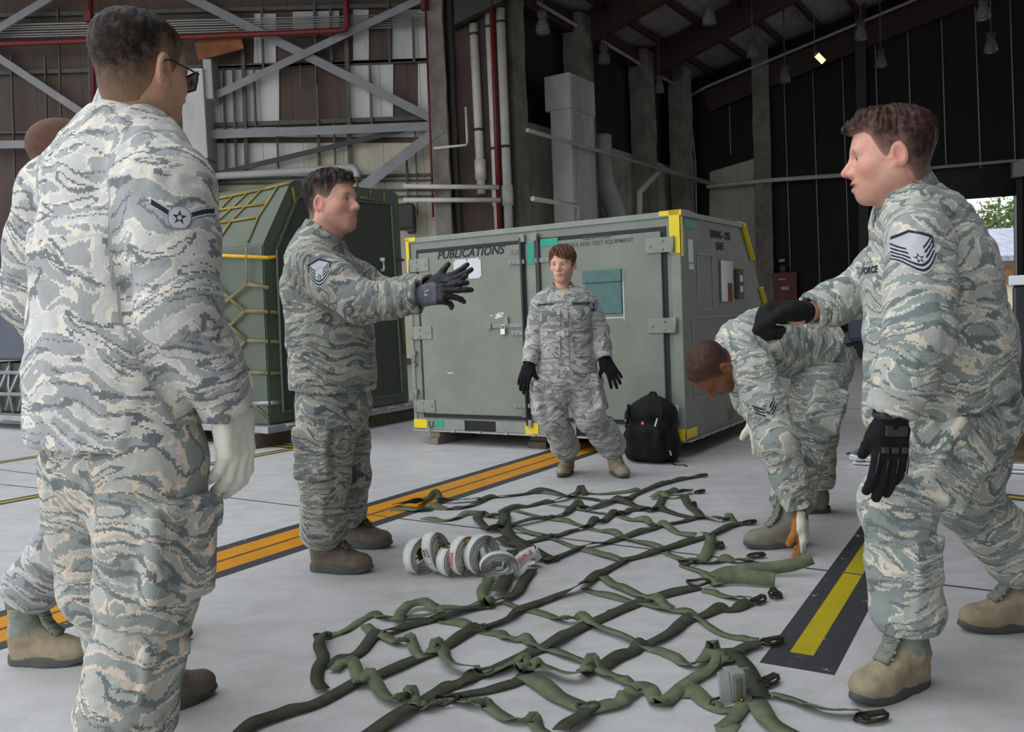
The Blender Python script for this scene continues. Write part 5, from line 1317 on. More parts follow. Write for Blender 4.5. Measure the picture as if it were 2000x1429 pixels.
def head_sdf(s, neck_l, nose=1.0, jaw=1.0, chub=0.0, smile=0.0, fem=False, collar_r=.060):
    """skull + face in head coordinates (x right, y forward, z up), metres"""
    fw = .93 if fem else 1.0
    skull = [(s_ell((0, -.014, .036), (.0765, .099, .082)), 0),
             (s_ell((0, .012, .018), (.068, .078, .082)), .03)]
    sk = s_union(skull)
    it = list(skull)
    it.append((s_ell((0, .021, -.038), (.0625 * jaw * fw + chub, .068, .072)), .035))
    it.append((s_cone((-.046 * jaw, -.002, -.052), (-.016, .058, -.094), .024 + chub, .019), .03))
    it.append((s_cone((.046 * jaw, -.002, -.052), (.016, .058, -.094), .024 + chub, .019), .03))
    it.append((s_cone((-.009, .066, -.098), (.009, .066, -.098), .0175 * fw, .0175 * fw), .018))
    if chub: it.append((s_cone((0, .035, -.088), (0, .0, -.105), .022 + chub, .036 + chub), .03))
    it.append((s_cone((-.034, .076, .019), (.034, .076, .019), .012, .012), .022))
    for x in (-1, 1): it.append((s_ell((.041 * x, .052, -.026), (.026, .026, .024)), .022))
    it.append((s_ell((0, .070, -.066), (.034, .020, .027)), .022))
    base = s_union(it)
    eyes = [s_ell((.0315 * x, .098, .001), (.0165, .022, .0125)) for x in (-1, 1)]
    lids = [s_cone((.0315 * x, .0735, .0005), (.0315 * x, .0735, .0), .0142, .0142) for x in (-1, 1)]
    slit = [s_ell((.0315 * x, .089, -.0008), (.0120, .014, .0036 if not fem else .0042)) for x in (-1, 1)]
    nz = nose
    nosef = s_union([(s_cone((0, .082, .010), (0, .082 + .030 * nz, -.031), .0085, .0115), 0),
                     (s_cone((-.011 * fw, .088 + .010 * nz, -.036), (.011 * fw, .088 + .010 * nz, -.036), .0098 * fw ** 3, .0098 * fw ** 3), .010)])
    nost = [s_ell((.0075 * x, .098 + .008 * nz, -.0455), (.0042, .0055, .0045)) for x in (-1, 1)]
    w = .024 + .004 * smile
    up = s_union([(s_cone((-w, .084, -.0655 + .006 * smile), (-.004, .0945, -.0620), .004, .0062), 0), (s_cone((w, .084, -.0655 + .006 * smile), (.004, .0945, -.0620), .004, .0062), .003)])
    lw = s_union([(s_cone((-w * .9, .084, -.0690 + .004 * smile), (-.005, .092, -.0745 - .006 * smile), .004, .0070), 0), (s_cone((w * .9, .084, -.0690 + .004 * smile), (.005, .092, -.0745 - .006 * smile), .004, .0070), .003)])
    slitm = s_cone((-w * .85, .094, -.0675), (w * .85, .094, -.0675), .0014 + .004 * smile, .0014 + .004 * smile)
    ears = []
    for x in (-1, 1):
        a = math.radians(16) * x
        R = np.array([[math.cos(a), math.sin(a), 0], [-math.sin(a), math.cos(a), 0], [0, 0, 1]])
        b = math.radians(-12)
        R2 = np.array([[1, 0, 0], [0, math.cos(b), math.sin(b)], [0, -math.sin(b), math.cos(b)]])
        Rr = R2 @ R
        o = s_ell((.0805 * x, -.012, -.006), (.0095, .0205, .0325), Rr)
        lobe = s_cone((.0755 * x, -.002, -.030), (.0745 * x, .001, -.034), .0085, .0075)
        inn = s_ell((.0885 * x, -.008, -.004), (.0075, .0125, .021), Rr)
        tr = s_cone((.0745 * x, .006, -.008), (.0765 * x, .006, -.014), .005, .005)
        def ear(p, o=o, inn=inn, lobe=lobe, tr=tr): return smin(smax(smin(o(p), lobe(p), .008), -inn(p), .004), tr(p), .004)
        ears.append(ear)
    neck = s_cone((0, -.030, -.045), neck_l, .058 * fw + chub * .6, collar_r)
    def fn(p):
        d = base(p)
        for e in eyes: d = smax(d, -e(p), .012)
        for l, q in zip(lids, slit): d = smin(d, smax(l(p), -q(p), .001), .006)
        d = smin(d, nosef(p), .012)
        for q in nost: d = smax(d, -q(p), .003)
        d = smin(d, up(p), .006); d = smin(d, lw(p), .006); d = smax(d, -slitm(p), .002)
        for e in ears: d = smin(d, e(p), .007)
        return smin(d, neck(p), .03)
    def scalp(p): return smin(base(p), neck(p), .03)
    return fn, sk, scalp


def angle_line(line):
    a = np.radians([q[0] for q in line]); z = np.array([q[1] for q in line])
    return lambda th: np.interp(np.abs(th), a, z)


BUZZ = [(0, .074), (28, .070), (45, .052), (57, .034), (66, .008), (74, -.014), (86, -.006), (98, .012), (112, -.022), (130, -.048), (180, -.062)]


def build_head(root, S, body_parts):
    hd = S['head']; s = hd.get('scale', 1.0)
    f = unit(hd['fwd']); u = unit(hd['up']); x = f.cross(u).normalized(); u = x.cross(f).normalized()
    R = np.array([tuple(x), tuple(f), tuple(u)]); c = np.array(tuple(hd['pos']))
    toL = lambda p: (np.array(tuple(p)) - c) @ R.T / s
    toW = lambda v: (v * s) @ R + c
    nl = toL(S['neck']); fn, sk, base = head_sdf(1, nl, **hd.get('face', {}))
    hh = hd.get('res', .0026)
    lo = np.minimum(np.array([-.105, -.125, -.135]), nl - .07); hi = np.maximum(np.array([.105, .135, .13]), nl + .07)
    v, q = surf(fn, lo, hi, hh); v = relax(v, q, 1, .4)
    n = len(v)
    def blob(cc, r): return np.clip(1.25 - np.linalg.norm((v - np.array(cc)) / np.array(r), axis=1), 0, 1)
    sm = hd.get('face', {}).get('smile', 0)
    lip = np.clip(1.8 * blob((0, .090, -.0675 - .003 * sm), (.030, .026, .0105)), 0, 1) * (v[:, 1] > .07) * .95
    red = np.clip(blob((.045, .06, -.03), (.03, .04, .028)) + blob((-.045, .06, -.03), (.03, .04, .028)) + blob((0, .112, -.032), (.017, .022, .016)) + blob((.085, -.01, -.01), (.015, .03, .04)) + blob((-.085, -.01, -.01), (.015, .03, .04)), 0, 1) * hd.get('blush', .6)
    beard = np.clip((-.035 - v[:, 2]) / .02, 0, 1) * np.clip((v[:, 1] + .01) / .03, 0, 1) * np.clip((v[:, 2] + .125) / .01, 0, 1) * hd.get('beard', 0)
    beard *= 1 - np.clip(lip * 2, 0, 1)
    bl = lambda sx: np.clip(1.5 - np.linalg.norm((v - np.array([.034 * sx, .084, .0215])) / np.array([.019, .03, .0042]), axis=1), 0, 1)
    brow = np.clip(bl(1) + bl(-1), 0, 1) * (v[:, 1] > .055) * hd.get('brow', .75)
    la = lambda sx: np.clip(1.4 - np.linalg.norm((v - np.array([.0315 * sx, .089, .0052])) / np.array([.0145, .016, .0026]), axis=1), 0, 1)
    brow = np.maximum(brow, np.clip(la(1) + la(-1), 0, 1) * .9)
    stub = np.maximum(beard, brow)
    body_parts.append((toW(v), q, dict(lip=lip, red=red, stub=stub)))
    # eyes
    for sx in (-1, 1):
        bm = bm_new(); cc = toW(np.array([[.0315 * sx, .0735, .0]]))[0]
        bmesh.ops.create_uvsphere(bm, u_segments=16, v_segments=12, radius=.0128 * s, matrix=Matrix.Translation(V(cc)))
        e = obj('eye', bm, M['eye_white'], root, True)
        g = unit(hd.get('gaze', f)); g = (g * .6 + f * .4).normalized()
        bm = bm_new(); add_lathe(bm, V(cc) + g * .0108 * s, [(.0068 * s, 0), (.0060 * s, .0016 * s), (.003 * s, .0024 * s)], 14, g)
        obj('iris', bm, M['iris'], e, True)
    # hair
    ha = S.get('hair')
    if ha:
        ln = angle_line(ha.get('line', BUZZ)); top, side = ha.get('top', .008), ha.get('side', .003); fd = ha.get('fade', .05)
        seed = ha.get('seed', 0); front = ha.get('front', 0.0)
        part = ha.get('part')
        def hl(p):
            th = np.arctan2(p[:, 0], p[:, 1] + .005)
            fdv = .016 + fd * np.clip((np.abs(th) - .55) / .6, 0, 1)
            t = np.clip((p[:, 2] - ln(th)) / fdv, -1, 1)
            if part is not None:
                g_ = np.exp(-((th - part) / .20) ** 2) * np.clip(p[:, 1] / .05, 0, 1) * .030
                t = np.clip((p[:, 2] - ln(th) - g_) / fdv, -1, 1)
            tt = np.clip((p[:, 2] - .02) / .07, 0, 1); fr = np.clip(p[:, 1] / .08, 0, 1)
            return t, side + (top - side) * tt + front * fr * tt, th
        def hf(p):
            t, k, th = hl(p); k = np.where(t > 0, np.minimum(1, t * ha.get('steep', 1.5)) * k + .0006, t * .02)
            nn = (vnoise(np.stack([th * 14 + seed, p[:, 1] * 70, p[:, 2] * 40], 1), seed) - .5) * ha.get('rough', .15) * k * 2
            return base(p) - k - nn
        v, q = surf(hf, np.array([-.115, -.14, -.11]), np.array([.115, .13, .16]), ha.get('res', .0032))
        t, k, th = hl(v)
        if ha.get('extra'):
            pass
        me = mesh_np('hair', toW(v), q); set_attr(me, 'pat', v); set_attr(me, 'fade', np.clip(t, 0, 1) ** ha.get('pow', .7) * ha.get('den', 1.0))
        obj('hair', me, M[ha['mat']], root)
        for (a, b, r1, r2) in ha.get('locks', []):
            pass
        if ha.get('bun'):
            bm = bm_new(); cc = toW(np.array([ha['bun']]))[0]
            bmesh.ops.create_uvsphere(bm, u_segments=20, v_segments=14, radius=.034 * s, matrix=Matrix.Translation(V(cc)))
            me = bpy.data.meshes.new('hair_bun'); bm.to_mesh(me); bm.free()
            co = np.array([tuple(w.co) for w in me.vertices]); set_attr(me, 'pat', co); set_attr(me, 'fade', np.ones(len(co)))
            obj('hair_bun', me, M[ha['mat']], root, True)
    return toW, toL, x, f, u


def bone(a, b, side, r, fr=(6, 6, 24), amp=.006, off=0.0):
    a, b = V(a), V(b); z = (a - b).normalized(); x = (V(side) - z * V(side).dot(z)).normalized(); y = z.cross(x)
    return dict(a=A3(a), b=A3(b), R=np.array([tuple(x), tuple(y), tuple(z)]), r=r, fr=np.array(fr, dtype=float), amp=amp, off=off)


def garment(name, root, fn, lo, hi, h, bones, mat, joints=(), seed=0, wr=1.0):
    v, q = surf(fn, lo, hi, h)
    v = relax(v, q, 1, .35); n = normals_np(v, q)
    best = np.full(len(v), 9e9); loc = np.zeros_like(v); fr = np.zeros_like(v); amp = np.zeros(len(v))
    for i, b in enumerate(bones):
        ba = b['b'] - b['a']; t = np.clip(((v - b['a']) @ ba) / (ba @ ba), 0, 1)
        d = np.linalg.norm(v - b['a'] - t[:, None] * ba, axis=1) - b['r']
        m = d < best; best[m] = d[m]
        loc[m] = (v[m] - b['a']) @ b['R'].T + np.array([i * .37 + b['off'], i * .21, i * .53 + seed * .31]); fr[m] = b['fr']; amp[m] = b['amp']
    boost = np.ones(len(v))
    for (p, r, k) in joints:
        boost += k * np.exp(-(np.linalg.norm(v - np.array(tuple(p)), axis=1) / r) ** 2)
    c = loc * fr
    wob = (vnoise(loc * 7 + 3, seed) - .5)[:, None] * np.array([1.2, 1.2, 2.2])
    c[:, 2] += (vnoise(loc * 3.1 + 1, seed + 7) - .5) * 9 * (loc[:, 0] + loc[:, 1]) / .12
    r1 = 1 - np.abs(2 * vnoise(c + wob, seed + 1) - 1); r2 = 1 - np.abs(2 * vnoise(c * 1.9 + wob * 1.7 + 5, seed + 2) - 1)
    big = vnoise(loc * 6 + 9, seed + 3) - .5
    d = amp * wr * boost * (r1 ** 2 * 1.1 + r2 ** 2 * .5 - .55) + big * .014 * wr
    for _ in range(4):                      # fold heights run on across seams
        s_ = np.zeros(len(v)); c_ = np.zeros(len(v))
        for k in range(4):
            i_, j_ = q[:, k], q[:, (k + 1) % 4]
            np.add.at(s_, i_, d[j_]); np.add.at(s_, j_, d[i_]); np.add.at(c_, i_, 1); np.add.at(c_, j_, 1)
        d = .5 * d + .5 * s_ / np.maximum(c_, 1)
    v = v + n * (d * 1.25)[:, None]
    me = mesh_np(name, v, q); set_attr(me, 'pat', loc)
    return obj(name, me, M[mat], root)


def bounds(pts, pad):
    a = np.array([tuple(p) for p in pts]); return a.min(0) - pad, a.max(0) + pad


def rot3(x, y, z): return np.array([tuple(x), tuple(y), tuple(z)])


_boots = {}


def boot_template():
    """one boot in its own frame: y to the toe, z up, ankle above the origin"""
    if _boots: return _boots
    up = s_union([(s_cone((0, -.048, .062), (0, -.040, .10), .040, .040), 0), (s_cone((0, -.028, .12), (0, -.030, .27), .046, .056), .03),
                  (s_econe((0, -.02, .095), (0, .085, .058), (.043, .050), (.046, .036), (1, 0, 0)), .03),
                  (s_ell((.004, .128, .045), (.050, .068, .040)), .025), (s_box((0, .03, .035), (.043, .10, .025), None, .02), .02)])
    def fu(p): return np.maximum(np.maximum(up(p), .022 - p[:, 2]), p[:, 2] - .245)
    v, q = surf(fu, (-.09, -.13, 0), (.09, .22, .28), .0045); v = relax(v, q, 2, .5)
    v = v + normals_np(v, q) * ((1 - np.abs(2 * vnoise(v * np.array([20, 34, 60.]), 4) - 1)) ** 2 * .004 * np.clip((v[:, 2] - .05) / .05, 0, 1))[:, None]
    me = mesh_np('boot', v, q); _boots['upper'] = me
    me.update()
    pc = v[q].mean(1)
    side = (pc[:, 2] > .105) & (pc[:, 2] < .190) & (pc[:, 1] > -.050) & (pc[:, 1] < .030) & (pc[:, 2] - .105 > (pc[:, 1] - .0) * .9)
    side |= (pc[:, 2] > .215)
    _boots['side'] = side.astype(np.int32)
    bm = bm_new()
    out = []
    for i in range(40):
        a = 2 * PI * i / 40; ca, sa = math.cos(a), math.sin(a)
        y = .195 * sa if sa > 0 else .098 * sa
        wv = (.0535 if sa > -.2 else .047) - .010 * math.exp(-((y - .0) / .045) ** 2)
        xx = math.copysign(abs(ca) ** .72, ca) * wv + .004 * (sa > 0)
        out.append((xx, y + .004))
    rows = []
    for z, k in ((0, .965), (.006, 1.0), (.024, 1.0), (.034, .975)):
        rows.append([bm.verts.new((p[0] * k, p[1] * k, z + (.012 * max(0, (p[1] - .13) / .06) if z < .02 else .004 * max(0, (p[1] - .10) / .09)))) for p in out])
    for r0, r1 in zip(rows, rows[1:]):
        for i in range(40):
            bm.faces.new((r0[i], r0[(i + 1) % 40], r1[(i + 1) % 40], r1[i])).smooth = True
    bm.faces.new(list(reversed(rows[0]))); bm.faces.new(rows[-1])
    me = bpy.data.meshes.new('sole'); bm.to_mesh(me); bm.free(); _boots['sole'] = me
    bm = bm_new()
    n = 8
    for i in range(n):
        t = i / (n - 1)
        p = V((0, .088 - .070 * t, .088 + .150 * t)) if t > .35 else V((0, .095 - .075 * t, .090 + .120 * t))
        nrm = V((0, .75, .66)).normalized() if t < .4 else V((0, .95, .2)).normalized()
        w = .024
        y0 = .030 if t > .4 else .0
        pts = []
        for sgn in (-1, 1):
            pts.append([V((sgn * w * k * .9, p.y + .006 - .020 * k * k, p.z + sgn * .004 + .002 * k)) for k in (1, .5, 0, -.5, -1)])
        for pp in pts: add_tube(bm, pp, .0020, 6)
        for sgn in (-1, 1): add_lathe(bm, (sgn * w, p.y - .010, p.z), [(.0042, -.002), (.0042, .002), (.002, .003)], 8, (sgn * .8, .6, 0))
    for sgn in (-1, 1):
        add_tube(bm, catmull([(0, .045, .238), (sgn * .03, .055, .232), (sgn * .035, .06, .205), (sgn * .012, .05, .222)], 5), .0026, 6)
    me = bpy.data.meshes.new('laces'); bm.to_mesh(me); bm.free(); _boots['laces'] = me
    bm = bm_new()
    add_tube(bm, [(0, -.028, .20), (0, -.030, .262)], [.0575, .0585], 24, True)
    me = bpy.data.meshes.new('boot_top'); bm.to_mesh(me); bm.free(); _boots['top'] = me
    bm = bm_new(); add_ribbon(bm, [(0, .094, .10), (0, .072, .115), (0, .05, .14), (0, .036, .18), (0, .03, .24)], .044, [V((0, .6, .8)), V((0, .6, .8)), V((0, .8, .6)), V((0, 1, .1)), V((0, 1, 0))], .012)
    me = bpy.data.meshes.new('tongue'); bm.to_mesh(me); bm.free(); _boots['tongue'] = me
    return _boots


def boot(root, pos, fwd, mats=('suede', 'sole', 'lace', 'boot_fabric'), pitch=0.0, roll=0.0, scale=1.0):
    """pos = sole point under the ankle"""
    B = boot_template(); f = V((fwd[0], fwd[1], 0)).normalized(); z = V((0, 0, 1)); x = f.cross(z)
    Mt = Matrix((x, f, z)).transposed().to_4x4()
    Mt = Matrix.Translation(V(pos)) @ Mt @ Matrix.Rotation(pitch, 4, 'X') @ Matrix.Rotation(roll, 4, 'Y') @ Matrix.Scale(scale, 4)
    def put(nm, key, mat, par):
        me = B[key].copy(); me.transform(Mt); return obj(nm, me, M[mat], par, True)
    b = put('boot', 'upper', mats[0], root); b.data.materials.append(M[mats[3]]); b.data.polygons.foreach_set('material_index', B['side']); put('sole', 'sole', mats[1], b); put('laces', 'laces', mats[2], b)
    put('tongue', 'tongue', mats[3], b); put('boot_collar', 'top', mats[3], b)
    return b


def hand(root, name, wrist, d, n, thumb, mat, curl=(.25, .25, .3, .35), spread=.10, tc=(.35, .5), scale=1.0, cuff=(.034, .06), res=.0028, fat=1.12, splay=None, thumb_dir=None, parts=None):
    """gloved hand: wrist point, d = to the fingers, n = out of the back of the hand, thumb = toward the thumb"""
    d = unit(d); n = V(n); n = (n - d * n.dot(d)).normalized(); t = V(thumb); t = (t - d * t.dot(d) - n * t.dot(n)).normalized()
    w = V(wrist); S = scale
    X = lambda a, b, c: w + (t * a + d * b + n * c) * S
    items = [(s_box(X(0, .052, 0), (.041 * S, .044 * S, .0155 * S * fat), rot3(t, d, n), .014 * S), 0),
             (s_econe(X(.0, -.012, 0), X(0, .02, 0), (.031 * S, .024 * S), (.034 * S, .020 * S), t), .02 * S),
             (s_cone(X(.026, .018, -.004), X(.030, .045, -.006), .017 * S, .016 * S), .02 * S)]
    if cuff: items.append((s_econe(X(0, -cuff[1], 0), X(0, .0, 0), (cuff[0] * 1.12 * S, cuff[0] * .95 * S), (.034 * S, .027 * S), t), .012 * S))
    fb = [(.030, .090), (.0105, .096), (-.0105, .093), (-.030, .083)]
    ln = [(.043, .027, .022), (.048, .030, .023), (.044, .028, .022), (.034, .022, .020)]
    rr = [.0102, .0105, .0100, .0090]
    fingers = []
    for i in range(4):
        sp = (splay[i] if splay else (1.5 - i) * spread)
        dd = (d * math.cos(sp) + t * math.sin(sp)).normalized()
        p = X(fb[i][0], fb[i][1], 0); a = 0.0; pts = [X(fb[i][0] * .9, .055, 0), p]
        c = curl[i]; cs = c if isinstance(c, (tuple, list)) else (c, c * 1.15, c * .75)
        for L, k in zip(ln[i], cs):
            a += k; p = p + (dd * math.cos(a) - n * math.sin(a)) * (L * S); pts.append(p)
        r = rr[i] * S * fat
        fingers.append(s_chain(pts, [r * 1.12, r * 1.08, r * 1.0, r * .95, r * .86], .004))
    if thumb_dir is None: td = (t * .80 + d * .62 - n * .25).normalized()
    else: td = (t * thumb_dir[0] + d * thumb_dir[1] + n * thumb_dir[2]).normalized()
    tp = [X(.024, .016, -.004), X(.040, .040, -.009)]; p = tp[-1]; a = 0
    for L, k in zip((.036, .030), tc):
        dd = (td * math.cos(a + k * .5) + (d * .8 - n * .6).normalized() * math.sin(a + k * .5)).normalized(); a += k
        p = p + dd * (L * S); tp.append(p)
    th = s_chain(tp, [.0165 * S * fat, .0135 * S * fat, .0115 * S * fat, .0098 * S * fat], .006)
    pts = [w + (t * a + d * b + n * c) * S for a in (-.10, .13) for b in (-.05 - (cuff[1] if cuff else 0), .22) for c in (-.12, .07)]
    body = s_union(items)
    def fn(p):
        q = body(p)
        f = fingers[0](p)
        for g in fingers[1:]: f = np.minimum(f, g(p))
        return smin(smin(q, f, .007 * S), th(p), .012 * S)
    lo, hi = bounds(pts, .01)
    v, q = surf(fn, lo, hi, res); v = relax(v, q, 1, .4)
    nn = normals_np(v, q); v = v + nn * ((vnoise(v * 70, 3) - .5) * .0022 * S)[:, None]
    g = obj(name, mesh_np(name, v, q), M[mat] if isinstance(mat, str) else mat, root)
    return g, X


def on_surface(target, pts, direction):
    """cast points along direction onto a mesh object (world-space data)"""
    me = target.data
    bvh = BVHTree.FromPolygons([tuple(v.co) for v in me.vertices], [tuple(p.vertices) for p in me.polygons])
    out = []
    for p in pts:
        h = bvh.ray_cast(V(p), V(direction))
        out.append((h[0], h[1]) if h[0] is not None else None)
    return out


def patch(root, name, target, c, direction, up, size, fn2, mats, n=84, lift=.0022, parent=None):
    """cloth badge laid on target; fn2(x, y) in -1..1 gives 0 none or a material slot + 1"""
    d = unit(direction); up = V(up); up = (up - d * up.dot(d)).normalized(); r = up.cross(d * -1).normalized()
    me = target.data
    bvh = BVHTree.FromPolygons([tuple(v.co) for v in me.vertices], [tuple(p.vertices) for p in me.polygons])
    bm = bm_new(); grid = {}
    for i in range(n + 1):
        for j in range(n + 1):
            x = (i / n * 2 - 1); y = (j / n * 2 - 1)
            o = V(c) + r * (x * size[0]) + up * (y * size[1]) - d * .12
            h = bvh.ray_cast(o, d, .3)
            if h[0] is not None: grid[i, j] = h[0] - d * lift
    vs = {}
    for i in range(n):
        for j in range(n):
            k = fn2((i + .5) / n * 2 - 1, (j + .5) / n * 2 - 1)
            if not k: continue
            ks = [(i, j), (i + 1, j), (i + 1, j + 1), (i, j + 1)]
            if any(q not in grid for q in ks): continue
            for q in ks:
                if q not in vs: vs[q] = bm.verts.new(grid[q])
            f = bm.faces.new([vs[q] for q in ks]); f.material_index = k - 1; f.smooth = True
    bmesh.ops.recalc_face_normals(bm, faces=bm.faces)
    return obj(name, bm, [M[m] for m in mats], parent or target)


def surf_text(target, txt, height, c, direction, up, mat, name='lettering', lift=.0018, bold=.0):
    d = unit(direction); up = V(up); up = (up - d * up.dot(d)).normalized(); r = up.cross(d * -1).normalized()
    me = text_mesh(txt, height, 0, 0, 'CENTER', bold); b = target.data
    bvh = BVHTree.FromPolygons([tuple(v.co) for v in b.vertices], [tuple(p.vertices) for p in b.polygons])
    for v in me.vertices:
        o = V(c) + r * v.co.x + up * v.co.y - d * .12
        h = bvh.ray_cast(o, d, .4); v.co = (h[0] if h[0] is not None else o + d * .12) - d * lift
    return obj(name, me, M[mat], target)


def in_star(x, y, r, r2):
    a = math.atan2(x, y); k = a / (2 * PI / 5); k = (k - round(k)) * (2 * PI / 5); d = math.hypot(x, y)
    px, py = d * math.sin(abs(k)), d * math.cos(k)
    ax, ay = 0, r; bx, by = r * .39 * math.sin(PI / 5), r * .39 * math.cos(PI / 5)
    return (bx - ax) * (py - ay) - (by - ay) * (px - ax) < 0 and d > r2


def chev_msgt(x, y):
    """grey shield with five curved navy stripes, one chevron above and a star"""
    ax = abs(x)
    lo = -.96 + .75 * ax ** 1.7; top = .98 - .34 * ax
    if ax > .97 or y < lo or y > top: return 0
    def curve(y0): return y0 + .75 * ax ** 1.7
    if y > top - .13 and y > .2: return 2
    if ax > .88 and y > .02: return 2 if y > .15 - 0 else 1
    for y0 in (-.88, -.66): 
        if y0 < y - .75 * ax ** 1.7 < y0 + .12: return 2
    if ax > .34:
        for y0 in (-.45, -.24, -.03):
            if y0 < y - .75 * ax ** 1.7 < y0 + .11: return 2
    if in_star(x, y + .30, .26, .075): return 2
    return 1


def chev_airman(x, y):
    """one bent stripe with a star disc"""
    ax = abs(x); m = -.55 + .85 * ax
    if math.hypot(x * 1.6, y + .25) < .62:
        return 2 if in_star(x * 1.6, y + .25, .40, .12) else (2 if .57 < math.hypot(x * 1.6, y + .25) < .60 else 1)
    if ax < .98 and m - .02 < y < m + .44:
        return 2 if m + .06 < y < m + .34 and ax > .36 else 1
    return 0


def chev_sra(x, y):
    """three stripes each side, no backing in the middle"""
    ax = abs(x)
    if ax > .97 or y < -.8 + .75 * ax ** 1.5 or y > .25 + .75 * ax ** 1.5: return 0
    for y0 in (-.66, -.36, -.06):
        if y0 < y - .75 * ax ** 1.5 < y0 + .17 and ax > .25: return 2
    if in_star(x, y + .25, .25, .07): return 2
    return 1


def person(S):
    h = S.get('h', .0075)
    root = thing('person', S['label'], 'person', S['base'])
    for L, b in zip(S['legs'], S['boots']):
        (bp, bf), kw = b; bf = V((bf[0], bf[1], 0)).normalized() * .028 * kw.get('scale', 1)
        L['an'] = V((bp[0] - bf.x, bp[1] - bf.y, L['an'][2]))
    T = S['torso']; sa, sb = unit(S['sa']), unit(S['sb'])
    nT = len(T); sd = [lerp(sa, sb, i / (nT - 1)).normalized() for i in range(nT)]
    hem = V(T[0][0]); hd = (V(T[1][0]) - V(T[0][0])).normalized()
    if 'hemdir' in S: hd = unit(S['hemdir'])
    segs = [s_econe(T[i][0], T[i + 1][0], T[i][1:3], T[i + 1][1:3], sd[i], sd[i + 1]) for i in range(nT - 1)]
    inn = [s_econe(T[i][0], T[i + 1][0], (T[i][1] - .014, T[i][2] - .014), (T[i + 1][1] - .014, T[i + 1][2] - .014), sd[i], sd[i + 1]) for i in range(2)]
    npl = s_plane(S['neck'], S['neckdir'])
    hp = s_plane(hem, -hd); hp2 = s_plane(hem + hd * .05, hd)
    arms = []
    for a in S['arms']:
        r = a['r']; sh, el, wr = V(a['sh']), V(a['el']), V(a['wr']); wd = (wr - el).normalized()
        m1 = lerp(sh, el, .5); m2 = lerp(el, wr, .55)
        ch = s_chain([sh, m1, el, m2, wr, wr + wd * .02], [r[0], (r[0] + r[1]) / 2 + .002, r[1], (r[1] + r[2]) / 2 + .004, r[2], r[2]], .03)
        cuffb = s_cone(wr - wd * .055, wr, r[2] + .006, r[2] + .005); pl = s_plane(wr, wd); core = s_cone(wr - wd * .03, wr + wd * .03, r[2] - .009, r[2] - .009)
        yoke = s_cone(V(a.get('yk', lerp(T[-2][0], sh, .35))), sh, a.get('ry', r[0] * .85), r[0])
        arms.append((ch, cuffb, pl, core, yoke, a))
    extra = S.get('jx', [])
    def fj(p):
        d = segs[0](p)
        for g in segs[1:]: d = smin(d, g(p), .03)
        for g, k in extra: d = smin(d, g(p), k)
        d = smax(d, hp(p), .004); d = smax(d, npl(p), .008)
        ci = np.minimum(inn[0](p), inn[1](p)); d = np.maximum(d, -np.maximum(ci, hp2(p)))
        for ch, cb, pl, core, yk, a in arms:
            e = ch(p); e = smin(e, cb(p), .004); e = np.maximum(e, pl(p)); e = np.maximum(e, -core(p))
            d = smin(smin(d, yk(p), a.get('yk_k', .05)), e, a.get('k', .010))
        return d
    pts = [t[0] for t in T] + [q for a in S['arms'] for q in (a['sh'], a['el'], a['wr'])]
    lo, hi = bounds(pts, .24)
    bones = [bone(T[-1][0], T[0][0], sa, .17, S.get('tfr', (7, 7, 9)), S.get('tamp', .0065))]
    J = [(hem, .2, .4)]
    for a in S['arms']:
        bones += [bone(a['sh'], a['el'], S.get('armside', sa), a['r'][0], (9, 9, 9), .0045), bone(a['el'], a['wr'], S.get('armside', sa), a['r'][1], (8, 8, 14), .0048)]
        J += [(a['el'], .10, .8), (a['sh'], .12, .5), (a['wr'], .10, .8)]
    jacket = garment('jacket', root, fj, lo, hi, h, bones, S['mat'], J, S.get('seed', 0), S.get('wr', 1.0))
    # trousers
    legs = []
    Jt = []
    pv = V(S['pelvis'][0]); items = []
    hipL, hipR = V(S['legs'][0]['hp']), V(S['legs'][1]['hp'])
    pr = S['pelvis'][1:3]
    up = unit(S.get('pelup', (0, 0, 1)))
    items.append((s_econe(pv + up * .10, pv - up * .02, (pr[0] * .92, pr[1] * .92), pr, sa), 0))
    bt = [bone(pv + up * .15, pv - up * .1, sa, .14, (7, 7, 10), .006)]
    for L in S['legs']:
        hp_, kn, an = V(L['hp']), V(L['kn']), V(L['an']); r = L['r']; kd = (an - kn).normalized()
        th = lerp(hp_, kn, .45); cf = lerp(kn, an, .5); bl = lerp(kn, an, .86)
        ch = s_chain([hp_, th, kn, cf, bl, an], [r[0], r[0] * .98, r[1], r[2], r[3], r[3] * .74], .04)
        pk = []
        o = L.get('out')
        if o is not None:
            td = (kn - hp_).normalized(); o = V(o); o = (o - td * o.dot(td)).normalized(); sx = o.cross(td)
            pc = lerp(hp_, kn, L.get('pt', .60)) + o * (r[0] * .95)
            pk = [(s_box(pc, (.078, .105, .030), rot3(sx, td, o), .014), .007), (s_box(pc - td * .082 + o * .003, (.084, .032, .033), rot3(sx, td, o), .008), .003)]
            pc2 = lerp(kn, an, .42) + o * (r[2] * .96)
            cd = kd; o2 = (o - cd * o.dot(cd)).normalized(); sx2 = o2.cross(cd)
            pk += [(s_box(pc2 + cd * .015, (.050, .060, .017), rot3(sx2, cd, o2), .008), .004), (s_box(pc2 - cd * .040 + o2 * .002, (.054, .020, .019), rot3(sx2, cd, o2), .006), .002)]
        legs.append((ch, pk, s_plane(an, kd)))
        bt += [bone(hp_, kn, L.get('side', sa), r[0], (8, 8, 5.5), .0038), bone(kn, an, L.get('side', sa), r[2], (8, 8, 7.5), .0042)]
        Jt += [(kn, .13, .5), (bl, .10, .7), (lerp(hp_, kn, .15), .14, .4)]
    tex = S.get('tx', [])
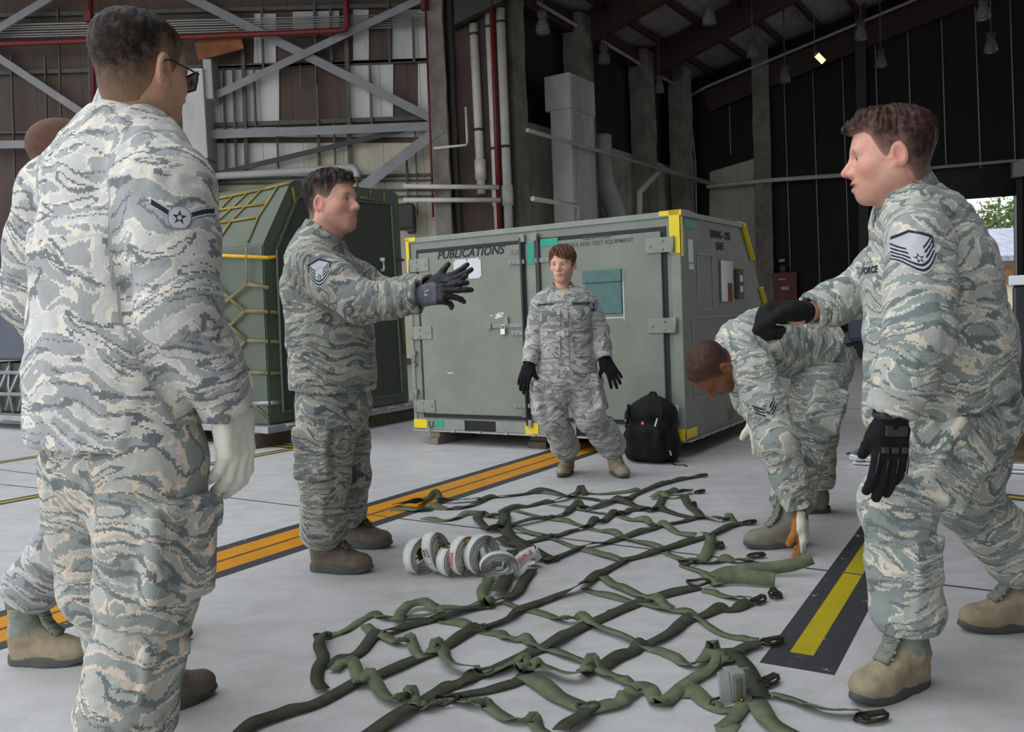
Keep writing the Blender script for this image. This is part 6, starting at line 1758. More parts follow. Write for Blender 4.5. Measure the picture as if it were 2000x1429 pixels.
    def ft(p):
        d = items[0][0](p)
        l = []
        for ch, pk, pl in legs:
            e = np.maximum(ch(p), pl(p))
            for g, k in pk: e = smin(e, g(p), k)
            l.append(e)
        d = smin(d, smin(l[0], l[1], .006), .05)
        for g, k in tex: d = smin(d, g(p), k)
        return d
    pts = [pv] + [q for L in S['legs'] for q in (L['hp'], L['kn'], L['an'])]
    lo, hi = bounds(pts, .2)
    garment('trousers', root, ft, lo, hi, h, bt, S.get('tmat', S['mat']), Jt, S.get('seed', 0) + 5, S.get('wr', 1.0))
    # collar: folded band round the neck
    nk = V(S['neck']); na = unit(S['neckdir']); fwd = unit(S['fwd']); fwd = (fwd - na * fwd.dot(na)).normalized(); sx = fwd.cross(na).normalized()
    cr = S.get('collar', .066)
    def ring(th, r, z): return nk + (sx * math.sin(th) * r - fwd * math.cos(th) * r) + na * z
    N = 56; vv = []; qq = []
    prof = []
    op = S.get('collar_open', .42)
    for i in range(N + 1):
        th = -PI + op + (2 * PI - 2 * op) * i / N; a = abs(th) / PI
        drop = .045 * max(0, a - .35) ** 1.5 * 2.2; fr = max(0, a - .55) / .45
        wid = .046 + .030 * fr
        row = [(cr - .004, -.030 - drop), (cr - .006, .036 - drop), (cr - .001, .046 - drop), (cr + .009, .043 - drop), (cr + .024 + .022 * fr, .040 - wid - drop), (cr + .019 + .022 * fr, .036 - wid - drop), (cr + .004, .034 - drop), (cr + .004, -.030 - drop)]
        for r, z in row: vv.append(tuple(ring(th, r, z)))
    K = 8
    for i in range(N):
        for k in range(K): qq.append((i * K + k, i * K + (k + 1) % K, (i + 1) * K + (k + 1) % K, (i + 1) * K + k))
    qq = np.array(qq); vv = np.array(vv)
    vv = vv + normals_np(vv, qq) * ((vnoise(vv * 30, 2) - .5) * .005)[:, None]
    me = mesh_np('collar', vv, qq); b = bone(nk + sx, nk - sx, na, .1); set_attr(me, 'pat', (vv - b['a']) @ b['R'].T)
    obj('collar', me, M[S['mat']], jacket)
    # body under the cloth: one mesh
    parts = []
    toW, toL, hx, hf, hu = build_head(root, S, parts)
    bi = [(s_econe(T[i][0], T[i + 1][0], (max(.05, T[i][1] - .05), max(.05, T[i][2] - .04)), (max(.05, T[i + 1][1] - .05), max(.05, T[i + 1][2] - .04)), sd[i], sd[i + 1]), .02) for i in range(1, nT - 1)]
    for a in S['arms']: bi.append((s_chain([a['sh'], a['el'], a['wr'], V(a['wr']) + (V(a['wr']) - V(a['el'])).normalized() * a.get('skin', .0)], [.05, .038, a.get('rs', .027), a.get('rs', .027)], .01), .03))
    for L in S['legs']: bi.append((s_chain([L['hp'], L['kn'], lerp(L['kn'], L['an'], .8)], [.07, .05, .035], .01), .04))
    pts = [t[0] for t in T] + [q for a in S['arms'] for q in (a['sh'], a['el'], a['wr'])] + [q for L in S['legs'] for q in (L['hp'], L['kn'], L['an'])]
    lo, hi = bounds(pts, .2)
    v, q = surf(s_union(bi), lo, hi, .013); z = np.zeros(len(v)); parts.append((v, q, dict(lip=z, red=z, stub=z)))
    o = 0; vs = []; qs = []; at = dict(lip=[], red=[], stub=[])
    for v, q, aa in parts:
        vs.append(v); qs.append(q + o); o += len(v)
        for k in at: at[k].append(aa[k])
    me = mesh_np('body', np.concatenate(vs), np.concatenate(qs))
    for k in at: set_attr(me, k, np.concatenate(at[k]))
    obj('body', me, M[S['skin']], root)
    for b in S['boots']: boot(root, *b[0], **b[1])
    return root, jacket, (toW, hx, hf, hu)


def cuff_button(jacket, c, n, r=.0085):
    bm = bm_new(); add_lathe(bm, c, [(r, 0), (r * 1.02, .002), (r * .8, .0032), (r * .5, .002), (r * .2, .002)], 16, n); obj('button', bm, M['button'], jacket)

# ---- the six people -------------------------------------------------------
# 1: near man seen from behind
def man_from_behind():
    S = dict(label='person seen from behind in pale camouflage uniform and black spectacles, one cream glove hanging', base=(-.90, 1.93, 0), h=.0068, seed=1, wr=.85,
             mat='camo_worn', tmat='camo_trouser', skin='skin_olive', sa=(.82, -.57, 0), sb=(.82, -.57, 0), fwd=(.57, .82, 0), armside=(.82, -.57, 0),
             torso=[((-0.895, 1.930, 0.855), .212, .165), ((-0.883, 1.930, 1.017), .205, .155), ((-0.866, 1.930, 1.265), .212, .150), ((-0.852, 1.930, 1.421), .185, .120), ((-0.831, 1.940, 1.522), .10, .085), ((-0.810, 1.960, 1.587), .066, .066)],
             arms=[dict(sh=(-0.689, 1.800, 1.393), el=(-0.673, 1.770, 1.143), wr=(-0.623, 1.900, 0.927), r=(.086, .078, .054), ry=.08, yk=(-0.761, 1.880, 1.475), k=.02, yk_k=.06),
                   dict(sh=(-1.057, 2.080, 1.422), el=(-1.162, 2.140, 1.198), wr=(-1.211, 2.420, 0.986), r=(.082, .074, .054), ry=.075, yk=(-0.910, 1.980, 1.499), k=.02, yk_k=.06)],
             pelvis=((-0.875, 1.930, 0.845), .185, .150),
             legs=[dict(hp=(-0.786, 1.870, 0.811), kn=(-0.826, 1.900, 0.527), an=(-0.889, 1.920, 0.195), r=(.112, .104, .097, .102), out=(.80, -.60, 0), pt=.58),
                   dict(hp=(-1.008, 2.020, 0.795), kn=(-1.028, 2.120, 0.478), an=(-1.076, 2.360, 0.108), r=(.10, .095, .088, .09))],
             neck=(-0.813, 1.970, 1.581), neckdir=(.06, .10, 1), collar=.070,
             head=dict(pos=(-0.779, 1.930, 1.661), fwd=(.44, .89, -.08), up=(.05, .05, 1), scale=1.0, face=dict(jaw=1.04, nose=.9), blush=.2),
             hair=dict(mat='hair_black', top=.010, side=.004, fade=.085, pow=.75, den=1.0, rough=.2, line=[(0, .072), (30, .068), (50, .045), (62, .02), (74, -.010), (86, -.004), (98, .010), (112, -.045), (130, -.080), (180, -.092)]),
             boots=[(((-0.889, 1.920, 0.195)[:2] + (0,), (.6, .8)), dict(mats=('suede', 'sole', 'lace', 'boot_fabric'))),
                    (((-1.085, 2.446, 0.000), (.75, .66)), dict(mats=('suede_dark', 'sole', 'lace_dark', 'suede_dark')))])
    r, j, (toW, hx, hf, hu) = person(S)
    g, X = hand(r, 'glove', (-0.623, 1.905, 0.918), (.06, .06, -1), (.88, -.45, .1), (.4, .9, 0), 'glove_white', curl=((.30, .40, .2), (.36, .42, .2), (.42, .42, .2), (.5, .42, .2)), spread=.05, cuff=(.050, .045), fat=1.35, scale=1.12, tc=(.2, .3), thumb_dir=(.25, .85, -.6))
    patch(r, 'rank_badge', j, (-0.636, 1.720, 1.325), (-.15, .95, -.1), (.05, .05, 1), (.055, .040), chev_airman, ('patch_grey', 'patch_navy'), n=96)
    cuff_button(j, (-0.608, 1.825, 0.906), (0, -1, -.1), .011)
    # spectacles
    q = lambda x, y, z: V(toW(np.array([[x, y, z]]))[0])
    bm = bm_new()
    for s in (-1, 1):
        add_tube(bm, catmull([q(.086 * s, -.022, -.004), q(.085 * s, -.005, .012), q(.083 * s, .04, .012), q(.074 * s, .092, .012)], 5), .0022, 8)
        rim = [q((.038 + .034 * a) * s, .100 - .010 * abs(a) * (a > 0), b) for a, b in ((-.62, .014), (1, .017), (1.0, .0), (.75, -.021), (-.35, -.021), (-.66, -.006))]
        add_tube(bm, rim, .0022, 8, closed=True)
    add_tube(bm, [q(-.015, .102, .008), q(.015, .102, .008)], .002, 8)
    f = obj('spectacles', bm, M['lens_frame'], r)
    for s in (-1, 1):
        bm = bm_new(); vs = [bm.verts.new(q((.038 + .034 * a) * s, .100 - .010 * abs(a) * (a > 0), b)) for a, b in ((-.62, .014), (1, .017), (1.0, .0), (.75, -.021), (-.35, -.021), (-.66, -.006))]
        bm.faces.new(vs); obj('lens', bm, M['lens'], f)
    # stitched elbow panel and sleeve seam
    return r


def man_behind_him():
    S = dict(label='person mostly hidden behind the spectacled man, bald crown and trailing sage boot showing', base=(-1.45, 2.9, 0), h=.010, seed=2,
             mat='camo_grey', skin='skin_ruddy', sa=(0, -1, 0), sb=(0, -1, 0), fwd=(1, 0, 0),
             torso=[((-1.447, 2.920, 0.806), .18, .14), ((-1.434, 2.920, 0.979), .175, .14), ((-1.424, 2.920, 1.252), .19, .14), ((-1.414, 2.920, 1.439), .15, .10), ((-1.423, 2.920, 1.549), .066, .066)],
             arms=[dict(sh=(-1.325, 2.740, 1.402), el=(-1.324, 2.740, 1.179), wr=(-1.257, 2.740, 0.982), r=(.075, .07, .052)), dict(sh=(-1.490, 3.100, 1.441), el=(-1.490, 3.120, 1.189), wr=(-1.385, 3.100, 0.984), r=(.075, .07, .052))],
             pelvis=((-1.439, 2.920, 0.789), .16, .14),
             legs=[dict(hp=(-1.395, 2.840, 0.746), kn=(-1.415, 2.860, 0.530), an=(-1.575, 2.860, 0.213), r=(.10, .09, .082, .085), out=(0, -1, 0)), dict(hp=(-1.466, 3.020, 0.723), kn=(-1.352, 3.040, 0.488), an=(-1.377, 3.080, 0.098), r=(.10, .09, .082, .085))],
             neck=(-1.419, 2.920, 1.566), neckdir=(.1, 0, 1),
             head=dict(pos=(-1.448, 2.920, 1.681), fwd=(1, .25, -.05), up=(.02, 0, 1), scale=1.05, res=.0034), hair=dict(mat='hair_shaved', top=.0015, side=.0012, fade=.05, den=.55, rough=0),
             boots=[(((-1.640, 2.870, 0.000), (.99, -.10)), dict()), (((-1.366, 3.038, 0.000), (.99, -.1)), dict())])
    r, j, _ = person(S)
    hand(r, 'glove', (-1.255, 2.740, 0.974), (.2, 0, -1), (0, -1, 0), (1, 0, 0), 'glove_black')
    hand(r, 'glove', (-1.382, 3.100, 0.974), (.2, 0, -1), (0, 1, 0), (1, 0, 0), 'glove_black')
    return r


def instructor():
    S = dict(label='dark-haired person gesturing with both grey and black gloved hands beside the netted container', base=(-.77, 3.85, 0), h=.0075, seed=3, wr=.95,
             mat='camo_dark', skin='skin_light', sa=(-.30, -.954, 0), sb=(-.22, -.975, 0), fwd=(.97, -.22, 0), armside=(0, -1, 0),
             torso=[((-0.798, 3.850, 0.803), .195, .188), ((-0.794, 3.850, 1.053), .195, .186), ((-0.810, 3.850, 1.257), .200, .176), ((-0.831, 3.850, 1.381), .165, .125), ((-0.826, 3.850, 1.464), .085, .080), ((-0.817, 3.860, 1.509), .064, .066)],
             arms=[dict(sh=(-0.825, 3.660, 1.337), el=(-0.601, 3.550, 1.176), wr=(-0.361, 3.500, 1.190), r=(.092, .084, .060), ry=.08, k=.03), dict(sh=(-0.803, 4.040, 1.357), el=(-0.570, 4.020, 1.215), wr=(-0.350, 3.840, 1.233), r=(.085, .072, .055), ry=.075)],
             pelvis=((-0.800, 3.850, 0.769), .165, .165),
             legs=[dict(hp=(-0.817, 3.760, 0.700), kn=(-0.825, 3.730, 0.437), an=(-0.834, 3.740, 0.138), r=(.118, .100, .092, .095), out=(-.25, -.97, 0), pt=.62), dict(hp=(-0.776, 3.960, 0.675), kn=(-0.775, 4.020, 0.380), an=(-0.768, 4.050, 0.151), r=(.105, .092, .082, .085))],
             neck=(-0.813, 3.860, 1.493), neckdir=(.30, -.06, 1), collar=.070,
             head=dict(pos=(-0.753, 3.840, 1.620), fwd=(.925, -.38, .05), up=(-.06, 0, 1), scale=1.10, face=dict(jaw=1.0, chub=.004, nose=.95), gaze=(.98, .10, .12), beard=.22, blush=.75),
             hair=dict(mat='hair_dark', top=.020, side=.007, fade=.045, pow=.6, rough=.3, line=[(0, .064), (22, .062), (40, .060), (52, .040), (60, .018), (70, .008), (84, .014), (98, .020), (112, -.020), (130, -.060), (180, -.076)]),
             boots=[(((-0.842, 3.809, 0.000), (.97, -.26)), dict(mats=('suede_dark', 'sole', 'lace_dark', 'suede_dark'), scale=1.03)), (((-0.810, 4.216, 0.000), (.96, -.28)), dict(mats=('suede_dark', 'sole', 'lace_dark', 'suede_dark'), scale=1.03))])
    r, j, _ = person(S)
    g, X = hand(r, 'glove', (-0.352, 3.490, 1.189), (.95, -.10, .06), (-.05, -.92, .40), (.1, .3, .95), 'glove_grey', curl=((.10, .12, .1), (.15, .15, .1), (.45, .5, .3), (.75, .7, .4)), spread=.10, cuff=(.036, .045), tc=(.5, .6), fat=1.15, scale=1.04, thumb_dir=(.55, .75, -.5))
    two_tone(g, X, lambda a, b, c: (b > .062 or c < -.004) and not (b < .02 and c > -.012), ('glove_grey', 'glove_rubber'), r)
    bm = bm_new()                      # pale print on the back of the glove
    w = V((-0.352, 3.490, 1.189)); d = V((.95, -.10, .06)).normalized(); n = V((-.05, -.92, .40)); n = (n - d * n.dot(d)).normalized(); t = n.cross(d)
    for k, (a, b, ww) in enumerate(((.016, .010, .020), (.006, .018, .026), (-.004, .014, .022), (.010, .034, .012), (-.010, .026, .014))):
        add_box(bm, w + t * a + d * b + n * .0255, (ww / 2, .0022, .0008), (d, t, n))
    obj('glove_print', bm, M['patch_grey'], g)
    g, X = hand(r, 'glove', (-0.340, 3.830, 1.232), (.92, -.30, .22), (.1, .85, -.5), (-.1, .3, .95), 'glove_rubber', curl=((.05, .1, .1), (.08, .1, .1), (.2, .25, .2), (.3, .3, .2)), spread=.16, cuff=(.036, .045), tc=(.05, .05), fat=1.15, scale=1.04, thumb_dir=(.60, .80, -.10))
    patch(r, 'rank_badge', j, (-0.759, 3.550, 1.301), (.12, .96, -.05), (-.12, .1, 1), (.050, .062), chev_msgt, ('patch_grey', 'patch_navy'), n=90)
    cuff_button(j, (-0.382, 3.445, 1.145), (.1, -.9, -.4))
    return r


def woman():
    S = dict(label='woman with auburn fringe standing before the olive double doors, black gloves held low', base=(.45, 5.62, 0), h=.0085, seed=4, wr=.9,
             mat='camo_grey', skin='skin_pale', sa=(-1, .06, 0), sb=(-1, .10, 0), fwd=(-.1, -1, 0), armside=(-1, 0, 0),
             torso=[((0.352, 5.620, 0.710), .205, .150), ((0.353, 5.620, 0.909), .172, .130), ((0.357, 5.620, 1.084), .180, .128), ((0.354, 5.620, 1.186), .150, .095), ((0.346, 5.630, 1.229), .080, .064), ((0.345, 5.640, 1.259), .054, .054)],
             arms=[dict(sh=(0.208, 5.620, 1.159), el=(0.161, 5.640, 0.976), wr=(0.112, 5.560, 0.780), r=(.070, .062, .046), ry=.055), dict(sh=(0.501, 5.620, 1.154), el=(0.566, 5.640, 0.976), wr=(0.594, 5.560, 0.792), r=(.070, .062, .046), ry=.055)],
             pelvis=((0.349, 5.620, 0.703), .185, .145),
             legs=[dict(hp=(0.248, 5.620, 0.658), kn=(0.254, 5.600, 0.426), an=(0.343, 5.640, 0.155), r=(.098, .090, .084, .088), out=(-1, -.25, 0), pt=.45), dict(hp=(0.440, 5.620, 0.650), kn=(0.487, 5.580, 0.419), an=(0.637, 5.580, 0.170), r=(.098, .092, .086, .090), out=(.95, -.3, .2), pt=.45)],
             neck=(0.343, 5.620, 1.249), neckdir=(0, -.14, 1), collar=.062, collar_open=.75,
             head=dict(pos=(0.351, 5.600, 1.408), fwd=(-.36, -.93, -.06), up=(.02, 0, 1), scale=.95, face=dict(fem=True, jaw=.87, nose=.8, collar_r=.050), gaze=(-.75, -.65, 0), brow=.55, blush=.55),
             hair=dict(mat='hair_auburn', top=.017, side=.007, fade=.012, pow=.35, rough=.4, front=.004, part=.30, line=[(0, .044), (14, .036), (26, .030), (40, .026), (52, .022), (62, .0), (70, -.030), (80, -.034), (90, .0), (98, .008), (115, -.030), (140, -.050), (180, -.056)], bun=(0, -.118, .01)),
             boots=[(((0.348, 5.915, 0.000), (-.30, -1)), dict(mats=('suede', 'sole', 'lace', 'boot_fabric'), scale=.92)), (((0.675, 5.802, 0.000), (.25, -1)), dict(mats=('suede', 'sole', 'lace', 'boot_fabric'), scale=.92))])
    r, j, _ = person(S)
    hand(r, 'glove', (0.112, 5.560, 0.776), (-.38, -.15, -.90), (-.3, -.9, .1), (.85, -.3, -.3), 'glove_black', curl=(.3, .3, .35, .4), spread=.08, cuff=(.032, .05), tc=(.1, .1), scale=1.0, res=.0036)
    hand(r, 'glove', (0.594, 5.560, 0.789), (.46, -.2, -.86), (.2, -.95, .1), (-.85, -.2, -.4), 'glove_black', curl=(.15, .15, .2, .25), spread=.16, cuff=(.032, .05), tc=(.1, .1), scale=1.0, res=.0036)
    # undershirt in the open neck, front placket, chest pockets, tapes, sleeve badge
    fw = (.06, 1, 0)
    patch(r, 'undershirt', j, (0.339, 5.500, 1.242), fw, (0, 0, 1), (.040, .055), lambda x, y: 1 if y > -1 + 2 * abs(x) ** 1.2 and y < .95 else 0, ('shirt',), n=40, lift=.003, parent=r)
    patch(r, 'placket', j, (0.347, 5.450, 0.934), fw, (0, 0, 1), (.016, .21), lambda x, y: 1 if abs(x) < .92 else 0, (S['mat'] + '_flap',), n=40, lift=.006)
    for x, y in ((1074,622), (1135,621), (1076,672), (1137,670)):
        pocket(j, (x, y), fw)
    patch(r, 'name_tape', j, W_tape[0], fw, (-.05, 0, 1), (.050, .0055), lambda x, y: 1, ('tape_grey',), n=30, lift=.004)
    patch(r, 'service_tape', j, W_tape[1], fw, (.03, 0, 1), (.058, .008), lambda x, y: 1, ('tape_grey',), n=30, lift=.004)
    patch(r, 'rank_badge', j, (0.586, 5.520, 1.136), (-.85, .50, 0), (.2, 0, 1), (.036, .042), chev_sra, ('patch_navy', 'patch_grey'), n=50)
    return r


def bending_man():
    S = dict(label='person with shaved head bending forward, reaching a cream and tan glove to the net', base=(1.45, 4.2, 0), h=.0075, seed=5, wr=1.0,
             mat='camo_green', skin='skin_brown', sa=(.10, 1, 0), sb=(.25, .95, .1), fwd=(-.55, -.1, -.8), armside=(0, 1, 0), hemdir=(-.72, -.1, .50),
             torso=[((1.507, 4.260, 0.848), .19, .165), ((1.351, 4.200, 0.902), .185, .155), ((1.187, 4.100, 0.931), .200, .150), ((1.071, 4.030, 0.924), .155, .115), ((0.998, 3.980, 0.886), .085, .080), ((0.967, 3.960, 0.865), .064, .064)],
             arms=[dict(sh=(1.063, 3.840, 0.813), el=(1.134, 3.740, 0.505), wr=(1.220, 3.740, 0.214), r=(.094, .084, .056), ry=.085, skin=.05, rs=.028), dict(sh=(1.098, 4.250, 0.841), el=(1.183, 4.360, 0.638), wr=(1.207, 4.300, 0.548), r=(.085, .075, .055), ry=.075)],
             pelvis=((1.514, 4.280, 0.801), .165, .150), pelup=(-.6, -.05, .75),
             legs=[dict(hp=(1.457, 4.140, 0.728), kn=(1.341, 4.000, 0.475), an=(1.212, 3.870, 0.167), r=(.118, .100, .090, .092), out=(.1, -1, 0), pt=.62, side=(0, 1, 0)), dict(hp=(1.585, 4.400, 0.703), kn=(1.571, 4.480, 0.410), an=(1.546, 4.500, 0.139), r=(.110, .092, .082, .085), side=(0, 1, 0))],
             neck=(0.983, 3.970, 0.871), neckdir=(-.80, -.10, -.25), collar=.070, collar_open=.55,
             head=dict(pos=(0.893, 3.880, 0.824), fwd=(-.26, -.08, -.95), up=(-.86, -.42, .25), scale=1.06, face=dict(jaw=1.0, nose=1.0), gaze=(-.1, -.2, -1), blush=.4, brow=.5),
             hair=dict(mat='hair_shaved', top=.0016, side=.0014, fade=.03, pow=.6, den=.85, rough=0),
             boots=[(((1.212, 3.898, 0.000), (-.995, -.10)), dict(mats=('suede_sage', 'sole', 'lace', 'boot_fabric'))), (((1.543, 4.516, 0.000), (-.995, .05)), dict(mats=('suede_sage', 'sole', 'lace', 'boot_fabric')))])
    r, j, _ = person(S)
    g, X = hand(r, 'glove', (1.225, 3.735, 0.174), (.10, -.03, -1), (.80, -.55, .1), (-.6, -.8, 0), 'glove_white', curl=((.30, .35, .3), (.32, .35, .3), (.35, .4, .3), (.4, .4, .3)), spread=.06, cuff=None, tc=(.2, .3), fat=1.3, scale=1.10, thumb_dir=(.35, .9, -.5))
    two_tone(g, X, lambda a, b, c: c < -.003 and b < .17, ('glove_white', 'glove_tan'), r)
    hand(r, 'glove', (1.204, 4.290, 0.539), (.12, -.05, -1), (-.2, -.9, 0), (-1, .1, 0), 'glove_white', curl=(.3, .3, .3, .3), spread=.03, cuff=(.04, .05), fat=1.3, scale=1.08)
    patch(r, 'rank_badge', j, (1.079, 3.700, 0.650), (.1, .97, 0), (-.38, 0, 1), (.048, .050), chev_sra, (S['mat'] + '_flap', 'patch_navy'), n=70)
    for x in (1548, 1563): cuff_button(j, V((1.191, 3.675, 0.254)) + V(((x - 1556) * .0021, 0, .004)), (0, -1, 0))
    return r


def lunging_man():
    S = dict(label='smiling person lunging with one black gloved fist stretched out, padded glove on near hand', base=(1.25, 2.55, 0), h=.0068, seed=6, wr=.9,
             mat='camo_green', skin='skin_light', sa=(-.20, .98, 0), sb=(-.22, .97, 0), fwd=(-.97, -.22, 0), armside=(-.2, 1, 0), hemdir=(-.28, 0, .96),
             torso=[((1.268, 2.570, 0.778), .20, .218), ((1.261, 2.570, 0.964), .20, .200), ((1.234, 2.570, 1.161), .205, .176), ((1.213, 2.570, 1.297), .165, .125), ((1.176, 2.560, 1.379), .088, .085), ((1.153, 2.550, 1.418), .066, .068)],
             arms=[dict(sh=(1.090, 2.310, 1.239), el=(1.038, 2.210, 1.008), wr=(0.985, 2.250, 0.808), r=(.084, .078, .060), ry=.075, k=.006), dict(sh=(1.263, 2.800, 1.260), el=(1.155, 2.880, 1.124), wr=(0.971, 2.820, 1.070), r=(.085, .075, .054), ry=.075, skin=.06, rs=.030)],
             pelvis=((1.329, 2.600, 0.760), .17, .172), pelup=(-.2, 0, 1),
             legs=[dict(hp=(1.244, 2.510, 0.721), kn=(1.058, 2.400, 0.527), an=(1.046, 2.400, 0.167), r=(.125, .095, .088, .090), out=(.35, -1, .1), pt=.55), dict(hp=(1.422, 2.700, 0.688), kn=(1.427, 2.760, 0.465), an=(1.628, 2.820, 0.194), r=(.12, .10, .088, .090))],
             neck=(1.162, 2.550, 1.403), neckdir=(-.30, -.03, 1), collar=.072,
             head=dict(pos=(1.109, 2.530, 1.508), fwd=(-.96, .26, -.04), up=(-.04, 0, 1), scale=1.085, face=dict(jaw=1.02, smile=.6, chub=.004, nose=1.0), gaze=(-1, .3, 0), beard=.18, blush=.85, brow=.35),
             hair=dict(mat='hair_brown', top=.015, side=.003, fade=.07, pow=.5, rough=.35, front=.014, line=[(0, .066), (20, .066), (36, .064), (48, .050), (58, .020), (68, -.006), (84, -.010), (98, .006), (112, -.045), (130, -.072), (180, -.082)]),
             boots=[(((1.066, 2.399, 0.000), (-.86, -.50)), dict(scale=1.03)), (((1.638, 2.812, 0.000), (-.995, -.05)), dict(scale=1.03))])
    r, j, (toW, hx, hf, hu) = person(S)
    # padded glove
    dd, nn = V((-.06, .02, -1)), V((.08, -1, -.05))
    g, X = hand(r, 'glove', (0.979, 2.245, 0.784), dd, nn, (-1, 0, 0), 'glove_black', curl=((.18, .25, .2), (.15, .22, .2), (.15, .25, .2), (.2, .3, .2)), spread=.05, cuff=(.042, .035), fat=1.28, scale=1.10, tc=(.3, .3), thumb_dir=(.0, .85, -.80))
    d = dd.normalized(); n = (nn - d * nn.dot(d)).normalized(); t = V((-1, 0, 0)); t = (t - d * t.dot(d) - n * t.dot(n)).normalized()
    bm = bm_new()
    add_box(bm, X(0, .020, .0235), (.030, .0145, .004), (t, d, n), .003)
    for x in (-.024, 0, .024): add_box(bm, X(x, .066, .0225), (.0095, .0085, .005), (t, d, n), .003)
    for x in (-.036, -.012, .012, .036):
        add_tube(bm, [X(x * .95, .072, .018), X(x * 1.05, .100, .016), X(x * 1.08, .125, .010)], .0022, 6)
    obj('knuckle_guard', bm, M['glove_pad'], g)
    bm = bm_new(); add_box(bm, X(0, -.016, .004), (.046, .012, .031), (t, d, n), .010); obj('wrist_strap', bm, M['glove_pad'], g)
    hand(r, 'glove', (0.931, 2.810, 1.069), (-1, -.08, .02), (-.05, .30, .95), (.1, -.95, .3), 'glove_black', res=.003, curl=((1.15, 1.3, .7), (1.2, 1.3, .7), (1.2, 1.3, .7), (1.2, 1.3, .7)), spread=.03, cuff=(.030, .012), fat=1.4, scale=1.25, tc=(.6, .6), thumb_dir=(.35, .9, -.3))
    patch(r, 'rank_badge', j, (1.035, 2.200, 1.217), (-.03, .98, 0), (.0, .05, 1), (.0455, .060), chev_msgt, ('patch_grey', 'patch_navy'), n=110)
    t1 = surf_text(j, 'U.S. AIR FORCE', .027, V((1.068, 2.520, 1.185)) + V((-.048, .080, 0)), (.85, .50, 0), (-.05, 0, 1), 'patch_navy', 'service_tape', bold=.0012)
    cuff_button(j, (1.002, 2.185, 0.814), (.1, -1, -.1), .009)
    bm = bm_new(); add_box(bm, V(toW(np.array([[0, .081, -.0660]]))[0]), (.016, .006, .0035), (hx, hf, hu), .002); obj('teeth', bm, M['teeth'], r)
    return r


def two_tone(g, X, test, mats, root):
    """second material on the faces where test(thumbward, along, backward) holds, hand coordinates"""
    o, ax = X(0, 0, 0), [X(1, 0, 0), X(0, 1, 0), X(0, 0, 1)]
    ax = [(a - o) for a in ax]; L = [a.length for a in ax]
    me = g.data; me.materials.clear()
    for m in mats: me.materials.append(M[m])
    for p in me.polygons:
        q = p.center - o
        a, b, c = (q.dot(ax[k]) / L[k] / L[k] for k in range(3))
        p.material_index = 1 if test(a, b, c) else 0


def pocket(j, px, fw):
    c = pocket_at[px]
    patch(None, 'pocket', j, c, fw, (0, 0, 1), (.058, .066), lambda x, y: 1, (POCK,), n=22, lift=.005)
    patch(None, 'pocket_flap', j, V(c) + V((0, 0, .052)), fw, (0, 0, 1), (.061, .024), lambda x, y: 1 if y > -.55 - .4 * (1 - abs(x)) else 0, (POCK,), n=22, lift=.009)


W_tape = ((0.229, 5.500, 1.157), (0.452, 5.500, 1.154))
POCK = 'camo_grey_flap'
pocket_at = {(1074, 622): (0.257, 5.500, 1.052), (1135, 621): (0.441, 5.500, 1.048), (1076, 672): (0.251, 5.500, 0.884), (1137, 670): (0.452, 5.500, 0.883)}


def flap_mat(k):
    """the same cloth for pieces sewn on top, in world coordinates"""
    m = M[k].copy(); m.name = M[k].name + '_panel'
    nt = m.node_tree
    for nd in [x for x in nt.nodes if x.type == 'ATTRIBUTE' and x.attribute_name == 'pat']:
        ge = nt.nodes.new('ShaderNodeNewGeometry')
        for l in list(nd.outputs['Vector'].links): nt.links.new(ge.outputs['Position'], l.to_socket)
    M[k + '_flap'] = m


for k in ('camo_grey', 'camo_green', 'camo_dark', 'camo_worn'): flap_mat(k)
PEOPLE = (man_from_behind, man_behind_him, instructor, woman, bending_man, lunging_man)

# ---------------------------------------------------------------- cargo net, straps and small props on the floor
def webbing(name, c, c2):
    t = NT(name); p = t.coord(); f = t.noise(p, 22, 4, .6); w = t.noise(p, 400, 1, .5)
    t.col(t.mix(t.ramp(w, [(.3, (0, 0, 0, 1)), (.8, (.35, .35, .35, 1))]), t.ramp(f, [(.3, c), (.7, c2)]), lin('#22241c')))
    t.p(Roughness=.85, Specular_IOR_Level=.2); t.bump(w, .25, .002); return t.m


M['web_dark'] = webbing('dark_olive_webbing', '#3c3f32', '#4d5141')
M['web_light'] = webbing('faded_olive_webbing', '#5d644d', '#767d62')
M['web_white'] = webbing('white_webbing', '#d9d9d4', '#efefea')
M['web_edge'] = webbing('grey_webbing_edge', '#77776f', '#8f8f88')  # greyer tone for the side faces of the rolled straps
M['gold'] = plain('yellow_zinc', '#9c8740', .25, 1.0, var=.2, scale=60)
M['iron'] = plain('worn_iron', '#3d352e', .5, .6, var=.4, scale=60)
M['silver'] = plain('bright_aluminium', '#d4d5d6', .35, .7, var=.1)
M['red_ink'] = plain('red_ink', '#d2364a', .8)
M['black_ink'] = plain('black_ink', '#1d1d1f', .8)


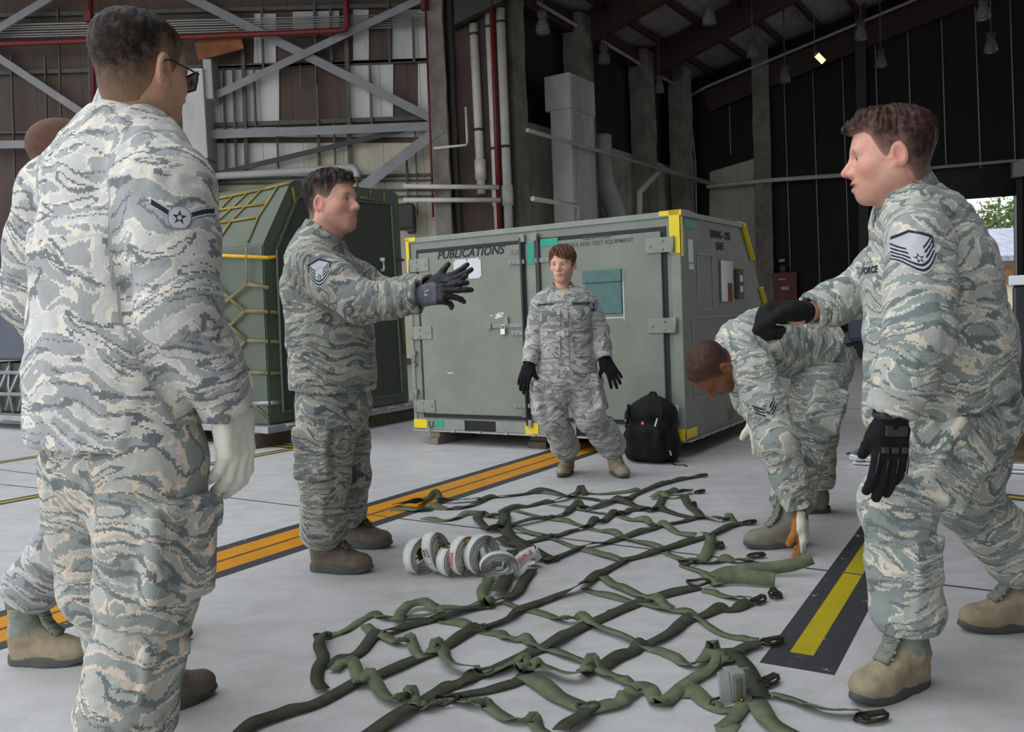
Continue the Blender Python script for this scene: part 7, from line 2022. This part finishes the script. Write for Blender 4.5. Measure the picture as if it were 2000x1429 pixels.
def build_net():
    t = thing('cargo_net', 'olive webbing cargo net spread across the concrete floor', 'cargo net', (.2, 3.0, 0))
    for i, (m, w, lift, pts) in enumerate(NET):
        rnd = random.Random(100 + i)
        edge = m == 'e'
        cp = catmull([V((x, y, 0)) for x, y in pts], 7)
        ph = rnd.uniform(0, 50); amp = 0.10 if w > .056 else .24
        L = 0; path = []; ups = []
        for k, p in enumerate(cp):
            if k: L += (p - cp[k - 1]).length
            tn = (cp[min(k + 1, len(cp) - 1)] - cp[max(k - 1, 0)]).normalized(); s = V((tn.y, -tn.x, 0))
            curv = 0
            if 1 < k < len(cp) - 2: curv = (cp[k + 2] - cp[k]).normalized().cross((cp[k] - cp[k - 2]).normalized()).z
            tw = 1.15 if edge else amp * 2.4 * mnoise.noise(V((L * 5.0, ph, 0))) + max(-.9, min(.9, curv * .75))
            tw = max(-1.2, min(1.2, tw))
            wav = max(0, mnoise.noise(V((L * 4.2, ph + 9, 3)))) * .022
            z = w / 2 * abs(math.sin(tw)) + .003 + (.003 if m == 'd' else .0) + lift * .55 + wav
            path.append(V((p.x, p.y, z))); ups.append(V((0, 0, 1)) * math.cos(tw) + s * math.sin(tw))
        bm = bm_new(); add_ribbon(bm, path, w * .92, ups, .003)
        obj('strap', bm, M['web_dark' if m == 'd' else 'web_light'], t)
    pts = catmull(HELD, 7); n = len(pts); bm = bm_new()
    add_ribbon(bm, pts, .052, [V((.05, -.9 + .75 * (1 - min(1, k / n * 2.2)), .35 + .6 * (1 - min(1, k / n * 2.2)))) for k in range(n)], .003)
    o = obj('strap', bm, M['web_light'], t); o['label'] = 'strap end held in the cream and tan glove'
    for (x, y), a, r in FITTINGS:
        r *= .8
        bm = bm_new(); ca, sa = math.cos(math.radians(a)), math.sin(math.radians(a))
        P_ = lambda u, v, z: V((x + (u * ca - v * sa) * r, y + (u * sa + v * ca) * r, z))
        add_tube(bm, [P_(-1, 0, .010), P_(-.6, .45, .012), P_(.2, .5, .014), P_(.9, .25, .016), P_(1.1, 0, .016), P_(.9, -.25, .014), P_(.2, -.5, .012), P_(-.6, -.45, .010)], .005, 8, closed=True)
        add_bar(bm, P_(-.35, -.5, .014), P_(-.35, .5, .014), .012, .010); add_bar(bm, P_(-.2, 0, .020), P_(1.0, .05, .022), .022, .006)
        obj('hook', bm, M['iron'], t)
    for (x, y), r in RINGS:
        bm = bm_new(); add_tube(bm, [V((x + math.cos(k * PI / 8) * r, y + math.sin(k * PI / 8) * r * .8, .014 + .004 * math.sin(k))) for k in range(16)], .0055, 8, closed=True)
        obj('ring', bm, M['web_dark'] if r < .032 else M['iron'], t)


def coil(name, label, c, ax, r0, r1, turns, w, squash, lean, tail=None):
    """flat webbing wound up on its edge: axis ax (horizontal), radii r0..r1, squash = height / width"""
    t = thing('strap_roll', label, 'strap roll', (c[0], c[1], 0), 0, 'rolled white straps on the floor')
    c = V(c) + V((.0, -.15, 0)); r0 *= 1.1; r1 *= 1.12
    ax = V(ax).normalized(); side = V((-ax.y, ax.x, 0)); up = V((0, 0, 1))
    up2 = (up * math.cos(lean) + side * math.sin(lean)); sd2 = up2.cross(ax)
    pts, ups = [], []
    n = int(turns * 22)
    for k in range(n + 1):
        a = 2 * PI * k / 22; r = r0 + (r1 - r0) * k / n + .0012 * mnoise.noise(V((k * .21, c[0] * 9, 0)))
        d = sd2 * (math.cos(a) * r) + up2 * (math.sin(a) * r * squash)
        pts.append(V(c) + d + ax * (.003 * mnoise.noise(V((k * .1, c[1], 5))))); ups.append(d.normalized())
    if tail:
        for q in tail: pts.append(V(q)); ups.append(up)
    lowest = min(p.z for p in pts)
    sh = V((0, 0, .004 - lowest)); pts = [p + sh for p in pts]
    bm = bm_new()
    rows = []
    for p, u in zip(pts, ups): rows.append((p, u))
    add_ribbon2(bm, rows, w, ax, .0022)
    obj('webbing', bm, [M['web_white'], M['web_edge']], t)
    return t, V(c) + sh, ax, sd2, up2


def add_ribbon2(bm, rows, w, ax, th):
    vs = [[bm.verts.new(p + ax * (a * w / 2) + u * (b * th / 2)) for a, b in ((-1, -1), (1, -1), (1, 1), (-1, 1))] for p, u in rows]
    for i in range(len(vs) - 1):
        for k in range(4):
            f = bm.faces.new((vs[i][k], vs[i][(k + 1) % 4], vs[i + 1][(k + 1) % 4], vs[i + 1][k])); f.smooth = k in (0, 2); f.material_index = k % 2
    bm.faces.new(list(reversed(vs[0]))); bm.faces.new(vs[-1])


def ratchet(t, c, ax, side, up, s=1.0):
    bm = bm_new()
    for k in (-1, 1): add_box(bm, V(c) + ax * (.024 * k * s), (.002, .028 * s, .020 * s), (ax, side, up), .001)
    add_tube(bm, [V(c) - ax * .026 * s, V(c) + ax * .026 * s], .010 * s, 10); add_tube(bm, [V(c) - ax * .026 * s + side * .022 * s, V(c) + ax * .026 * s + side * .022 * s], .006 * s, 8)
    add_box(bm, V(c) - side * .022 * s + up * .014 * s, (.022 * s, .014 * s, .003), (ax, side, up), .001)
    obj('ratchet_buckle', bm, M['gold'], t)


def print_on(t, txt, size, c, right, up, mat, name='print'):
    return put_text(name, txt, size, c, right, up, M[mat], t, weight=0, depth=.0006)


def build_rolls():
    fx = V((1, 0, 0)); out = V((0, -1, 0))
    # strap width direction of each roll faces the camera more or less
    t, c, ax, sd, up = coil('a', 'leftmost white strap roll, loosely wound with a brass buckle inside', (-0.432, 3.860, 0.033), (.75, -.66, 0), .040, .074, 4, .050, 1.0, -.30); ratchet(t, c + up * .010 - ax * .004, ax, sd, up, 1.1)
    bm = bm_new(); add_ribbon2(bm, [(c + sd * (math.cos(a) * .052) + up * (math.sin(a) * .030 - .052) - ax * .040, sd * math.cos(a) + up * math.sin(a)) for a in [k * 2 * PI / 24 for k in range(20)]], .040, ax, .003); obj('webbing_end', bm, M['web_white'], t)
    t, c, ax, sd, up = coil('b', 'white strap roll tipped on its edge with black printed capacity text', (-0.356, 3.840, 0.045), (.80, -.60, 0), .020, .056, 9, .050, 1.62, -.42); ratchet(t, c - up * .055 + ax * .010, ax, sd, up, .9)
    q = c - sd * .0 ; e = -sd
    n_ = (e * .94 + up * .2).normalized()
    put_text('print', 'CL2 ZZ042', .015, c - sd * .0605 + up * .020 - ax * .008, up, ax * -1, M['black_ink'], t, depth=.0006, weight=0)
    put_text('print', '5000 LB CAP', .015, c - sd * .0605 + up * .020 + ax * .010, up, ax * -1, M['black_ink'], t, depth=.0006, weight=0)
    t, c, ax, sd, up = coil('c', 'small squarish white strap roll with a brass pin at its top corner', (-0.299, 3.800, 0.019), (.72, -.69, 0), .026, .052, 6, .050, 1.15, .0); ratchet(t, c + up * .052, ax, sd, up, .8)
    t, c, ax, sd, up = coil('d', 'white strap roll with red lettering on its outer turn', (-0.235, 3.800, 0.021), (.70, -.71, 0), .030, .068, 6, .046, 1.15, .12); ratchet(t, c + up * .060 + ax * .010, ax, sd, up, .8)
    put_text('print', 'MXS', .030, c - sd * .0765 - up * .010, -up, ax, M['red_ink'], t, depth=.0006, weight=.0)
    t, c, ax, sd, up = coil('e', 'fat white strap roll with black print at its foot, next to the red lettered one', (-0.163, 3.800, 0.011), (.62, -.78, 0), .034, .074, 9, .050, 1.05, .10)
    put_text('print', '08 ZP', .026, c - sd * .052 - up * .058 - ax * .002, -up * .7 - sd * .7, ax, M['black_ink'], t, depth=.0006)
    t, c, ax, sd, up = coil('f', 'rightmost white strap roll, wide flat oval facing out with a pale tag', (-0.088, 3.720, 0.044), (.15, -.99, 0), .030, .075, 8, .048, .70, .05)
    bm = bm_new(); add_box(bm, c + ax * .026 + up * .012 + sd * -.012, (.020, .003, .010), (sd, ax, up)); obj('tag', bm, M['web_light'], t)
    t = thing('strap_end', 'loose white strap end with red lettering beside the strap rolls', 'strap', (0.024, 3.656, 0.000))
    a, b = V((-0.030, 3.560, 0.010)), V((0.070, 3.680, 0.036)); a.z = .055; b.z = .085
    m = (a + b) / 2 + V((0, 0, .012)); pts = catmull([a, m, b], 8); d = (b - a).normalized(); face = V((.35, -.85, .40)); face = (face - d * face.dot(d)).normalized()
    wd = d.cross(face)
    bm = bm_new(); add_ribbon(bm, pts, .050, face, .003); add_ribbon(bm, [b, V((b.x + .01, b.y + .05, .03)), V((b.x - .03, b.y + .08, .006))], .050, [face, V((0, -.5, .8)), V((0, 0, 1))], .003); add_ribbon(bm, [a, V((a.x - .02, a.y + .04, .02)), V((a.x - .02, a.y + .08, .006))], .050, [face, V((0, -.5, .8)), V((0, 0, 1))], .003)
    obj('webbing', bm, M['web_white'], t)
    mm = m + face * .0045
    put_text('print', 'SXM--B', .030, mm - V((0, 0, .002)), d, face.cross(d), M['red_ink'], t, depth=.0006, weight=0)
    # ratchet buckle with a bright plate on the net
    t = thing('ratchet_buckle', 'ratchet buckle with a bright white plate standing on the net', 'buckle', (0.572, 2.357, 0.000))
    c = V((0.551, 2.353, 0.000)); r, f = V((.97, .22, 0)), V((.22, -.97, 0)); 
    bm = bm_new(); add_box(bm, c + ZX * .045, (.016, .004, .044), (r, f, (ZX - f * .15).normalized()), .001); obj('plate', bm, M['silver'], t)
    bm = bm_new(); add_box(bm, c + r * .040 - f * .02 + ZX * .045, (.022, .028, .040), (r, f, ZX), .004); add_tube(bm, [c + r * .02 + ZX * .078 - f * .02, c + r * .085 + ZX * .080 - f * .02], .006, 8); obj('ratchet_body', bm, M['steel'], t)
    bm = bm_new(); add_box(bm, c + r * .034 + f * .012 + ZX * .042, (.010, .006, .034), (r, f, ZX), .003); obj('webbing', bm, M['web_light'], t)
    bm = bm_new(); add_lathe(bm, c + r * .040 + f * .020 + ZX * .014, [(.006, 0), (.006, .006), (.003, .008)], 10, f); obj('pin', bm, M['gold'], t)
    bm = bm_new(); add_tube(bm, [c - r * .01 + ZX * .020, c - r * .04 + ZX * .016, c - r * .052 + f * .01 + ZX * .010, c - r * .04 + f * .02 + ZX * .012], .004, 6); obj('hook', bm, M['iron'], t)

EXPOSURE = 0.2
# ---------------------------------------------------------------- camera
def make_camera():
    cam = bpy.data.cameras.new('camera'); o = bpy.data.objects.new('camera', cam); C.objects.link(o)
    cam.sensor_width = 36; cam.lens = 30.6; cam.sensor_fit = 'HORIZONTAL'
    p = math.atan(100 / 1700); t = math.atan(.0417)
    f = V((0, math.cos(p), -math.sin(p))); u0 = V((0, math.sin(p), math.cos(p))); r0 = V((1, 0, 0))
    u = u0 * math.cos(t) + r0 * math.sin(t); r = r0 * math.cos(t) - u0 * math.sin(t)
    m = Matrix((r, u, -f)).transposed().to_4x4(); m.translation = V((0, 0, CAM_H)); o.matrix_world = m
    cam.clip_end = 300
    bpy.context.scene.camera = o
    vs = bpy.context.scene.view_settings; vs.view_transform = 'Standard'; vs.look = 'None'; vs.gamma = 1; vs.use_curve_mapping = False
    vs.exposure = EXPOSURE

M['tube_glow'] = emit('tube_glow', '#f0e08a', 2.2)


def build_light():
    w = bpy.data.worlds.new('overcast_sky'); bpy.context.scene.world = w; w.use_nodes = True
    nt = w.node_tree; bg = nt.nodes['Background']
    tc = nt.nodes.new('ShaderNodeTexCoord'); sx = nt.nodes.new('ShaderNodeSeparateXYZ'); nt.links.new(tc.outputs['Generated'], sx.inputs[0])
    r = nt.nodes.new('ShaderNodeValToRGB'); nt.links.new(sx.outputs[2], r.inputs[0])
    e = r.color_ramp.elements
    e[0].position = 0.0; e[0].color = (.93, .95, .98, 1); e[1].position = .5; e[1].color = (.88, .93, 1.0, 1)
    nt.links.new(r.outputs[0], bg.inputs[0]); bg.inputs[1].default_value = SKY


SKY = 1.85

build_setting()
build_equipment_container()
build_netted_container()
build_backpack()
build_cart()
build_net()
build_rolls()
for make in PEOPLE: make()
build_light()
make_camera()
